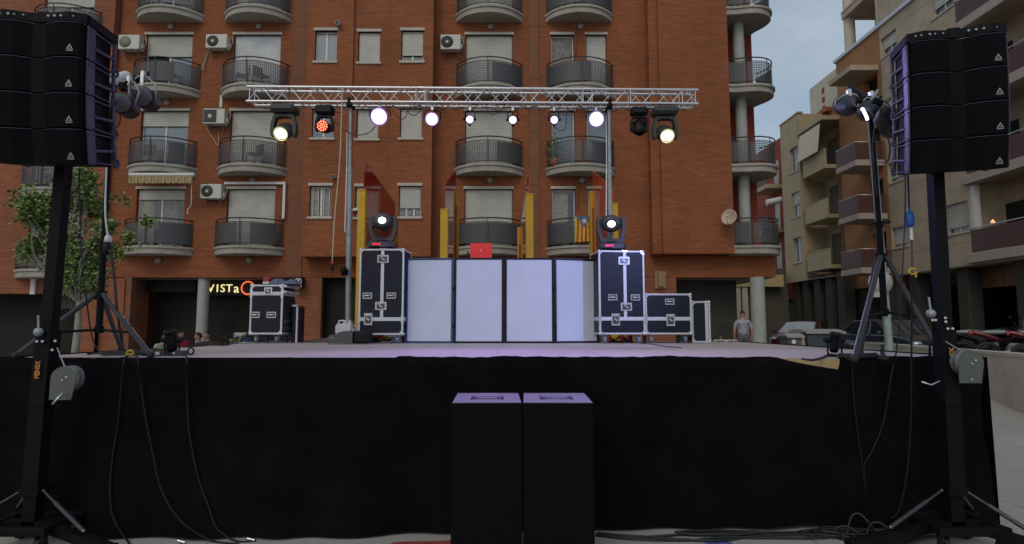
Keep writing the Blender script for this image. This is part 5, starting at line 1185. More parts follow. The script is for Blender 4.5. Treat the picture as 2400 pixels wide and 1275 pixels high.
mb = MB(); mb.lathe([(.012, .05), (.028, .035), (.03, 0), (.0, -.0)], 12, Matrix.Translation(q+Vector((0, 0, .02)))); put('red_socket', mb, mat('plug_red', (.45, .03, .02), .5), pg)
mb = MB(); mb.lathe([(.0, .02), (.03, .02), (.026, -.06), (.008, -.09), (.006, -.2)], 12, Matrix.Translation(q)); put('black_plug', mb, blkp, pg)
# real light from the lit lamps
VI = (.46, .29, 1.)
for px, py, r, ln, lab in LP:
    p = W(px, py, TY-.06); big = r > .09
    spot('par_light', p, ((2.6 if px == 1398 else -2.2 if px == 888 else p.x*.5), 5.0, (2.6 if px in (888, 1398) else 1.0)), VI if ln is lens_p else (.40, .36, 1.), {888: 70, 1398: 400}.get(px, 200), 62 if px in (888, 1398) else 50, .9, r)
for px in (671, 1555): p = W(px, 312, TY-.22); spot('head_light', p, (p.x*.8, 4.5, .2), (1, .96, .72), 45, 40, .8, .09)

q = W(2016, 292, 6.35); spot('tripod_light', q, (0.2, 9.9, 2.1), (.38, .42, 1.), 430, 60, .8, .08)
# ------------------------------------------------------------------ flight cases
BYY = W(1200, 803, 9.8).y
DEPTH = (CH-DZ)/((CH-DZ)/9.85)
def latch(par_, x, z, y, w, h, vert=False):
    mb = MB(); mb.bx(x-w/2, x+w/2, y-.010, y, z-h/2, z+h/2, .004)
    for sx in (-1, 1):
        for i in range(4): zz = z-h*.4+h*.8*i/3; mb.tube((x+sx*w*.46, y-.014, zz), (x+sx*w*.46, y-.009, zz), .007, n=6)
    l = put('latch', mb, chrome, par_)
    mb = MB(); mb.bx(x-w*.36, x+w*.36, y-.013, y-.0095, z-h*.36, z+h*.36, .002); put('latch_dish', mb, mat('latch_dish_shadow', (.10, .10, .11), .3, .8, var=.2, scale=40), l)
    mb = MB(); mb.box((x, y-.017, z), (w*.5, .008, h*.12) if not vert else (w*.45, .008, h*.14), .002, Matrix.Rotation(R(38), 3, 'Y')); mb.tube((x, y-.012, z), (x, y-.02, z), .014, n=10); mb.box((x, y-.016, z+h*.30), (w*.55, .006, h*.10), .002); put('latch_key', mb, chrome, l)
def handle(par_, x, z, y, w=.155, h=.095):
    mb = MB(); t = .014
    mb.bx(x-w/2, x+w/2, y-.008, y, z+h/2-t, z+h/2, .003); mb.bx(x-w/2, x+w/2, y-.008, y, z-h/2, z-h/2+t, .003); mb.bx(x-w/2, x-w/2+t, y-.0075, y, z-h/2+t, z+h/2-t, .003); mb.bx(x+w/2-t, x+w/2, y-.0075, y, z-h/2+t, z+h/2-t, .003)
    for i in range(5): mb.tube((x-w*.42+w*.84*i/4, y-.012, z+h*.5), (x-w*.42+w*.84*i/4, y-.006, z+h*.5), .007, n=6); mb.tube((x-w*.42+w*.84*i/4, y-.012, z-h*.5), (x-w*.42+w*.84*i/4, y-.006, z-h*.5), .007, n=6)
    hd = put('handle', mb, chrome, par_)
    mb = MB(); mb.bx(x-w/2+t, x+w/2-t, y-.003, y-.001, z-h/2+t, z+h/2-t); put('recess', mb, MT['latch_dish_shadow'], hd)
    mb = MB(); mb.path([(x-w*.34, y-.012, z+.01), (x-w*.3, y-.03, z), (x+w*.3, y-.03, z), (x+w*.34, y-.012, z+.01)], .009, 6); put('grip', mb, chrome, hd)
def case(label, px0, px1, py0, py1, Y, depth, rz=0, casters=True, cross=None, strip=None, latches=(), handles=(), group=None, name='flight_case', laminate=None, open_side=False):
    a, b = W(px0, py1, Y), W(px1, py0, Y); w_, h_ = b.x-a.x, b.z-a.z; cx = (a.x+b.x)/2; zb = max(a.z-DZ, .004) if not casters else max(a.z-DZ, .11)
    t = thing(name, label, 'flight case', (cx, Y, DZ), rz, group); RMi = RM[t.name]
    class L(MB):
        def __init__(s): super().__init__(); s.M = RMi
    x0, x1, z0, z1 = -w_/2, w_/2, zb, b.z-DZ; e = .030
    mb = L(); mb.bx(x0+.004, x1-.004, .004, depth-.004, z0+.004, z1-.004, .004); body = put('body', mb, laminate or case_m, t)
    mb = L()
    for y0_, y1_ in ((0, e), (depth-e, depth)):
        for xa, xb in ((x0, x0+e), (x1-e, x1)): mb.bx(xa, xb, y0_, y1_, z0+e, z1-e, .004)
        for za, zb_ in ((z0, z0+e), (z1-e, z1)): mb.bx(x0+e, x1-e, y0_, y1_, za, zb_, .004)
    for xa, xb in ((x0, x0+e), (x1-e, x1)):
        for za, zb_ in ((z0, z0+e), (z1-e, z1)): mb.bx(xa, xb, e, depth-e, za, zb_, .004)
    put('edge_trim', mb, alud, t)
    def zf(py): return W(px0, py, Y).z-DZ
    def xf(px): return W(px, 600, Y).x-cx
    if cross:
        zc = zf(cross); mb = L(); mb.bx(x0+e, x1-e, -.003, .006, zc-.030, zc+.030, .002); mb.bx(x0-.003, x0+.006, e, depth-e, zc-.03, zc+.03, .002); mb.bx(x1-.006, x1+.003, e, depth-e, zc-.03, zc+.03, .002); put('lid_joint', mb, alud, t)
        for sx in (x0+e*.5, x1-e*.5):
            mb = L(); mb.bx(sx-e*.7, sx+e*.7, -.008, .03, zc-.075, zc+.075, .003)
            for i in range(4):
                for s2 in (-1, 1): mb.tube((sx+s2*e*.4, -.012, zc-.06+.04*i), (sx+s2*e*.4, -.006, zc-.06+.04*i), .006, n=6)
            put('hinge', mb, chrome, t)
    if strip:
        sx = xf(strip); zc = zf(cross)+.030 if cross else z0+e
        mb = L(); mb.bx(sx-.026, sx+.026, -.003, .006, zc, z1-e, .002); mb.bx(sx-.026, sx+.026, 0, depth-e, z1-.005, z1+.003, .002); put('door_joint', mb, alud, t)
        mb = L(); mb.bx(sx-.055, sx+.055, -.006, .05, z1-.03, z1+.006, .003); put('hinge', mb, chrome, t)
    for sx in (x0, x1):
        for sz in (z0, z1):
            for yy in (0, depth):
                mb = L(); ix, iz, iy = (1 if sx < 0 else -1), (1 if sz == z0 else -1), (1 if yy == 0 else -1)
                mb.sph((sx+ix*.016, yy+iy*.016, sz+iz*.016), .030, 6)
                fy = yy-iy*.003
                mb.prism([(sx, sz), (sx+ix*.075, sz), (sx+ix*.06, sz+iz*.035), (sx+ix*.035, sz+iz*.06), (sx, sz+iz*.075)], 'y', fy, fy+iy*.006)
                put('corner', mb, chrome, t)
    class _P: pass
    # fittings on the front, built in place
    def loc_latch(x, z, w, h, v=False):
        o = []; latch_local(t, x, z, w, h, v, RMi)
    for px, py, pw, ph, v in latches: latch_local(t, xf(px), zf(py), pw/F*Y, ph/F*Y, v, RMi)
    for px, py in handles: handle_local(t, xf(px), zf(py), RMi)
    if casters:
        for sx in (-1, 1):
            for yy in (.08, depth-.08):
                mb = L(); xx = sx*(w_/2-.10); r = zb*.40
                mb.tube((xx-.018, yy, r+.002), (xx+.018, yy, r+.002), r, n=18); wh = put('caster', mb, wheelb, t)
                mb = L(); mb.bx(xx-.05, xx+.05, yy-.045, yy+.045, zb-.012, zb, .003); mb.bx(xx-.028, xx-.021, yy-.03, yy+.03, r, zb-.01); mb.bx(xx+.021, xx+.028, yy-.03, yy+.03, r, zb-.01); put('fork', mb, galv, wh)
    return t, (x0, x1, z0, z1, cx), L
def wrapM(fn):
    def f(par_, *a):
        M_ = a[-1]; old = MB.__init__
        def init(s): old(s); s.M = M_
        MB.__init__ = init
        try: fn(par_, *a[:-1])
        finally: MB.__init__ = old
    return f
latch_local = wrapM(lambda p, x, z, w, h, v: latch(p, x, z, -.003, w, h, v))
handle_local = wrapM(lambda p, x, z: handle(p, x, z, -.001))
CY = 9.75
case('tall black flight case under the moving head with the green rimmed lamp', 838, 948, 583, 785, CY, .58, R(-2), True, 748, 897, ((898, 607, 27, 19, 0), (895, 717, 27, 19, 0), (866, 748, 20, 28, 1)), ((863, 693), (919, 693)), 'tall flight cases either side of the booth')
case('tall black flight case under the moving head with the plain white lamp', 1404, 1511, 587, 784, CY, .60, R(6), True, 747, 1464, ((1462, 611, 27, 19, 0), (1466, 719, 27, 19, 0), (1440, 749, 20, 28, 1)), ((1434, 697), (1488, 697)), 'tall flight cases either side of the booth')
case('low wide flight case with one latch, right beside the right tall case', 1513, 1621, 688, 784, CY+.1, .55, R(2), True, 747, None, ((1568, 750, 20, 28, 1),), ((1567, 707),))
case('narrow upright flight case without casters, outermost beside the low wide case', 1623, 1664, 706, 804, CY+.25, .55, R(0), False, None, 1652, (), ())
t, (x0, x1, z0, z1, cx), L = case('open rack flight case with a cloth on its lid, near the shop sign', 583, 664, 667, 784, 9.9, .60, 0, True, 688, None, ((632, 682, 18, 17, 0),), ((603, 738), (641, 738)))
mb = L(); mb.bx(x1-.02, x1+.012, .05, .55, z0+.04, z1-.22, .003); put('open_side', mb, dark, t)  # dark sheet put in for the unlit inside of the rack
for i, zz in enumerate((z0+.06, z0+.17)):
    mb = L(); mb.bx(x1+.0, x1+.03, .06, .54, zz, zz+.085, .004)
    for k in range(5): mb.tube((x1+.03, .12+.08*k, zz+.05), (x1+.045, .12+.08*k, zz+.05), .013, n=8)
    put('amplifier', mb, mat('amp_front', (.05, .052, .055), .4, .3, var=.2), t)
mb = L(); mb.bx(x1-.03, x1+.05, -.0, .62, z1-.045, z1-.003, .004); mb.bx(x1+.0, x1+.05, -.002, .62, z1-.14, z1-.10, .004); put('lid_edge', mb, alud, t)
q = W(697, 760, 10.3)
mb = MB(); mb.bx(q.x-.045, q.x+.05, 10.15, 10.5, DZ, W(697, 718, 10.3).z, .006); sp_ = thing('folded_stand_case', 'thin upright dark case with a pale edge behind the open rack', 'flight case', (q.x, 10.3, DZ)); put('body', mb, case_m, sp_)
mb = MB(); mb.bx(q.x+.03, q.x+.056, 10.143, 10.17, DZ, W(697, 717, 10.3).z+.003); mb.bx(q.x-.045, q.x+.056, 10.143, 10.17, W(697, 719, 10.3).z, W(697, 715, 10.3).z); put('edge_trim', mb, alud, sp_)
# cloth and red box on the rack
mb = MB(); n, m2_ = 26, 10; vs = []; a, b = W(624, 667, 9.95), W(692, 667, 9.95)
for j in range(m2_+1):
    for i in range(n+1):
        u, v = i/n, j/m2_; hgt_ = (math.sin(PI*v)**.6)*(.055+.05*math.exp(-((u-.25)/.16)**2)+.03*math.exp(-((u-.75)/.2)**2))*min(1, u*8, (1-u)*8)**.5
        vs.append((a.x+(b.x-a.x)*u, 9.95+.38*v, a.z+.012+hgt_*(1+.35*noise.noise(Vector((u*9, v*5, 2))))+.012*noise.noise(Vector((u*30, v*12, 0)))))
mb.add(vs, [(j*(n+1)+i, j*(n+1)+i+1, (j+1)*(n+1)+i+1, (j+1)*(n+1)+i) for j in range(m2_) for i in range(n)], True)
mb.add([(p_[0], p_[1], a.z+.006) for p_ in (vs[0], vs[n], vs[-1], vs[-1-n])], [(3, 2, 1, 0)])
solo('crumpled_cloth', mb, mat('blue_grey_cloth', (.10, .115, .17), .95, var=.3, scale=12), 'crumpled blue grey cloth lying on top of the open rack', 'cloth')
mb = MB(); q = W(624, 666, 10.0); mb.bx(q.x-.05, q.x+.055, 9.98, 10.1, q.z+.003, q.z+.12, .004)
bo = thing('small_box', 'small red and white box on the rack lid beside the cloth', 'box', (q.x, 10.04, q.z)); put('carton', mb, mat('red_carton', (.30, .03, .03), .6, var=.3, scale=20), bo)
mb = MB(); mb.bx(q.x-.051, q.x+.056, 9.977, 9.98, q.z+.005, q.z+.04); put('band', mb, white_p, bo)
# ------------------------------------------------------------------ booth of four lit panels, shelf, laptop
bt = thing('dj_booth', 'long booth front of four white cloth panels in black frames', 'booth', (W(1180, 803, 9.85).x, 9.85, DZ))
for (p0, t0, Y0, p1, t1, Y1, fr) in ((951, 606, 9.92, 1064, 603, 9.85, mat('booth_frame_blue_lit', (.012, .05, .12), .4)), (1064, 603, 9.85, 1182, 604, 9.85, navy), (1182, 604, 9.85, 1299, 604, 9.85, navy), (1299, 605, 9.85, 1403, 611, 10.10, navy)):  # blue light on the first frame is put into its colour
    a = W(p0, t0, Y0); b = W(p1, t1, Y1); top = W(1181, 604, 9.85).z
    d = Vector((b.x-a.x, Y1-Y0, 0)); Lp = d.length; d.normalize(); nrm = Vector((d.y, -d.x, 0))
    MM = Matrix(((d.x, -nrm.x, 0, a.x), (d.y, -nrm.y, 0, a.y), (0, 0, 1, DZ), (0, 0, 0, 1)))
    mb = MB(); mb.M = MM; H_ = top-DZ; e = .040
    mb.bx(.0005, e, 0, .04, 0, H_, .003); mb.bx(Lp-e, Lp-.0005, 0, .04, 0, H_, .004); mb.bx(e, Lp-e, 0, .04, .0, .03, .004); mb.bx(e, Lp-e, 0, .04, H_-.03, H_, .004); pf = put('panel_frame', mb, fr, bt)
    mb = MB(); mb.M = MM; nx, nzc = 24, 36; vs = []
    for j in range(nzc+1):
        for i in range(nx+1):
            u, v = i/nx, j/nzc; x = e+.003+(Lp-2*e-.006)*u; z = .034+(H_-.068)*v
            wr = .004*noise.noise(Vector((u*3+p0, v*2, 0)))*math.sin(PI*u)*math.sin(PI*v)+.006*math.exp(-v*14)*noise.noise(Vector((u*6+p0*.1, v*10, 5)))-.006*(math.sin(PI*u)*math.sin(PI*v))**.5
            vs.append((x, .012+wr*-1, z))
    mb.add(vs, [(j*(nx+1)+i, j*(nx+1)+i+1, (j+1)*(nx+1)+i+1, (j+1)*(nx+1)+i) for j in range(nzc) for i in range(nx)], True); put('panel_cloth', mb, panel_w, pf)
    mb = MB(); mb.M = MM
    for zz in (.25, H_*.62): mb = MB(); mb.M = MM; mb.bx(-.02, .03, -.004, .02, zz, zz+.05, .003); put('hinge', mb, blk, pf)
mb = MB(); a = W(1068, 604, 9.9); b = W(1296, 604, 9.9); mb.bx(a.x, b.x, 9.92, 10.5, top-.16, top-.12, .005)
for x in (a.x+.03, b.x-.03):
    for y in (9.96, 10.46): mb.tube((x, y, DZ), (x, y, top-.16), .02)
put('shelf', mb, blk, bt)
lt = thing('laptop', 'open laptop with a bright red lid standing on the booth', 'laptop', (W(1127, 604, 10.15).x, 10.15, top-.12))
a, b = W(1102, 604, 10.15), W(1153, 570, 10.15); a.z = top-.108
mb = MB(); mb.bx(a.x, b.x, 10.155, 10.40, top-.12, top-.105, .004); put('keyboard', mb, alu, lt)
mb = MB(); mb.bx(a.x, b.x, 10.140, 10.150, a.z, b.z, .004); lid = put('lid', mb, mat('red_laptop_lid', (.80, .028, .026), .35, var=.03), lt)
c = W(1127, 587, 10.137); mb = MB(); s_ = .02
ap = [(s_*.8*math.cos(R(a_)), s_*.92*math.sin(R(a_))) for a_ in range(70, 5, -15)]+[(s_*.45, s_*.12), (s_*.5, -s_*.15)]+[(s_*.8*math.cos(R(a_)), s_*.95*math.sin(R(a_))) for a_ in range(-25, -270, -18)]+[(0, s_*.78)]
mb.prism([(c.x+u, c.z+v) for u, v in ap], 'y', 10.136, 10.139); mb.prism([(c.x+.002, c.z+s_*1.05), (c.x+.009, c.z+s_*1.5), (c.x+.010, c.z+s_*1.2)], 'y', 10.136, 10.139); put('emblem', mb, mat('laptop_emblem', (.85, .30, .27), .4), lid)
mb = MB(); q = W(1097, 604, 10.1); q.z = top-.12; mb.tube(q, q+Vector((0, 0, .02)), .05, n=14); mb.path(smooth_pts([q, q+Vector((.005, 0, .13)), q+Vector((.0, -.01, .22))], 5), .007, 6); mb.tube(q+Vector((0, -.01, .21)), q+Vector((-.004, -.02, .26)), .013)
solo('microphone', mb, blk, 'thin gooseneck microphone standing beside the red laptop', 'microphone')
# moving heads standing on the tall cases
for px, lab, d, ln, pyb in ((897, 'black moving head with a green rimmed lamp on the case by the fog machine', (.08, -1, .05), lens_g, 583), (1428, 'black moving head with a white lamp and pink display, on the right tall case', (-.10, -1, -.22), lens_w, 587)):
    p = W(px if px < 1000 else 1433, pyb, CY+.25); z = W(px, pyb, CY).z+.006
    moving_head(lab, (p.x, CY+.27, z), 1.16 if px < 1000 else 1.20, d, ln, True, (.38, .34, .125), lr=.060, body=mat('moving_head_shell', (.030, .030, .034), .38, var=.15, coat=.2), disp=mat('red_display', (.3, .01, .02), .4, emit=(1, .03, .06) if px < 1000 else (1, .05, .22), es=.6) if px < 1000 else mat('pink_display', (.3, .01, .1), .4, emit=(1, .05, .25), es=.7))
# fog machine and jug
fm = thing('fog_machine', 'dark grey wedge shaped fog machine on the deck before the left tall case', 'fog machine', (W(812, 806, 9.3).x, 9.3, DZ))
a, b = W(768, 805, 9.3), W(828, 776, 9.3); y0, y1 = 9.25, 9.55
mb = MB(); mb.prism([(a.x, DZ+.02), (b.x, DZ+.012), (b.x, b.z), (W(806, 776, 9.3).x, b.z), (W(800, 781, 9.3).x, b.z-.03), (W(775, 783, 9.3).x, b.z-.06), (a.x-.01, DZ+.08)], 'y', y0, y1); mb.bx(a.x+.02, a.x+.06, y0-.004, y0, DZ, DZ+.02); put('casing', mb, mat('fog_machine_paint', (.07, .07, .068), .45, var=.12), fm)
mb = MB(); c_ = W(866, 776, 9.3); mb.bx(b.x+.002, c_.x, y0+.01, y1-.01, DZ+.012, b.z+.002, .03); put('end_cover', mb, blkp, fm)
mb = MB(); q = W(776, 792, 9.24); mb.bx(q.x-.02, q.x+.03, y0-.003, y0-.001, q.z-.012, q.z+.016); q = W(817, 790, 9.24); mb.bx(q.x-.012, q.x+.012, y0-.003, y0-.001, q.z-.004, q.z+.004); put('print', mb, mat('faded_print', (.16, .16, .15), .5), fm)
jg = thing('jug', 'white plastic jug with a moulded handle on the fog machine', 'jug', (W(804, 776, 9.4).x, 9.4, b.z))
a, b2_ = W(787, 778, 9.36), W(823, 760, 9.36); zb = b.z+.0
mb = MB(); mb.prism([(a.x, zb-.03+.004), (b2_.x, zb+.006), (b2_.x, b2_.z-.02), (b2_.x-.03, b2_.z+.01), (b2_.x-.09, b2_.z+.012), (a.x+.03, b2_.z+.012), (a.x, b2_.z-.03)], 'y', 9.33, 9.46); mb.path(smooth_pts([(a.x+.03, 9.4, b2_.z), (a.x+.035, 9.4, b2_.z+.045), (a.x+.06, 9.4, b2_.z+.055), (a.x+.12, 9.4, b2_.z+.05), (a.x+.135, 9.4, b2_.z)], 4), .013, 8); put('bottle', mb, mat('jug_plastic', (.50, .50, .48), .4, var=.05), jg)
mb = MB(); mb.tube((b2_.x-.05, 9.4, b2_.z), (b2_.x-.05, 9.4, b2_.z+.03), .022, n=12); put('cap', mb, white_p, jg)
# cables and leads under and around the cases
for k, (px, py, m_, lab) in enumerate(((893, 792, rope_y, 'bundle of yellow plugs and leads under the left tall case'), (1455, 796, cable_m, 'tangle of dark leads under the right tall case'))):
    mb = MB(); c_ = W(px, py, 10.0)
    for j in range(5):
        pts = [(c_.x+random.uniform(-.22, .22), 10+random.uniform(-.12, .2), DZ+.015+random.uniform(0, .07)) for _ in range(6)]; mb.path(smooth_pts(pts, 5), .008, 5)
    mb.m = 1
    for j in range(3): x = c_.x+random.uniform(-.12, .12); mb.bx(x-.035, x+.035, 9.96, 10.02, DZ+.03+.02*j, DZ+.075+.02*j, .006)
    solo('cable_tangle', mb, [cable_m, rope_y if k == 0 else MT['plug_red']], lab, 'cables')
mb = MB(); random.seed(3); c_ = W(563, 792, 10.1)
for j in range(12):
    pts = [(c_.x+random.uniform(-.2, .2), 10.0+random.uniform(-.1, .2), DZ+.02+abs(random.gauss(0, .055))) for _ in range(5)]; mb.m = (0, 1, 2, 3)[j % 4]; mb.path(smooth_pts(pts, 5), .007, 5)
solo('cable_tangle', mb, [cable_m, rope_y, mat('blue_lead', (.02, .07, .20), .5), cableg], 'tangle of black, blue and yellow leads piled left of the open rack', 'cables')
mb = MB(); mb.bx(c_.x-.12, c_.x+.08, 10.12, 10.32, DZ, DZ+.17, .004); solo('cardboard_box', mb, mat('pale_box', (.42, .44, .44), .7, var=.1), 'pale grey box among the leads left of the open rack', 'box')
mb = MB(); q = W(533, 800, 9.6)
for k in range(3): mb.bx(q.x+.02*k+.06*k, q.x+.09*k+.10, 9.7+.05*k, 9.83+.05*k, DZ+.003+.006*k, DZ+.008+.006*k, 0, Matrix.Rotation(R(20*k), 3, 'Z'))
solo('paper_sheets', mb, white_p, 'scattered white paper sheets on the deck by the tangled leads', 'paper')
def deck(px, py): return G(px, py, DZ)
def on_deck(pts, r=.008): return [deck(px, py)+Vector((0, 0, r)) for px, py in pts]
cable(on_deck([(205, 832), (300, 823), (380, 818), (450, 812), (520, 806), (560, 802)]), 'long black cable lying along the rear left edge of the deck', .010)
cable(on_deck([(430, 815), (470, 812), (505, 809), (530, 807), (500, 804), (470, 806), (520, 811), (545, 806)]), 'doubled black cable lying on the deck left of the rack', .009)
cable(on_deck([(705, 800), (735, 803), (772, 801)]), 'grey lead lying on the deck between the rack and the fog machine', .010, cableg)
cable(on_deck([(1500, 806), (1530, 808), (1560, 813), (1598, 816)]), 'thin dark cable curving over the deck before the low wide case', .006)
cable(on_deck([(1880, 843), (1905, 846), (1935, 838), (1950, 832)]), 'black cable on the deck before the small right floor lamp', .010)
# ------------------------------------------------------------------ tripod light stands on the deck
def tripod(label, hubpx, toppx, Yh, feet, bottom, group):
    hub = W(*hubpx, Yh); top = W(*toppx, Yh); bot = W(*bottom, Yh)
    t = thing('tripod_stand', label, 'light stand', (hub.x, Yh, DZ), 0, group)
    mb = MB(); mb.tube(bot, hub+(top-hub)*.22, .030, n=12); put('lower_pole', mb, blk, t)
    mb = MB(); mb.tube(hub+(top-hub)*.2, top, .024, n=12); q = hub+(top-hub)*.22; mb.tube(q-(top-hub)*.02, q+(top-hub)*.02, .040, n=12); put('upper_pole', mb, blk, t)
    mb = MB(); mb.tube(hub+Vector((0, 0, .03)), hub-Vector((0, 0, .05)), .055, n=12); put('hub', mb, blk, t)
    low = bot+(hub-bot)*.08; mb = MB(); mb.tube(low+Vector((0, 0, .03)), low-Vector((0, 0, .03)), .042, n=12); put('lower_collar', mb, blk, t)
    mb = MB(); mb.tube(q, q+Vector((.07, -.02, .02)), .012); mb.sph(q+Vector((.08, -.02, .02)), .02, 5); put('knob', mb, blkp, t)
    for f_ in feet:
        mb = MB(); d = (f_-hub); d2 = Vector((d.x, d.y, 0)).normalized(); mb.tube(hub+d2*.04, f_+Vector((0, 0, .02)), .024, n=10); lg = put('leg', mb, mat('worn_stand_black', (.035, .035, .042), .35, .3, var=.25, scale=20), t)
        mb = MB(); mb.tube(hub+d*.62, low, .012); put('brace', mb, blk, lg)
        mb = MB(); mb.sph(f_+Vector((0, 0, .025)), .034, 6); put('rubber_foot', mb, rubber, lg)
    return t, top
gr = 'tripod light stands on the deck corners'
f1_ = [deck(352, 838), deck(36, 840), deck(284, 818)]; f1_[2] = G(284, 823, DZ)
tl_, topL = tripod('black tripod stand on the deck between the tree and the seated people', (236, 690), (264, 190), 5.75, f1_, (232, 780), gr)
f2_ = [deck(2002, 848), deck(2205, 838), deck(2016, 832)]
tr2, topR = tripod('black tripod stand on the deck corner before the parked cars', (2066, 602), (2040, 262), 5.75, f2_, (2073, 742), gr)
# crossbars and par cans on the tripods
def bar(label, a, b):
    mb = MB(); mb.tube(a, b, .028, n=4); mb.box((a+b)/2, (.06, .06, .06), .01); d = (b-a).normalized()
    mb.bx(-.02, .02, -.5, .5, -.02, .02) if False else None
    return solo('crossbar', mb, blk, label, 'crossbar', 'crossbars on the tripod stands')
aL, bL = W(247, 205, 5.3), W(346, 172, 6.3)
bar('black steel crossbar on the tripod between the tree and the seated people', aL, bL)
aR, bR = W(1992, 205, 6.4), W(2096, 268, 5.4)
bar('black steel crossbar on the tripod before the parked cars', aR, bR)
silver = mat('dull_silver_can', (.11, .115, .115), .6, .2, var=.25, scale=15)
steel_d = mat('dark_blue_grey_can', (.022, .026, .032), .6, 0., spec=.3, var=.25, scale=15)
lens_off = mat('unlit_lens', (.03, .03, .03), .1, spec=.9)
GP = 'par cans on the tripod stands'
def tcan(lab, px, py, Y, d, r, L, body, hang):
    p = W(px, py, Y); par(lab, p, d, r, L, lens_off, body, top=W(*hang, Y), group=GP)
def tcan2(lab, back, front, Y0, Y1, r, bodyb, hang):
    """can seen from behind and below: silver back part, black barrel"""
    a, b = W(*back, Y0), W(*front, Y1); d = (b-a); Ln = d.length; d.normalize()
    t = thing('par_can', lab, 'stage light', a, 0, GP); Mx = Matrix.Translation(a) @ aim(d)
    mb = MB(); mb.lathe([(0, -.03), (r*.40, -.03), (r*.5, .0), (r*.6, .02), (r*.98, Ln*.26), (r*1.0, Ln*.33)], 22, Mx); put('housing', mb, bodyb, t)
    mb = MB(); mb.lathe([(r*1.0, Ln*.33), (r*1.08, Ln*.36), (r*1.08, Ln), (r*1.0, Ln), (r*1.0, Ln*.6)], 22, Mx); put('barrel', mb, blkp, t)
    mb = MB(); mb.lathe([(r, Ln*.8), (0, Ln*.82)], 22, Mx); put('lens', mb, lens_off, t)
    h = W(*hang, (Y0+Y1)/2); q = a+d*Ln*.45; sx = d.cross(Vector((0, 0, 1))).normalized()*r*1.15
    mb = MB(); mb.path([q+sx, q+sx*1.05+(h-q)*.6, h+sx*.4, h-sx*.4, q-sx*1.05+(h-q)*.6, q-sx], .010, 5); put('yoke', mb, galv, t)
    mb = MB(); mb.box(h+Vector((0, -.02, -.05)), (.035, .012, .14), .003); mb.box(h+Vector((0, 0, .03)), (.04, .05, .06), .008); put('clamp', mb, alu, t)
tcan2('silver backed par can on the tripod, left of its twin', (270, 232), (304, 256), 5.35, 5.75, .090, silver, (303, 192))
tcan2('silver backed par can at the outer end of the tripod crossbar, nearer the balconies', (320, 216), (352, 240), 5.7, 6.15, .098, silver, (336, 180))
tcan2('dark blue grey par can at the outer end of the crossbar by the orange building', (1994, 250), (1976, 246), 5.9, 6.5, .100, steel_d, (1990, 222))
tcan2('dark par can with a faint shine in the middle of the right crossbar', (2046, 254), (2030, 262), 5.4, 5.9, .085, steel_d, (2042, 228))
tcan2('dark par can at the end of the crossbar touching the right speaker array', (2074, 262), (2090, 300), 5.1, 5.6, .095, steel_d, (2086, 262))
mb = MB(); a, b = W(262, 190, 5.45), W(296, 178, 5.9); mb.tube(a, b, .055, .05, n=12); mb.tube(b, b+(b-a)*.18, .05, .02, n=12); solo('white_box_lamp', mb, white_p, 'white plastic housing fixed on top of the left crossbar', 'lamp housing')
for pts, lab in (([W(268, 225, 5.4), W(290, 214, 5.5), W(310, 212, 5.6), W(330, 216, 5.7)], 'black lead looped between the two silver backed par cans'), ([W(280, 262, 5.4), W(282, 280, 5.5), W(275, 296, 5.7), W(264, 302, 5.75)], 'black lead hanging from the left par can to its tripod pole'), ([W(2020, 225, 5.5), W(2050, 228, 5.4), W(2080, 242, 5.3), W(2095, 262, 5.2)], 'black lead looped over the right crossbar'), ([W(2076, 310, 5.3), W(2086, 345, 5.3), W(2080, 378, 5.4), W(2060, 380, 5.6)], 'black lead hanging in a loop below the right crossbar')):
    cable(pts, lab, .007)
mb = MB(); p_ = [(2019, 254), (2024, 258), (2027, 266), (2031, 274), (2033, 281)]
for i in range(4): mb.tube(W(*p_[i], 5.35), W(*p_[i+1], 5.35), .013, n=6)
solo('par_lens_edge', mb, mat('lit_par_lens_edge', (1, 1, 1), .4, var=0, emit=(.85, .9, 1), es=4), 'bright lens edge of a lit par can beside the right tripod pole', 'lamp lens')  # a lit par lens seen edge on, drawn as a glowing strip
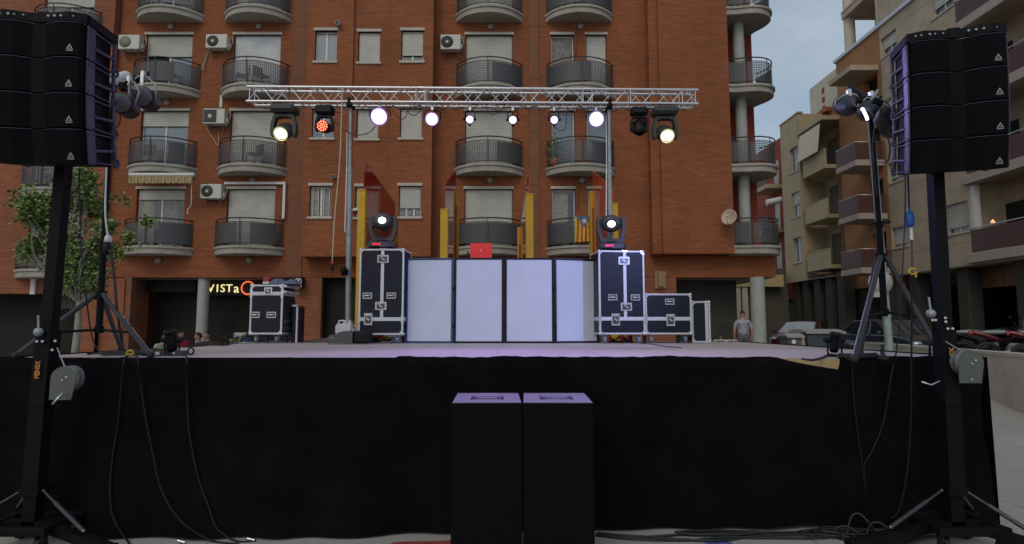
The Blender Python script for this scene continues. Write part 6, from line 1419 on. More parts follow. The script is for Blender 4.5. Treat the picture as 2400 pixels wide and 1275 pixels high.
# ------------------------------------------------------------------ floor lamps on the deck corners
def floor_lamp(lab, px, py, Yl, r, h, tilt, plate):
    c_ = deck(px, py); t = thing('floor_par_can', lab, 'stage light', c_, 0, 'small floor lamps on the deck corners')
    q = c_+Vector((0, 0, .10)); d = Vector((tilt, -.25, 1)).normalized(); Mx = Matrix.Translation(q) @ aim(d)
    mb = MB(); mb.lathe([(0, -.06), (r*.7, -.06), (r*.95, -.02), (r, .06), (r*1.0, h), (r*1.18, h+.006), (r*1.18, h+.02), (r*.95, h+.02), (r*.95, h-.05)], 20, Mx); put('housing', mb, blkp, t)
    mb = MB(); mb.lathe([(r*.95, h-.05), (0, h-.04)], 20, Mx); put('lens', mb, lens_off, t)
    mb = MB(); mb.path([c_+Vector((-r*1.4, 0, .015)), q+Vector((-r*1.35, 0, .05)), ], .008); mb.path([c_+Vector((r*1.4, 0, .015)), q+Vector((r*1.35, 0, .05))], .008); mb.bx(c_.x-r*1.6, c_.x+r*1.6, c_.y-.06, c_.y+.06, c_.z+.004, c_.z+.012); put('bracket', mb, blk, t)
    for sx in (-1, 1): mb = MB(); mb.tube(q+Vector((sx*r*1.1, 0, .05)), q+Vector((sx*(r*1.1+.04), 0, .05)), .026, n=10); put('knob', mb, blkp, t)
    if plate:
        mb = MB(); mb.bx(c_.x-.15, c_.x-.045, c_.y-.05, c_.y+.1, c_.z+.004, c_.z+.07, .004); mb.bx(c_.x+.05, c_.x+.13, c_.y-.04, c_.y+.05, c_.z+.004, c_.z+.05, .004); mb.bx(c_.x-.2, c_.x+.17, c_.y-.075, c_.y-.06, c_.z+.002, c_.z+.012); put('ballast_box', mb, mat('ballast_paint', (.045, .045, .05), .4, var=.2), t)
        mb = MB(); mb.bx(c_.x-.125, c_.x-.085, c_.y-.053, c_.y-.05, c_.z+.012, c_.z+.04); put('paper_tag', mb, white_p, t)
        mb = MB(); mb.bx(c_.x-.11, c_.x-.075, c_.y-.045, c_.y-.01, c_.z+.071, c_.z+.080); put('green_connector', mb, mat('green_plastic', (.02, .25, .06), .4, emit=(.02, .5, .08), es=.25), t)
        mb = MB(); mb.path([c_+Vector((.19, -.02, .045+.0))+Vector((.028*math.cos(R(a)), 0, .032*math.sin(R(a)))) for a in range(0, 360, 30)], .009, 6, True); put('cable_ring', mb, rubber, t)
floor_lamp('black upturned floor lamp with a green light on its box, before the seated people', 402, 834, 5.1, .050, .12, -.05, True)
floor_lamp('black upturned floor lamp with side knobs before the waste container', 1957, 836, 5.1, .046, .10, .06, False)
mb = MB(); c_ = deck(2070, 842); mb.tube(c_+Vector((0, 0, .001)), c_+Vector((0, 0, .03)), .042, n=20); mb.lathe([(.02, .03), (.012, .06), (.010, .1), (.016, .115), (.006, .13)], 10, Matrix.Translation(c_)); mb.path(smooth_pts([c_+Vector((0, 0, .10)), c_+Vector((-.02, 0, .07)), c_+Vector((-.005, 0, .04))], 4), .006)
solo('round_weight', mb, rubber, 'small round black weight with a knotted lead on the right deck corner', 'weight')
def coil(c_, rx, ry, n_, r, lab, m=None, z=0., seed=1, name='cable_coil', jit=.12):
    rnd = random.Random(seed); pts = []
    for i in range(n_*14):
        a = 2*PI*i/14; k = 1+jit*math.sin(i*.37+seed)+rnd.uniform(-jit, jit)*.4; pts.append((c_.x+rx*k*math.cos(a)+.1*rx*math.sin(i*.11), c_.y+ry*k*math.sin(a), c_.z+r+z+.010*(i/14 % 3)+rnd.uniform(0, .006)))
    mb = MB(); mb.path(smooth_pts(pts, 2), r, 5); return solo(name, mb, m or cable_m, lab, 'cables')
coil(deck(290, 834), .20, .10, 5, .008, 'loose coil of black cable on the deck under the tripod by the tree', seed=4)
coil(deck(345, 832), .14, .06, 3, .008, 'smaller loose coil of black cable beside the floor lamp', seed=9)
coil(deck(2010, 840), .17, .05, 4, .008, 'loose coil of black cable at the foot of the right tripod', seed=5)
q = deck(305, 836); mb = MB(); mb.path(smooth_pts([q+Vector((-.03, 0, .0)), q+Vector((-.02, -.01, .045)), q+Vector((.02, -.015, .055)), q+Vector((.035, -.01, .02)), q+Vector((.0, -.02, .02)), q+Vector((-.03, -.02, .01))], 6), .010, 6); solo('rope_loop', mb, rope_y, 'yellow tape loop tied round the cables under the left tripod', 'tape')
YS = SY-.07
for pts, lab in (([(325, 834), (300, 836), (291, 845), (285, 900), (275, 1000), (263, 1080), (258, 1160), (268, 1220), (300, 1270), (320, 1290)], 'black cable hanging down the skirt in a loop, nearest the left mast'),
                 ([(310, 834), (322, 842), (330, 900), (345, 1000), (358, 1060), (372, 1130), (400, 1190), (440, 1235), (500, 1268), (560, 1275)], 'black cable hanging down the skirt and curving over the ground, second from the left mast'),
                 ([(430, 832), (437, 842), (438, 900), (442, 1000), (452, 1060), (465, 1120), (490, 1190), (510, 1240), (555, 1268), (600, 1266)], 'black cable with a silver joint hanging from the left floor lamp'),
                 ([(1940, 832), (1985, 842), (1996, 862), (2002, 950), (2015, 1050), (2025, 1120), (2035, 1190), (2040, 1215)], 'dark cable hanging down the skirt below the right tripod foot'),
                 ([(2096, 838), (2090, 870), (2070, 990), (2042, 1060), (2026, 1090), (2028, 1150), (2040, 1200), (2048, 1215)], 'dark cable slanting down the skirt into the floor tangle'),
                 ([(2137, 640), (2137, 750), (2136, 870), (2134, 1000), (2124, 1120), (2105, 1200), (2085, 1215)], 'dark cable hanging straight down past the deck edge by the right mast')):
    P_ = []
    for i, (px, py) in enumerate(pts):
        Yk = YS-(.10 if 'straight' in lab else 0)
        q = W(px, py, Yk)
        if -3.9 < q.x < 0 and q.z < DZ: f_ = 1-max(q.z, 0)/DZ; Yk -= .24*f_**2*min(1, -q.x/1.5)*max(0, min(1, q.x-SX0)); q = W(px, py, Yk)
        if py < 843 and 'straight' not in lab: q = deck(px, py)+Vector((0, 0, .012))
        if q.z < .02: q = G(px, min(py, 1300), .012)
        P_.append(q)
    cable(P_, lab, .008, mat('skirt_cable', (.008, .008, .009), .6, spec=.25, var=.1))
mb = MB(); q = W(453, 1056, YS-.01); mb.tube(q+Vector((-.004, 0, .03)), q+Vector((.004, 0, -.03)), .013); solo('cable_joint', mb, chrome, 'silver connector joint in the middle of a hanging cable', 'connector')
for px, py, lab in ((398, 1186, 'silver plug on the cable crossing the lower left skirt'), (425, 1270, 'silver plug lying on the ground at the left skirt foot'), (588, 1265, 'silver plug on a cable end further right along the skirt foot')):
    q = W(px, py, YS-.02); q = G(px, py, .015) if q.z < .02 else q; mb = MB(); mb.tube(q+Vector((-.03, 0, .01)), q+Vector((.03, 0, -.004)), .011); solo('plug', mb, chrome, lab, 'connector')
# floor tangle by the right mast
random.seed(11)
coil(G(2035, 1256), .40, .10, 5, .010, 'tangle of black cables on the ground beside the right mast', seed=3, jit=.3)
coil(G(2070, 1266), .24, .10, 4, .010, 'smaller loop of black cable in front of the ground tangle', seed=8, jit=.3)
for k, (pts, lab) in enumerate((([(1398, 1240), (1480, 1248), (1600, 1242), (1720, 1238), (1850, 1236), (1950, 1232), (2030, 1228)], 'black cable lying straight along the foot of the skirt, rearmost'), ([(1396, 1243), (1500, 1252), (1620, 1255), (1700, 1248), (1830, 1250), (1930, 1248), (2040, 1235)], 'black cable lying along the foot of the skirt, middle one'), ([(1400, 1238), (1470, 1244), (1560, 1250), (1680, 1256), (1760, 1246), (1850, 1242), (1960, 1240)], 'black cable lying along the foot of the skirt, foremost'), ([(2040, 1225), (2020, 1260), (2030, 1290)], 'black cable end trailing from the tangle towards the picture edge'), ([(2055, 1228), (2090, 1255), (2120, 1272), (2180, 1276)], 'black cable trailing from the tangle towards the mast wheels'))):
    cable([G(px, py+11, .012+.008*(i_ % 2)) for i_, (px, py) in enumerate(pts)], lab, .010)
coil(G(1700, 1256), .35, .05, 2, .009, 'flat loop of cable on the ground near the middle of the right skirt half', seed=6, jit=.2)
mb = MB(); q = G(158, 1235, .01); mb.bx(q.x-.11, q.x+.11, q.y+.05, q.y+.12, .0, .085, .003, Matrix.Rotation(R(-14), 3, 'Y')); solo('wood_offcut', mb, mat('grey_wood', (.13, .12, .10), .8), 'grey wooden offcut leaning at the foot of the left mast', 'wood')
# hanging leads at the arrays
cable([W(186, 395, 4.9), W(187, 470, 4.9), W(190, 560, 4.9), W(198, 660, 4.9), (W(205, 720, 5.0)), W(212, 770, 5.2), W(222, 808, 5.4), deck(240, 830)], 'thin black lead hanging from the left array down to the deck', .006)
cable([W(250, 385, 5.7), W(248, 440, 5.7), W(247, 500, 5.7), W(252, 550, 5.7), W(254, 560, 5.7)], 'white cord running down the left tripod pole', .009, white_p)
cable([W(258, 585, 5.6), W(268, 650, 5.6), W(274, 720, 5.6), W(284, 790, 5.7), W(290, 812, 5.9)], 'thick black lead hanging from the white cord down to the deck', .012)
mb = MB(); q = W(253, 568, 5.68); mb.lathe([(.016, .07), (.03, .05), (.034, 0), (.0, -.02)], 12, Matrix.Translation(q)); mb.m = 1; mb.lathe([(.0, 0), (.036, -.0), (.038, -.10), (.02, -.12), (0, -.12)], 12, Matrix.Translation(q)); solo('plug', mb, [white_p, blkp], 'white and black plug joint on the left tripod pole', 'connector')
for dx, lab, r in ((0, 'thin black lead hanging from the right array to the blue connector', .008), (-5, 'second thin dark lead hanging left of the blue connector', .006)):
    if dx: cable([W(2122, 390, 4.9), W(2121, 500, 4.9), W(2115, 640, 4.9), W(2108, 760, 4.95), W(2099, 838, 5.0)], lab, r)
    else: cable([W(2126, 375, 4.9), W(2129, 440, 4.9), W(2131, 492, 4.9)], lab, r)
q = W(2132, 515, 4.9); mb = MB(); mb.lathe([(.008, .10), (.014, .07), (.03, .055), (.036, .02), (.034, -.03), (.026, -.06), (.010, -.062)], 14, Matrix.Translation(q)); solo('blue_connector', mb, mat('blue_plastic', (.015, .10, .36), .4), 'blue plastic power connector hanging below the right array', 'connector')
mb = MB(); mb.lathe([(.012, -.06), (.012, -.16), (.018, -.17), (0, -.17)], 10, Matrix.Translation(q+Vector((.008, 0, 0)))); solo('cable_sleeve', mb, white_p, 'pale cable sleeve just under the blue connector', 'connector')
cable([W(2136, 540, 4.9), W(2137, 590, 4.9), W(2139, 628, 4.9)], 'brownish lead between the blue connector and the yellow loop', .008, mat('brown_lead', (.10, .04, .04), .6))
mb = MB(); q = W(2139, 636, 4.88); mb.path([q+Vector((.030*math.cos(a), .0, .024*math.sin(a))) for a in [R(x) for x in range(20, 330, 20)]], .008, 6); mb.tube(q+Vector((.03, 0, -.005)), q+Vector((.022, 0, -.05)), .007); solo('yellow_loop', mb, rope_y, 'yellow tape loop round the hanging lead by the right mast', 'tape')
mb = MB(); a = W(2179, 840, SY+.05); b = W(2179, 808, SY+.05); mb.path([Vector((a.x, a.y, DZ)), b, b+Vector((.09, .0, .01)), Vector((b.x+.09, b.y+.1, b.z))], .011, 6); solo('deck_rail', mb, blk, 'short bent black rail on the deck corner behind the right mast', 'rail')

for k, (x0_, x1_, hh, lab) in enumerate(((1985, 2050, .17, 'black cable arching up out of the floor tangle, tallest loop'), (2030, 2095, .10, 'black cable arching over the floor tangle towards the mast leg'), (1950, 2020, .07, 'low arch of black cable at the outer side of the floor tangle'))):
    a, b = G(x0_, 1256, .012), G(x1_, 1258, .012); cable([a, a.lerp(b, .25)+Vector((0, .03, hh*.8)), a.lerp(b, .55)+Vector((0, .02, hh)), a.lerp(b, .85)+Vector((0, -.02, hh*.5)), b], lab, .009)

# small fittings clustered on the tripod crossbars
for k, (px, py, Y, sz, m_, lab) in enumerate(((2012, 236, 5.6, (.07, .05, .05), blk, 'black clamp block on the right crossbar between the first two cans'), (2056, 240, 5.4, (.09, .06, .06), blk, 'black power box on the right crossbar above the middle can'), (2048, 226, 5.4, (.03, .03, .09), galv, 'grey safety hook on the right crossbar'),
                                        (2100, 300, 5.2, (.06, .06, .10), blk, 'black splitter box hanging near the right speaker array'), (288, 204, 5.5, (.08, .06, .05), blk, 'black clamp block on the left crossbar beside the white housing'), (326, 186, 6.0, (.07, .05, .05), blk, 'black clamp block on the left crossbar over the outer can'))):
    q = W(px, py, Y); mb = MB(); mb.box(q, sz, .008, Matrix.Rotation(R(20*k), 3, 'Y')); mb.tube(q, q+Vector((.04, 0, .06)), .012, n=6); solo('clamp_fitting', mb, m_, lab, 'fitting')
for pts, lab in (([W(1998, 232, 5.5), W(2010, 252, 5.4), W(2030, 246, 5.35), W(2044, 268, 5.3), W(2058, 282, 5.3)], 'black lead draped between the right par cans, front one'), ([W(2050, 300, 5.5), W(2046, 340, 5.6), W(2049, 400, 5.65), W(2056, 460, 5.7)], 'black lead taped along the right tripod pole')):
    cable(pts, lab, .008)
# ------------------------------------------------------------------ yellow and red sheet sculptures behind the stage
YN, YFa = 13.2, 17.0
def sculpture(label, near, far, nz0, fz0, tops, glass):
    """near/far: (px, top y) of the posts; tops: sheet top at the near and the far end (px, y)"""
    a, b = W(*near, YN), W(*far, YFa); t = thing('panel_sculpture', label, 'sculpture', (a.x, YN, .2), 0, 'yellow posts with red sheets')
    for q in (a, b):
        g = hgt(q.y)-.05
        mb = MB(); mb.bx(q.x-.085, q.x+.085, q.y-.085, q.y+.085, g, q.z, .008); mb.bx(q.x-.092, q.x+.092, q.y-.092, q.y+.092, q.z, q.z+.03, .006)
        if q is b: mb.bx(q.x-.045, q.x+.045, q.y-.1, q.y-.085, q.z-2.2, q.z-.9) if False else None
        po = put('post', mb, yellow, t)
        if q is b:
            mb = MB(); mb.bx(q.x-.03, q.x+.03, q.y-.091, q.y-.086, g+.3, q.z-.45); put('post_slot', mb, mat('post_slot', (.10, .07, .05), .7), po)
    d = (b-a); d.z = 0; d.normalize(); n_ = Vector((d.y, -d.x, 0))*.008
    p0, p1 = a+d*.087, b-d*.087; z0, z1 = W(*tops[0], YN).z, W(*tops[1], YFa).z
    qs = [Vector((p0.x, p0.y, .35)), Vector((p1.x, p1.y, .5)), Vector((p1.x, p1.y, z1)), Vector((p0.x, p0.y, z0))]
    mb = MB(); vs = [q-n_ for q in qs]+[q+n_ for q in qs]; mb.add(vs, [(0, 1, 2, 3), (7, 6, 5, 4), (0, 4, 5, 1), (1, 5, 6, 2), (2, 6, 7, 3), (3, 7, 4, 0)]); put('sheet', mb, glass, t)
sculpture('dark red pointed sheet between yellow posts behind the left moving head', (850, 449), (926, 545), 0, 0, ((856, 374), (926, 478)), RED_GLASS)
sculpture('dark red sheet between two yellow posts just left of the red laptop', (1042, 494), (1069, 447), 0, 0, ((1043, 430), (1066, 397)), RED_GLASS)
sculpture('narrow orange red sheet between two yellow posts right of the red laptop', (1241, 459), (1219, 536), 0, 0, ((1240, 397), (1220, 536)), ORANGE_GLASS)
sculpture('orange red slanted sheet between yellow posts beside the flag', (1438, 480), (1389, 452), 0, 0, ((1436, 440), (1391, 400)), ORANGE_GLASS)
# ------------------------------------------------------------------ air conditioners on the facade
def ac(label, px, py, w_, h_, fan):
    c = W(px, py, FY-.36); t = thing('air_conditioner', label, 'air conditioner', (c.x, FY-.02, c.z-h_/2), 0, 'air conditioners on the brick facade')
    y0, y1 = FY-.37, FY-.07
    mb = MB(); mb.bx(c.x-w_/2, c.x+w_/2, y0, y1, c.z-h_/2, c.z+h_/2, .015); mb.bx(c.x+w_/2, c.x+w_/2+.06, y0+.12, y1-.03, c.z-h_*.35, c.z-.02, .015); mb.bx(c.x+w_*.16, c.x+w_*.165, y0-.002, y0+.01, c.z-h_*.46, c.z+h_*.46); put('casing', mb, acm, t)
    fx = c.x-w_*.17; mb = MB(); r = h_*.40
    if fan == 'square': mb.bx(fx-r*1.05, fx+r*1.05, y0-.006, y0, c.z-r*1.05, c.z+r*1.05, .004)
    else: mb.lathe([(0, .006), (r, .006), (r, -.002), (r*.98, -.002)], 26, Matrix.Translation((fx, y0, c.z)) @ Matrix.Rotation(R(90), 4, 'X'))
    g = put('fan_grille', mb, mat('pale_fan_grille', (.20, .19, .15), .6) if fan == 'pale' else acd, t)
    mb = MB()
    if fan != 'pale':
        for k in range(1, 5): mb.path([(fx+r*k/5*math.cos(a), y0-.010, c.z+r*k/5*math.sin(a)) for a in [2*PI*i/20 for i in range(20)]], .004, 4, True)
        for k in range(12): a = 2*PI*k/12; mb.tube((fx+.05*math.cos(a), y0-.012, c.z+.05*math.sin(a)), (fx+r*math.cos(a), y0-.008, c.z+r*math.sin(a)), .003, n=4)
        put('guard_wires', mb, mat('guard_wire', (.16, .16, .15), .5), g)
        mb = MB(); hub_m = .05 if fan != 'square' else .065
        mb.bx(fx-hub_m, fx+hub_m, y0-.02, y0-.012, c.z-hub_m, c.z+hub_m, .012); put('hub', mb, acm, g)
    for sx in (-1, 1):
        mb = MB(); x = c.x+sx*w_*.34; mb.bx(x-.015, x+.015, y0+.02, FY, c.z-h_/2-.03, c.z-h_/2); mb.tube((x, y0+.08, c.z-h_/2-.02), (x, FY-.01, c.z-h_/2-.26), .014, n=6); put('bracket', mb, galv, t)
    mb = MB(); mb.path(smooth_pts([(c.x+w_/2+.03, y1-.05, c.z-.05), (c.x+w_/2+.08, y1, c.z+.1), (c.x+w_/2+.03, FY-.03, c.z+h_/2+.08)], 5), .016, 6); put('pipe', mb, cream, t)
    return t
ac('pale air conditioner with a faded fan, beside the speaker array', 302, 98, .80, .56, 'pale')
ac('air conditioner with a round dark fan, topmost of its column between the two balcony rows', 507, 96, .80, .54, 'round')
ac('air conditioner with a square dark grille, above the left end of the truss', 501, 272, .80, .58, 'square')
ac('air conditioner with a round dark fan, lowest on the facade beside a closed shutter', 494, 448, .78, .54, 'round')
ac('air conditioner with a striped round fan, above the truss middle', 1056, 98, .76, .58, 'round')
cable([W(1072, 118, FY-.05), W(1085, 140, FY-.3), W(1092, 148, FY-.5)], 'thin drain hose from the air conditioner above the truss middle', .018, render_, 'hose', cat='hose')
cable([W(487, 122, FY-.05), W(478, 150, FY-.1), W(474, 165, FY-.2)], 'grey hose slanting from the topmost air conditioner to the left balcony', .020, galv, 'hose', cat='hose')
mb = MB(); q0, q1 = W(518, 252, FY-.03), W(516, 224, FY-.03); mb.bx(q0.x-.05, q0.x+.05, FY-.06, FY-.002, q0.z, q1.z); solo('cable_duct', mb, acm, 'pale vertical duct above the square grilled air conditioner', 'duct')
cable([W(482, 300, FY-.02), W(498, 322, FY-.02), W(512, 341, FY-.02), W(512, 308, FY-.02)], 'thin pipe loop on the brick below the square grilled air conditioner', .012, cream, 'hose', cat='hose')
# awning, its rod, white cover strip, satellite dish, dome camera
aw = thing('awning', 'rolled yellow and grey striped awning under the left balcony', 'awning', W(376, 430, FY-.9))
a, b = W(300, 408, FY-.9), W(452, 408, FY-.9)
mb = MB(); mb.tube((a.x, FY-.8, a.z), (b.x, FY-.8, a.z), .07, n=12); put('cassette', mb, white_p, aw)
mb = MB(); n = 76; vs = []
for j in range(5):
    for i in range(n+1): u = i/n; vs.append((a.x+.02+(b.x-a.x-.04)*u, FY-.88-.02*math.sin(u*60)*j/4, a.z-.05-.26*j/4-(.03*abs(math.sin(u*PI*12)) if j == 4 else 0)))
mb.add(vs, [(j*(n+1)+i, (j+1)*(n+1)+i, (j+1)*(n+1)+i+1, j*(n+1)+i+1) for j in range(4) for i in range(n)])
for k in range(len(mb.f)): mb.mi[k] = (k % n)//2 % 2
put('valance', mb, [mat('awning_yellow', (.38, .29, .10), .85), mat('awning_grey', (.22, .19, .13), .85)], aw)
cable([W(450, 408, FY-.8), W(449, 440, FY-.7), W(448, 478, FY-.6), W(440, 492, FY-.6), W(440, 502, FY-.6)], 'white crank rod hanging from the striped awning', .016, white_p, 'awning_rod', cat='rod')
mb = MB(); a, b = W(667, 432, FY-.1), W(662, 512, FY-.1); mb.bx(a.x-.05, a.x+.04, FY-.12, FY-.03, b.z, a.z); mb.bx(W(526, 432, FY-.1).x, a.x+.04, FY-.13, FY-.04, a.z, a.z+.09); solo('cable_trim', mb, white_p, 'white trim framing the shutter above the second lowest balcony', 'trim')
ds = thing('satellite_dish', 'rust stained round satellite dish on the right edge of the brick wall', 'satellite dish', W(1716, 540, RY))
c = W(1709, 509, RY-.45); Mx = Matrix.Translation(c) @ aim((-.55, -.8, .28))
mb = MB(); mb.lathe([(0, -.05), (.15, -.035), (.25, .0), (.30, .035), (.302, .025), (.25, -.012), (.15, -.05), (0, -.065)], 28, Mx @ Matrix.Diagonal((.9, 1, 1, 1))); put('reflector', mb, None or mat('dish_rust', (.44, .34, .24), .7, var=.35, scale=2.2), ds)
mb = MB(); mb.tube(c, (c.x+.25, RY, c.z-.12), .02); mb.path(smooth_pts([Mx @ Vector((0, -.28, .02)), Mx @ Vector((0, -.3, .18)), Mx @ Vector((0, -.1, .32))], 4), .012, 6); put('arm', mb, galv, ds)
mb = MB(); q = Mx @ Vector((0, -.08, .34)); mb.tube(q, q-(aim((-.55, -.8, .28)) @ Vector((0, 0, .08))), .03, n=10); put('feed_horn', mb, white_p, ds)
dc = thing('dome_camera', 'white and black dome camera beside the yellow post and the truss stand', 'camera', W(833, 505, BY-.35))
q = W(834, 494, BY-.35); mb = MB(); mb.lathe([(0, .10), (.08, .09), (.125, .03), (.13, -.02), (.12, -.02)], 16, Matrix.Translation(q)); mb.tube(q+Vector((0, 0, .06)), (q.x-.05, BY, q.z+.12), .03); put('cover', mb, white_p, dc)
mb = MB(); mb.sph(q+Vector((0, 0, -.02)), .11, 8); put('dome', mb, mat('smoked_dome', (.012, .012, .014), .08, coat=1), dc)
# flag over the lowest right balcony
fl = thing('flag', 'yellow and red striped flag with white star on blue, over a balcony rail', 'flag', W(1368, 566, FY-.95))
fa, fb = W(1347, 506, FY-.93), W(1391, 566, FY-.93); fw, fh_ = fb.x-fa.x, fa.z-fb.z
def fpt(u, v, o=0): return Vector((fa.x+fw*u+.02*math.sin(v*4+u*3)*v, FY-.86-.06*math.sin(u*PI)-.025*math.sin(u*11+v*3)*(.3+v)-o-.03*v, fa.z-fh_*v-.02*math.sin(u*5)*v))
mb = MB(); n, k_ = 45, 20; vs = [fpt(i/n, j/k_) for j in range(k_+1) for i in range(n+1)]
for j in range(k_):
    for i in range(n): mb.m = 1 if (i//5) % 2 else 0; mb.add([vs[j*(n+1)+i], vs[(j+1)*(n+1)+i], vs[(j+1)*(n+1)+i+1], vs[j*(n+1)+i+1]], [(0, 1, 2, 3)], True)
put('striped_cloth', mb, [mat('flag_yellow', (.55, .40, .03), .85), mat('flag_red', (.42, .05, .02), .85)], fl)
mb = MB()
for i in range(20):
    u0, u1 = .06+.9*i/20, .06+.9*(i+1)/20
    def vt(u): return .46*(1-abs((u-.51)/.45))
    mb.add([fpt(u0, 0, .006), fpt(u0, vt(u0), .006), fpt(u1, vt(u1), .006), fpt(u1, 0, .006)], [(0, 1, 2, 3)], True)
put('blue_triangle', mb, mat('flag_blue', (.09, .12, .19), .85), fl)
mb = MB(); st_ = [(.51+(.19 if i % 2 == 0 else .075)*math.sin(PI*i/5), .20-(.145 if i % 2 == 0 else .058)*math.cos(PI*i/5)) for i in range(10)]
c_ = fpt(.51, .2, .012); mb.add([c_]+[fpt(u, v, .012) for u, v in st_], [(0, 1+i, 1+(i+1) % 10) for i in range(10)]); put('star', mb, mat('flag_white', (.55, .55, .53), .85), fl)
# things seen through the balcony railings
def patio_chair(label, x, y, z, rz):
    t = thing('patio_chair', label, 'chair', (x, y, z), rz, 'chairs on the balconies'); m_ = mat('patio_chair_grey', (.055, .058, .06), .5)
    mb = MB(); mb.bx(-.22, .22, -.22, .22, .42, .45, .01); put('seat', mb, m_, t, local=True)
    mb = MB(); mb.bx(-.22, .22, .2, .23, .45, .86, .01); put('backrest', mb, m_, t, local=True)
    for sx in (-.2, .2):
        for sy in (-.2, .2): mb = MB(); mb.tube((sx, sy, 0), (sx*1.0, sy, .43), .015); put('leg', mb, m_, t, local=True)
    return t
for lab, c, k, dx, dy, rz in (('grey chair behind the balcony railing right of the topmost dark fanned air conditioner', 1, 2, -.35, .35, -60), ('second grey chair on the same balcony, nearer the brown strip', 1, 2, .35, .35, 60), ('grey chair behind the railing above the striped awning', 0, 1, -.3, .4, 20),
                            ('grey chair behind the railing just left of the outermost warm lamp', 1, 1, .25, .4, -30), ('grey chair on the upper balcony next to the left par cans', 0, 2, .4, .4, 80)):
    patio_chair(lab, colx[c]+dx, FY-dy, SLAB[k], R(rz))
mb = MB(); q = (colx[3]-1.0, FY-.35, SLAB[1]); mb.lathe([(0, 0), (.12, 0), (.16, .28), (.13, .28), (.12, .2), (0, .2)], 14, Matrix.Translation(q)); fp = thing('potted_plant', 'small trailing potted plant at the left end of the balcony under the blue door', 'plant', q); put('pot', mb, mat('clay_pot', (.25, .10, .05), .8), fp)
mb = MB(); rr = random.Random(5)
for i in range(90):
    p_ = Vector((q[0]+rr.gauss(0, .14), q[1]-.1+rr.gauss(0, .12), q[2]+.75+rr.gauss(0, .22))); a_ = Vector((rr.uniform(-1, 1), rr.uniform(-1, 1), rr.uniform(-1, 1))).normalized()*.055; b_ = a_.orthogonal().normalized()*.03; mb.quad(p_-a_, p_-b_, p_+a_, p_+b_)
mb.tube((q[0], q[1], q[2]+.2), (q[0], q[1]-.05, q[2]+.8), .01); LEAF = mat('leaf', (.15, .21, .05), .6, var=.45, scale=1.6); put('foliage', mb, LEAF, fp)
# ------------------------------------------------------------------ signs of the shops in the arcade
vs_ = thing('shop_sign', 'lit pale yellow sign reading VISTA with a red ring, over the dark shop front', 'sign', W(535, 690, 23.0))
a, b = W(470, 655, 23.02), W(690, 692, 23.02); mb = MB(); mb.bx(a.x, b.x, 23.02, 23.1, b.z, a.z); put('sign_board', mb, mat('sign_black2', (.008, .008, .008), .6), vs_)
lit_y = mat('lit_letter', (1, .9, .5), .5, var=0, emit=(1, .86, .42), es=1.0); lit_r = mat('lit_ring', (1, .2, .1), .5, var=0, emit=(1, .17, .06), es=1.0)
for ch, px, sz, fac in (('V', 494, .43, .72), ('I', 509.5, .43, .8), ('S', 522, .43, 1), ('T', 537, .43, 1), ('a', 554, .50, 1.0)):
    v, f = text_mesh(ch, sz, .012, 1, -.001); c = W(px, 676.5, 22.99); mb = MB(); mb.add([(c.x+q.x, c.y-q.z, c.z+q.y+(.0 if ch != 'a' else .0)) for q in v], f); put('letter', mb, lit_y, vs_)
c = W(581, 675, 22.99); mb = MB(); mb.path([(c.x+.245*math.cos(a), c.y, c.z+.245*math.sin(a)) for a in [2*PI*i/36 for i in range(36)]], .028, 6, True); put('ring', mb, lit_r, vs_)
os_ = thing('shop_sign', 'square black projecting sign with a pale spectacles outline, beside the cloth on the rack', 'sign', W(699, 672, 21.6))
a, b = W(684, 648, 21.6), W(706, 673, 21.6); mb = MB(); mb.bx(a.x, b.x, 21.6, 21.95, b.z, a.z, .01); put('sign_board', mb, MT['sign_black2'], os_)
mb = MB()
for px, sx in ((696, -1), (702.5, 1)):
    c = W(px, 660.5, 21.585); mb.path([(c.x+.052*math.cos(a)*(1 if sx < 0 else .95), c.y, c.z+.115*math.sin(a)) for a in [2*PI*i/18 for i in range(18)]], .011, 5, True)
q = W(703, 668, 21.585); mb.tube(q, q+Vector((.06, 0, -.07)), .011); put('spectacles_outline', mb, mat('sign_pale', (.6, .6, .55), .5, emit=(.8, .8, .7), es=.25), os_)
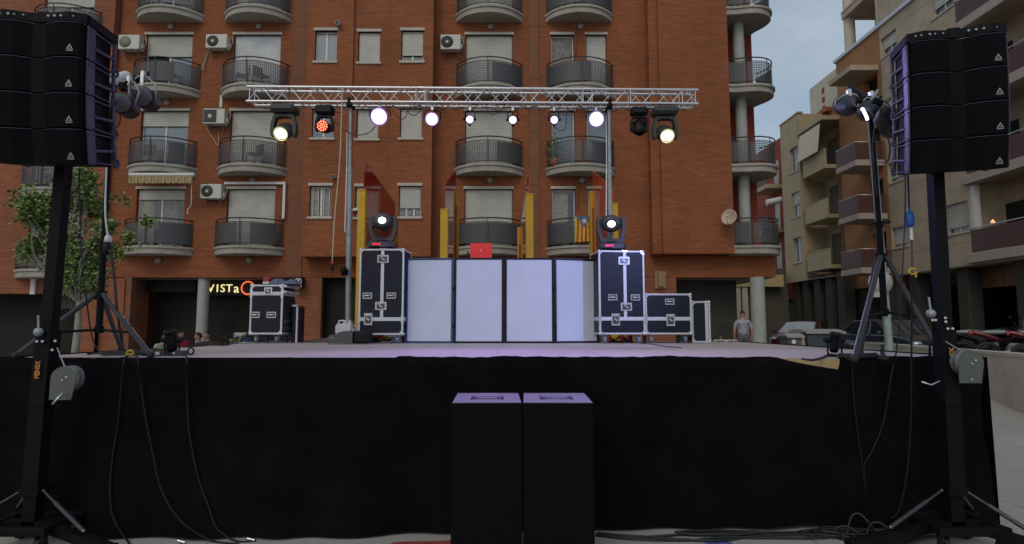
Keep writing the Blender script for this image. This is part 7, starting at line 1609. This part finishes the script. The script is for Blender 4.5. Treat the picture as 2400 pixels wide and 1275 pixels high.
# ------------------------------------------------------------------ the young tree
def tree(label, base, trunk_top, blobs, nleaf, ls):
    t = thing('young_tree', label, 'tree', base); rr = random.Random(21)
    mb = MB(); b, tt = Vector(base), Vector(trunk_top)
    mb.path(smooth_pts([b, b.lerp(tt, .5)+Vector((.03, 0, 0)), tt], 4), [.085]*5+[.075, .07, .065, .06][:4], 10); put('trunk', mb, mat('pale_bark', (.26, .25, .21), .9, var=.25, scale=6, bump=.3, bscale=30), t)
    mb = MB(); tips = []
    for (c, r) in [q for q in blobs if q[1] > .24]:
        c = Vector(c)
        for k in range(3):
            e = c+Vector((rr.gauss(0, r*.4), rr.gauss(0, r*.4), rr.gauss(0, r*.3))); s_ = tt+Vector((0, 0, rr.uniform(-.1, .1))); mid = s_.lerp(e, .5)+Vector((rr.gauss(0, .12), rr.gauss(0, .12), -.05))
            P_ = smooth_pts([s_, mid, e], 4); mb.path(P_, [.022-.017*i/(len(P_)-1) for i in range(len(P_))], 5); tips.append(e)
            for j in range(3): e2 = e+Vector((rr.gauss(0, r*.4), rr.gauss(0, r*.4), rr.gauss(0, r*.4))); mb.tube(mid.lerp(e, .6), e2, .006, .003, n=4); tips.append(e2)
    put('branches', mb, MT['pale_bark'], t)
    mb = MB()
    wts = [r**2.2 for _, r in blobs]
    for i in range(nleaf):
        c, r = rr.choices(blobs, wts)[0]; d = Vector((rr.gauss(0, 1), rr.gauss(0, 1), rr.gauss(0, 1))).normalized(); rad = r*min(1.35, abs(rr.gauss(0, .62)))
        p_ = Vector(c)+Vector((d.x*rad, d.y*rad, d.z*rad*.85))
        if noise.noise(p_*1.9) < -.2 or noise.noise(p_*4.5+Vector((9, 2, 1))) < -.34: continue
        a_ = Vector((rr.gauss(0, 1), rr.gauss(0, 1), rr.gauss(0, .6))).normalized(); u_ = a_.orthogonal().normalized(); n_ = a_.cross(u_); s_ = ls*rr.uniform(.6, 1.3)
        # a small lobed leaf folded along its rib
        mb.m = rr.randrange(3)
        mb.add([p_, p_+a_*s_*.5+u_*s_*.5+n_*s_*.12, p_+a_*s_*1.1, p_+a_*s_*.5-u_*s_*.5+n_*s_*.12], [(0, 1, 2), (0, 2, 3)])
    put('crown', mb, [LEAF, mat('leaf_light', (.23, .30, .08), .6, var=.4, scale=2), mat('leaf_dark', (.10, .15, .035), .6, var=.4, scale=2)], t)
TYd = 15.0
tb = W(172, 820, TYd); tb.z = .35
def tp_(px, py, dy=0): return tuple(W(px, py, TYd+dy))
m_px = F/TYd
bl = [(tp_(95, 480), .50), (tp_(70, 500, -.3), .36), (tp_(190, 450), .45), (tp_(215, 490, .4), .40), (tp_(120, 520, .2), .45), (tp_(160, 560), .5), (tp_(70, 590), .30), (tp_(100, 570, .3), .3), (tp_(205, 570), .42), (tp_(170, 620), .5), (tp_(225, 620, .2), .34), (tp_(265, 590), .26), (tp_(285, 470), .22), (tp_(300, 555), .16), (tp_(322, 577), .20), (tp_(345, 520), .14), (tp_(175, 660), .36), (tp_(210, 665), .3), (tp_(250, 540), .3), (tp_(200, 415), .3)]
tree('young leafy tree with a pale trunk before the left brick block', tuple(tb), tuple(W(186, 705, TYd)), bl, 30000, .08)
# ------------------------------------------------------------------ people
def person(label, J, cloth, lower, loc, rz, hairlen=0, group=None, hairm=None, scale=1., bald=False, faceturn=0, headtilt=0):
    """J: joints {name: (x,y,z)}, body facing -y, built as one skinned surface with a modelled head"""
    t = thing('person', label, 'person', loc, rz, group)
    V = []; E = []; RR = []; idx = {}; part = []
    def jn(n_, r, mt):
        idx[n_] = len(V); V.append(J[n_]); RR.append(r); part.append(mt)
    for n_, r, mt in (('pelvis', (.15, .12), 1), ('waist', (.135, .10), 0), ('chest', (.165, .115), 0), ('neckb', (.085, .075), 0), ('neck', (.055, .055), 2), ('headc', (.05, .05), 2)): jn(n_, r, mt)
    E += [(0, 1), (1, 2), (2, 3), (3, 4), (4, 5)]
    for s in 'lr':
        for n_, r, mt in (('sh', .068, 0), ('ub', .056, 0), ('el', .042, 2), ('wr', .030, 2), ('pa', .036, 2)): jn(n_+s, (r, r), mt)
        E += [(idx['chest'], idx['sh'+s]), (idx['sh'+s], idx['ub'+s]), (idx['ub'+s], idx['el'+s]), (idx['el'+s], idx['wr'+s]), (idx['wr'+s], idx['pa'+s])]
        for k in range(5):
            w_, p_ = Vector(J['wr'+s]), Vector(J['pa'+s]); d = (p_-w_).normalized(); sd_ = d.cross(Vector((0, -1, .2))).normalized()
            if k == 4: q1 = w_+d*.03+sd_*.05; q2 = q1+d*.035+sd_*.015; src = 'wr'
            else: q1 = p_+d*.035+sd_*(-.03+.02*k); q2 = q1+d*(.045, .055, .05, .038)[k]+Vector((0, -.012, -.01)); src = 'pa'
            for nm, q, r in (('f%d' % k, q1, .011), ('g%d' % k, q2, .008)): J[nm+s] = tuple(q); jn(nm+s, (r, r), 2)
            E += [(idx[src+s], idx['f%d' % k+s]), (idx['f%d' % k+s], idx['g%d' % k+s])]
        for n_, r, mt in (('hip', .105, 1), ('kn', .066, 1), ('an', .045, 1), ('to', .038, 3)): jn(n_+s, (r, r), mt)
        E += [(0, idx['hip'+s]), (idx['hip'+s], idx['kn'+s]), (idx['kn'+s], idx['an'+s]), (idx['an'+s], idx['to'+s])]
    me = bpy.data.meshes.new('body'); me.from_pydata([Vector(v)*scale for v in V], E, []); o = bpy.data.objects.new('body', me); C.objects.link(o)
    sk = o.modifiers.new('s', 'SKIN'); 
    for i, sv in enumerate(me.skin_vertices[0].data): sv.radius = (RR[i][0]*scale, RR[i][1]*scale); sv.use_root = (i == 0)
    sub_ = o.modifiers.new('d', 'SUBSURF'); sub_.levels = sub_.render_levels = 2
    dg = bpy.context.evaluated_depsgraph_get(); em = bpy.data.meshes.new_from_object(o.evaluated_get(dg)); bpy.data.objects.remove(o)
    mb = MB(); mb.v = [v.co.copy() for v in em.vertices]
    segs = [(Vector(V[a])*scale, Vector(V[b])*scale, part[a], part[b]) for a, b in E]
    for p_ in em.polygons:
        c = p_.center; best = None
        for a, b, ma, mb_ in segs:
            ab = b-a; t_ = max(0, min(1, (c-a).dot(ab)/max(ab.length_squared, 1e-9))); d = (c-a-ab*t_).length
            if best is None or d < best[0]: best = (d, ma if t_ < .5 else mb_)
        mb.f.append(list(p_.vertices)); mb.sm.append(True); mb.mi.append(best[1])
    bpy.data.meshes.remove(em)
    # head: skull, jaw, nose, ears, eyes, mouth
    hc = Vector(J['headc'])*scale; HR = Matrix.Translation(hc) @ Matrix.Rotation(faceturn, 4, 'Z') @ Matrix.Rotation(headtilt, 4, 'X')
    vs = []; nu, nv = 20, 14
    for j in range(nv+1):
        ph = PI*j/nv
        for i in range(nu):
            th = 2*PI*i/nu; x, y, z = math.sin(ph)*math.cos(th), math.sin(ph)*math.sin(th), -math.cos(ph)
            k = 1-.22*max(0, -z)**1.3*(1 if True else 0)
            X_, Y_, Z_ = .077*x*k, .096*y*(1-.08*max(0, -z)), .118*z
            if y < -.75 and -.35 < z < .12: Y_ -= .026*max(0, 1-abs(x)/.25)*(1-abs(z+.12)/.25 if abs(z+.12) < .25 else 0)
            if y < -.5 and .1 < z < .35 and .25 < abs(x) < .6: Y_ += .010
            vs.append(HR @ (Vector((X_, Y_, Z_))*scale))
    mb.m = 2; mb.add(vs, [(j*nu+i, j*nu+(i+1) % nu, (j+1)*nu+(i+1) % nu, (j+1)*nu+i) for j in range(nv) for i in range(nu)], True)
    mb.M = HR
    for sx in (-1, 1): mb.m = 2; mb.sph(Vector((sx*.078, .005, .0))*scale, .026*scale, 5, (.35, .7, 1.15))
    for sx in (-1, 1): mb.m = 4; mb.sph(Vector((sx*.031, -.083, .018))*scale, .0095*scale, 4, (1.3, .5, .8))
    mb.m = 5; mb.sph(Vector((0, -.088, -.062))*scale, .018*scale, 4, (1.3, .35, .3))
    put('body', mb, [cloth, lower, skin, rubber, hair, mat('lips', (.28, .10, .08), .6)], t, local=True)
    if not bald:
        mb = MB(); mb.M = HR; vs = []; nu, nv = 22, 9
        for j in range(nv+1):
            for i in range(nu):
                th = 2*PI*i/nu; y = math.sin(th); lim = (1.42 if y > -.2 else 1.42-.55*(-y-.2)/.8)+(hairlen if y > .0 else 0); ph = lim*j/nv; x_, y_, z_ = math.sin(ph)*math.cos(th), math.sin(ph)*math.sin(th), math.cos(ph)
                rr_ = 1.07+.03*noise.noise(Vector((th*3, ph*6, 1)))
                vs.append(Vector((.079*x_*rr_, .098*y_*rr_+.004, .121*z_*rr_+.004))*scale)
        mb.add(vs, [(j*nu+i, j*nu+(i+1) % nu, (j+1)*nu+(i+1) % nu, (j+1)*nu+i) for j in range(nv) for i in range(nu)], True); put('hair', mb, hairm or hair, t, local=True)
    return t
def seated(lean=0., armup=None, twist=0):
    J = dict(pelvis=(0, .0, .50), waist=(0, -.01-lean*.15, .66), chest=(0, -.02-lean*.3, .88), neckb=(0, -.02-lean*.42, 1.02), neck=(0, -.03-lean*.48, 1.085), headc=(0, -.045-lean*.55, 1.205))
    for s, k in (('l', 1), ('r', -1)):
        J.update({'sh'+s: (k*.185, -.01-lean*.36, .965), 'ub'+s: (k*.225, -.03-lean*.3, .82), 'el'+s: (k*.235, -.08-lean*.28, .70), 'wr'+s: (k*.15, -.30-lean*.2, .72), 'pa'+s: (k*.11, -.38-lean*.2, .72), 'hip'+s: (k*.10, -.02, .49), 'kn'+s: (k*.14, -.45, .50), 'an'+s: (k*.14, -.44, .09), 'to'+s: (k*.15, -.60, .045)})
    if armup: s, k = armup; J.update({'el'+s: (k*.24, -.25-lean*.3, .80), 'wr'+s: (k*.13, -.20-lean*.5, 1.03), 'pa'+s: (k*.08, -.17-lean*.5, 1.09)})
    return J
def standing(arms=0):
    J = dict(pelvis=(0, 0, .95), waist=(0, 0, 1.10), chest=(0, -.01, 1.32), neckb=(0, 0, 1.46), neck=(0, -.005, 1.525), headc=(0, -.02, 1.635))
    for s, k in (('l', 1), ('r', -1)):
        J.update({'sh'+s: (k*.19, 0, 1.405), 'ub'+s: (k*.245, .01, 1.25), 'el'+s: (k*.265, .01, 1.12), 'wr'+s: (k*.255, -.08, .90), 'pa'+s: (k*.245, -.105, .82), 'hip'+s: (k*.10, 0, .92), 'kn'+s: (k*.11, -.03, .50), 'an'+s: (k*.11, .02, .09), 'to'+s: (k*.13, -.14, .035)})
    return J
def shirt(n_, c): return mat('shirt_'+n_, c, .9, var=.2, scale=8, bump=.2, bscale=20)
jeans = mat('dark_trousers', (.03, .032, .04), .9, var=.2)
GP2 = 'people sitting behind the stage'
Yp = 17.6; gz = .45
def pz(px, py_top): return W(px, py_top, Yp)
def sit(label, px, ytop, cl, rz, J, **k):
    q = pz(px, ytop); hz = J['headc'][2]+.125; ho = Matrix.Rotation(rz, 3, 'Z') @ Vector(J['headc']); return person(label, J, cl, jeans, (q.x-ho.x, Yp-ho.y, q.z-hz), rz, group=GP2, **k)
sit('person in a cream top seated with a hand raised to the mouth', 387, 781, shirt('cream', (.52, .48, .40)), R(60), seated(.35, ('r', -1)), hairlen=.5, faceturn=R(-10))
sit('person in a red shirt seated with bowed head in the group behind the stage', 425, 774, shirt('red', (.34, .02, .045)), R(40), seated(.30), bald=False, faceturn=R(15), headtilt=R(14))
sit('person with dark tied hair seated just left of the round column foot', 465, 779, shirt('grey', (.05, .05, .05)), R(-35), seated(.1), hairlen=.35, faceturn=R(-20))
sit('person in an olive shirt seated just before the round column', 485, 776, shirt('olive', (.07, .065, .04)), R(-20), seated(.1), hairm=mat('brown_hair', (.035, .016, .010), .7))
mb = MB(); a, b = W(360, 800, Yp+.05), W(510, 800, Yp+.05); mb.bx(a.x, b.x, Yp-.15, Yp+.35, gz+.36, gz+.42, .01)
for x in (a.x+.1, (a.x+b.x)/2, b.x-.1): mb.bx(x-.04, x+.04, Yp-.1, Yp+.3, gz-.02, gz+.36)
solo('bench', mb, mat('bench_wood', (.2, .12, .06), .7), 'long bench carrying the people seated behind the stage', 'bench')
q = W(1740, 727, 19.2); person('person standing back turned in a white t-shirt and grey trousers by the column', standing(), shirt('white', (.30, .30, .34)), mat('grey_trousers', (.10, .105, .11), .9), (q.x, 19.2, .45), R(168))
q = W(1762, 745, 20.6); person('person in pale clothes half hidden behind the round column', standing(), shirt('pale', (.30, .29, .28)), jeans, (q.x+.02, 23.4, .45), R(20))
# white chairs and a low box behind the stage corner
for px, lab, rz in ((1724, 'white tubular chair back before the standing person', 10), (1690, 'white tubular chair nearer the roller door', -15)):
    q = W(px, 800, 18.4); t = thing('garden_chair', lab, 'chair', (q.x, 18.4, .45), R(rz), 'white chairs behind the stage'); 
    mb = MB(); mb.bx(-.2, .2, -.2, .2, .40, .43, .01); put('seat', mb, white_p, t, local=True)
    mb = MB(); mb.path(smooth_pts([(-.2, .2, .42), (-.2, .24, .76), (-.15, .25, .82), (.15, .25, .82), (.2, .24, .76), (.2, .2, .42)], 4), .016, 6); mb.path(smooth_pts([(-.1, .21, .42), (-.1, .25, .8)], 3), .01, 5); mb.path(smooth_pts([(.1, .21, .42), (.1, .25, .8)], 3), .01, 5); put('backrest', mb, white_p, t, local=True)
    for sx in (-.18, .18):
        for sy in (-.18, .18): mb = MB(); mb.tube((sx*1.1, sy*1.1, 0), (sx, sy, .41), .014); put('leg', mb, white_p, t, local=True)
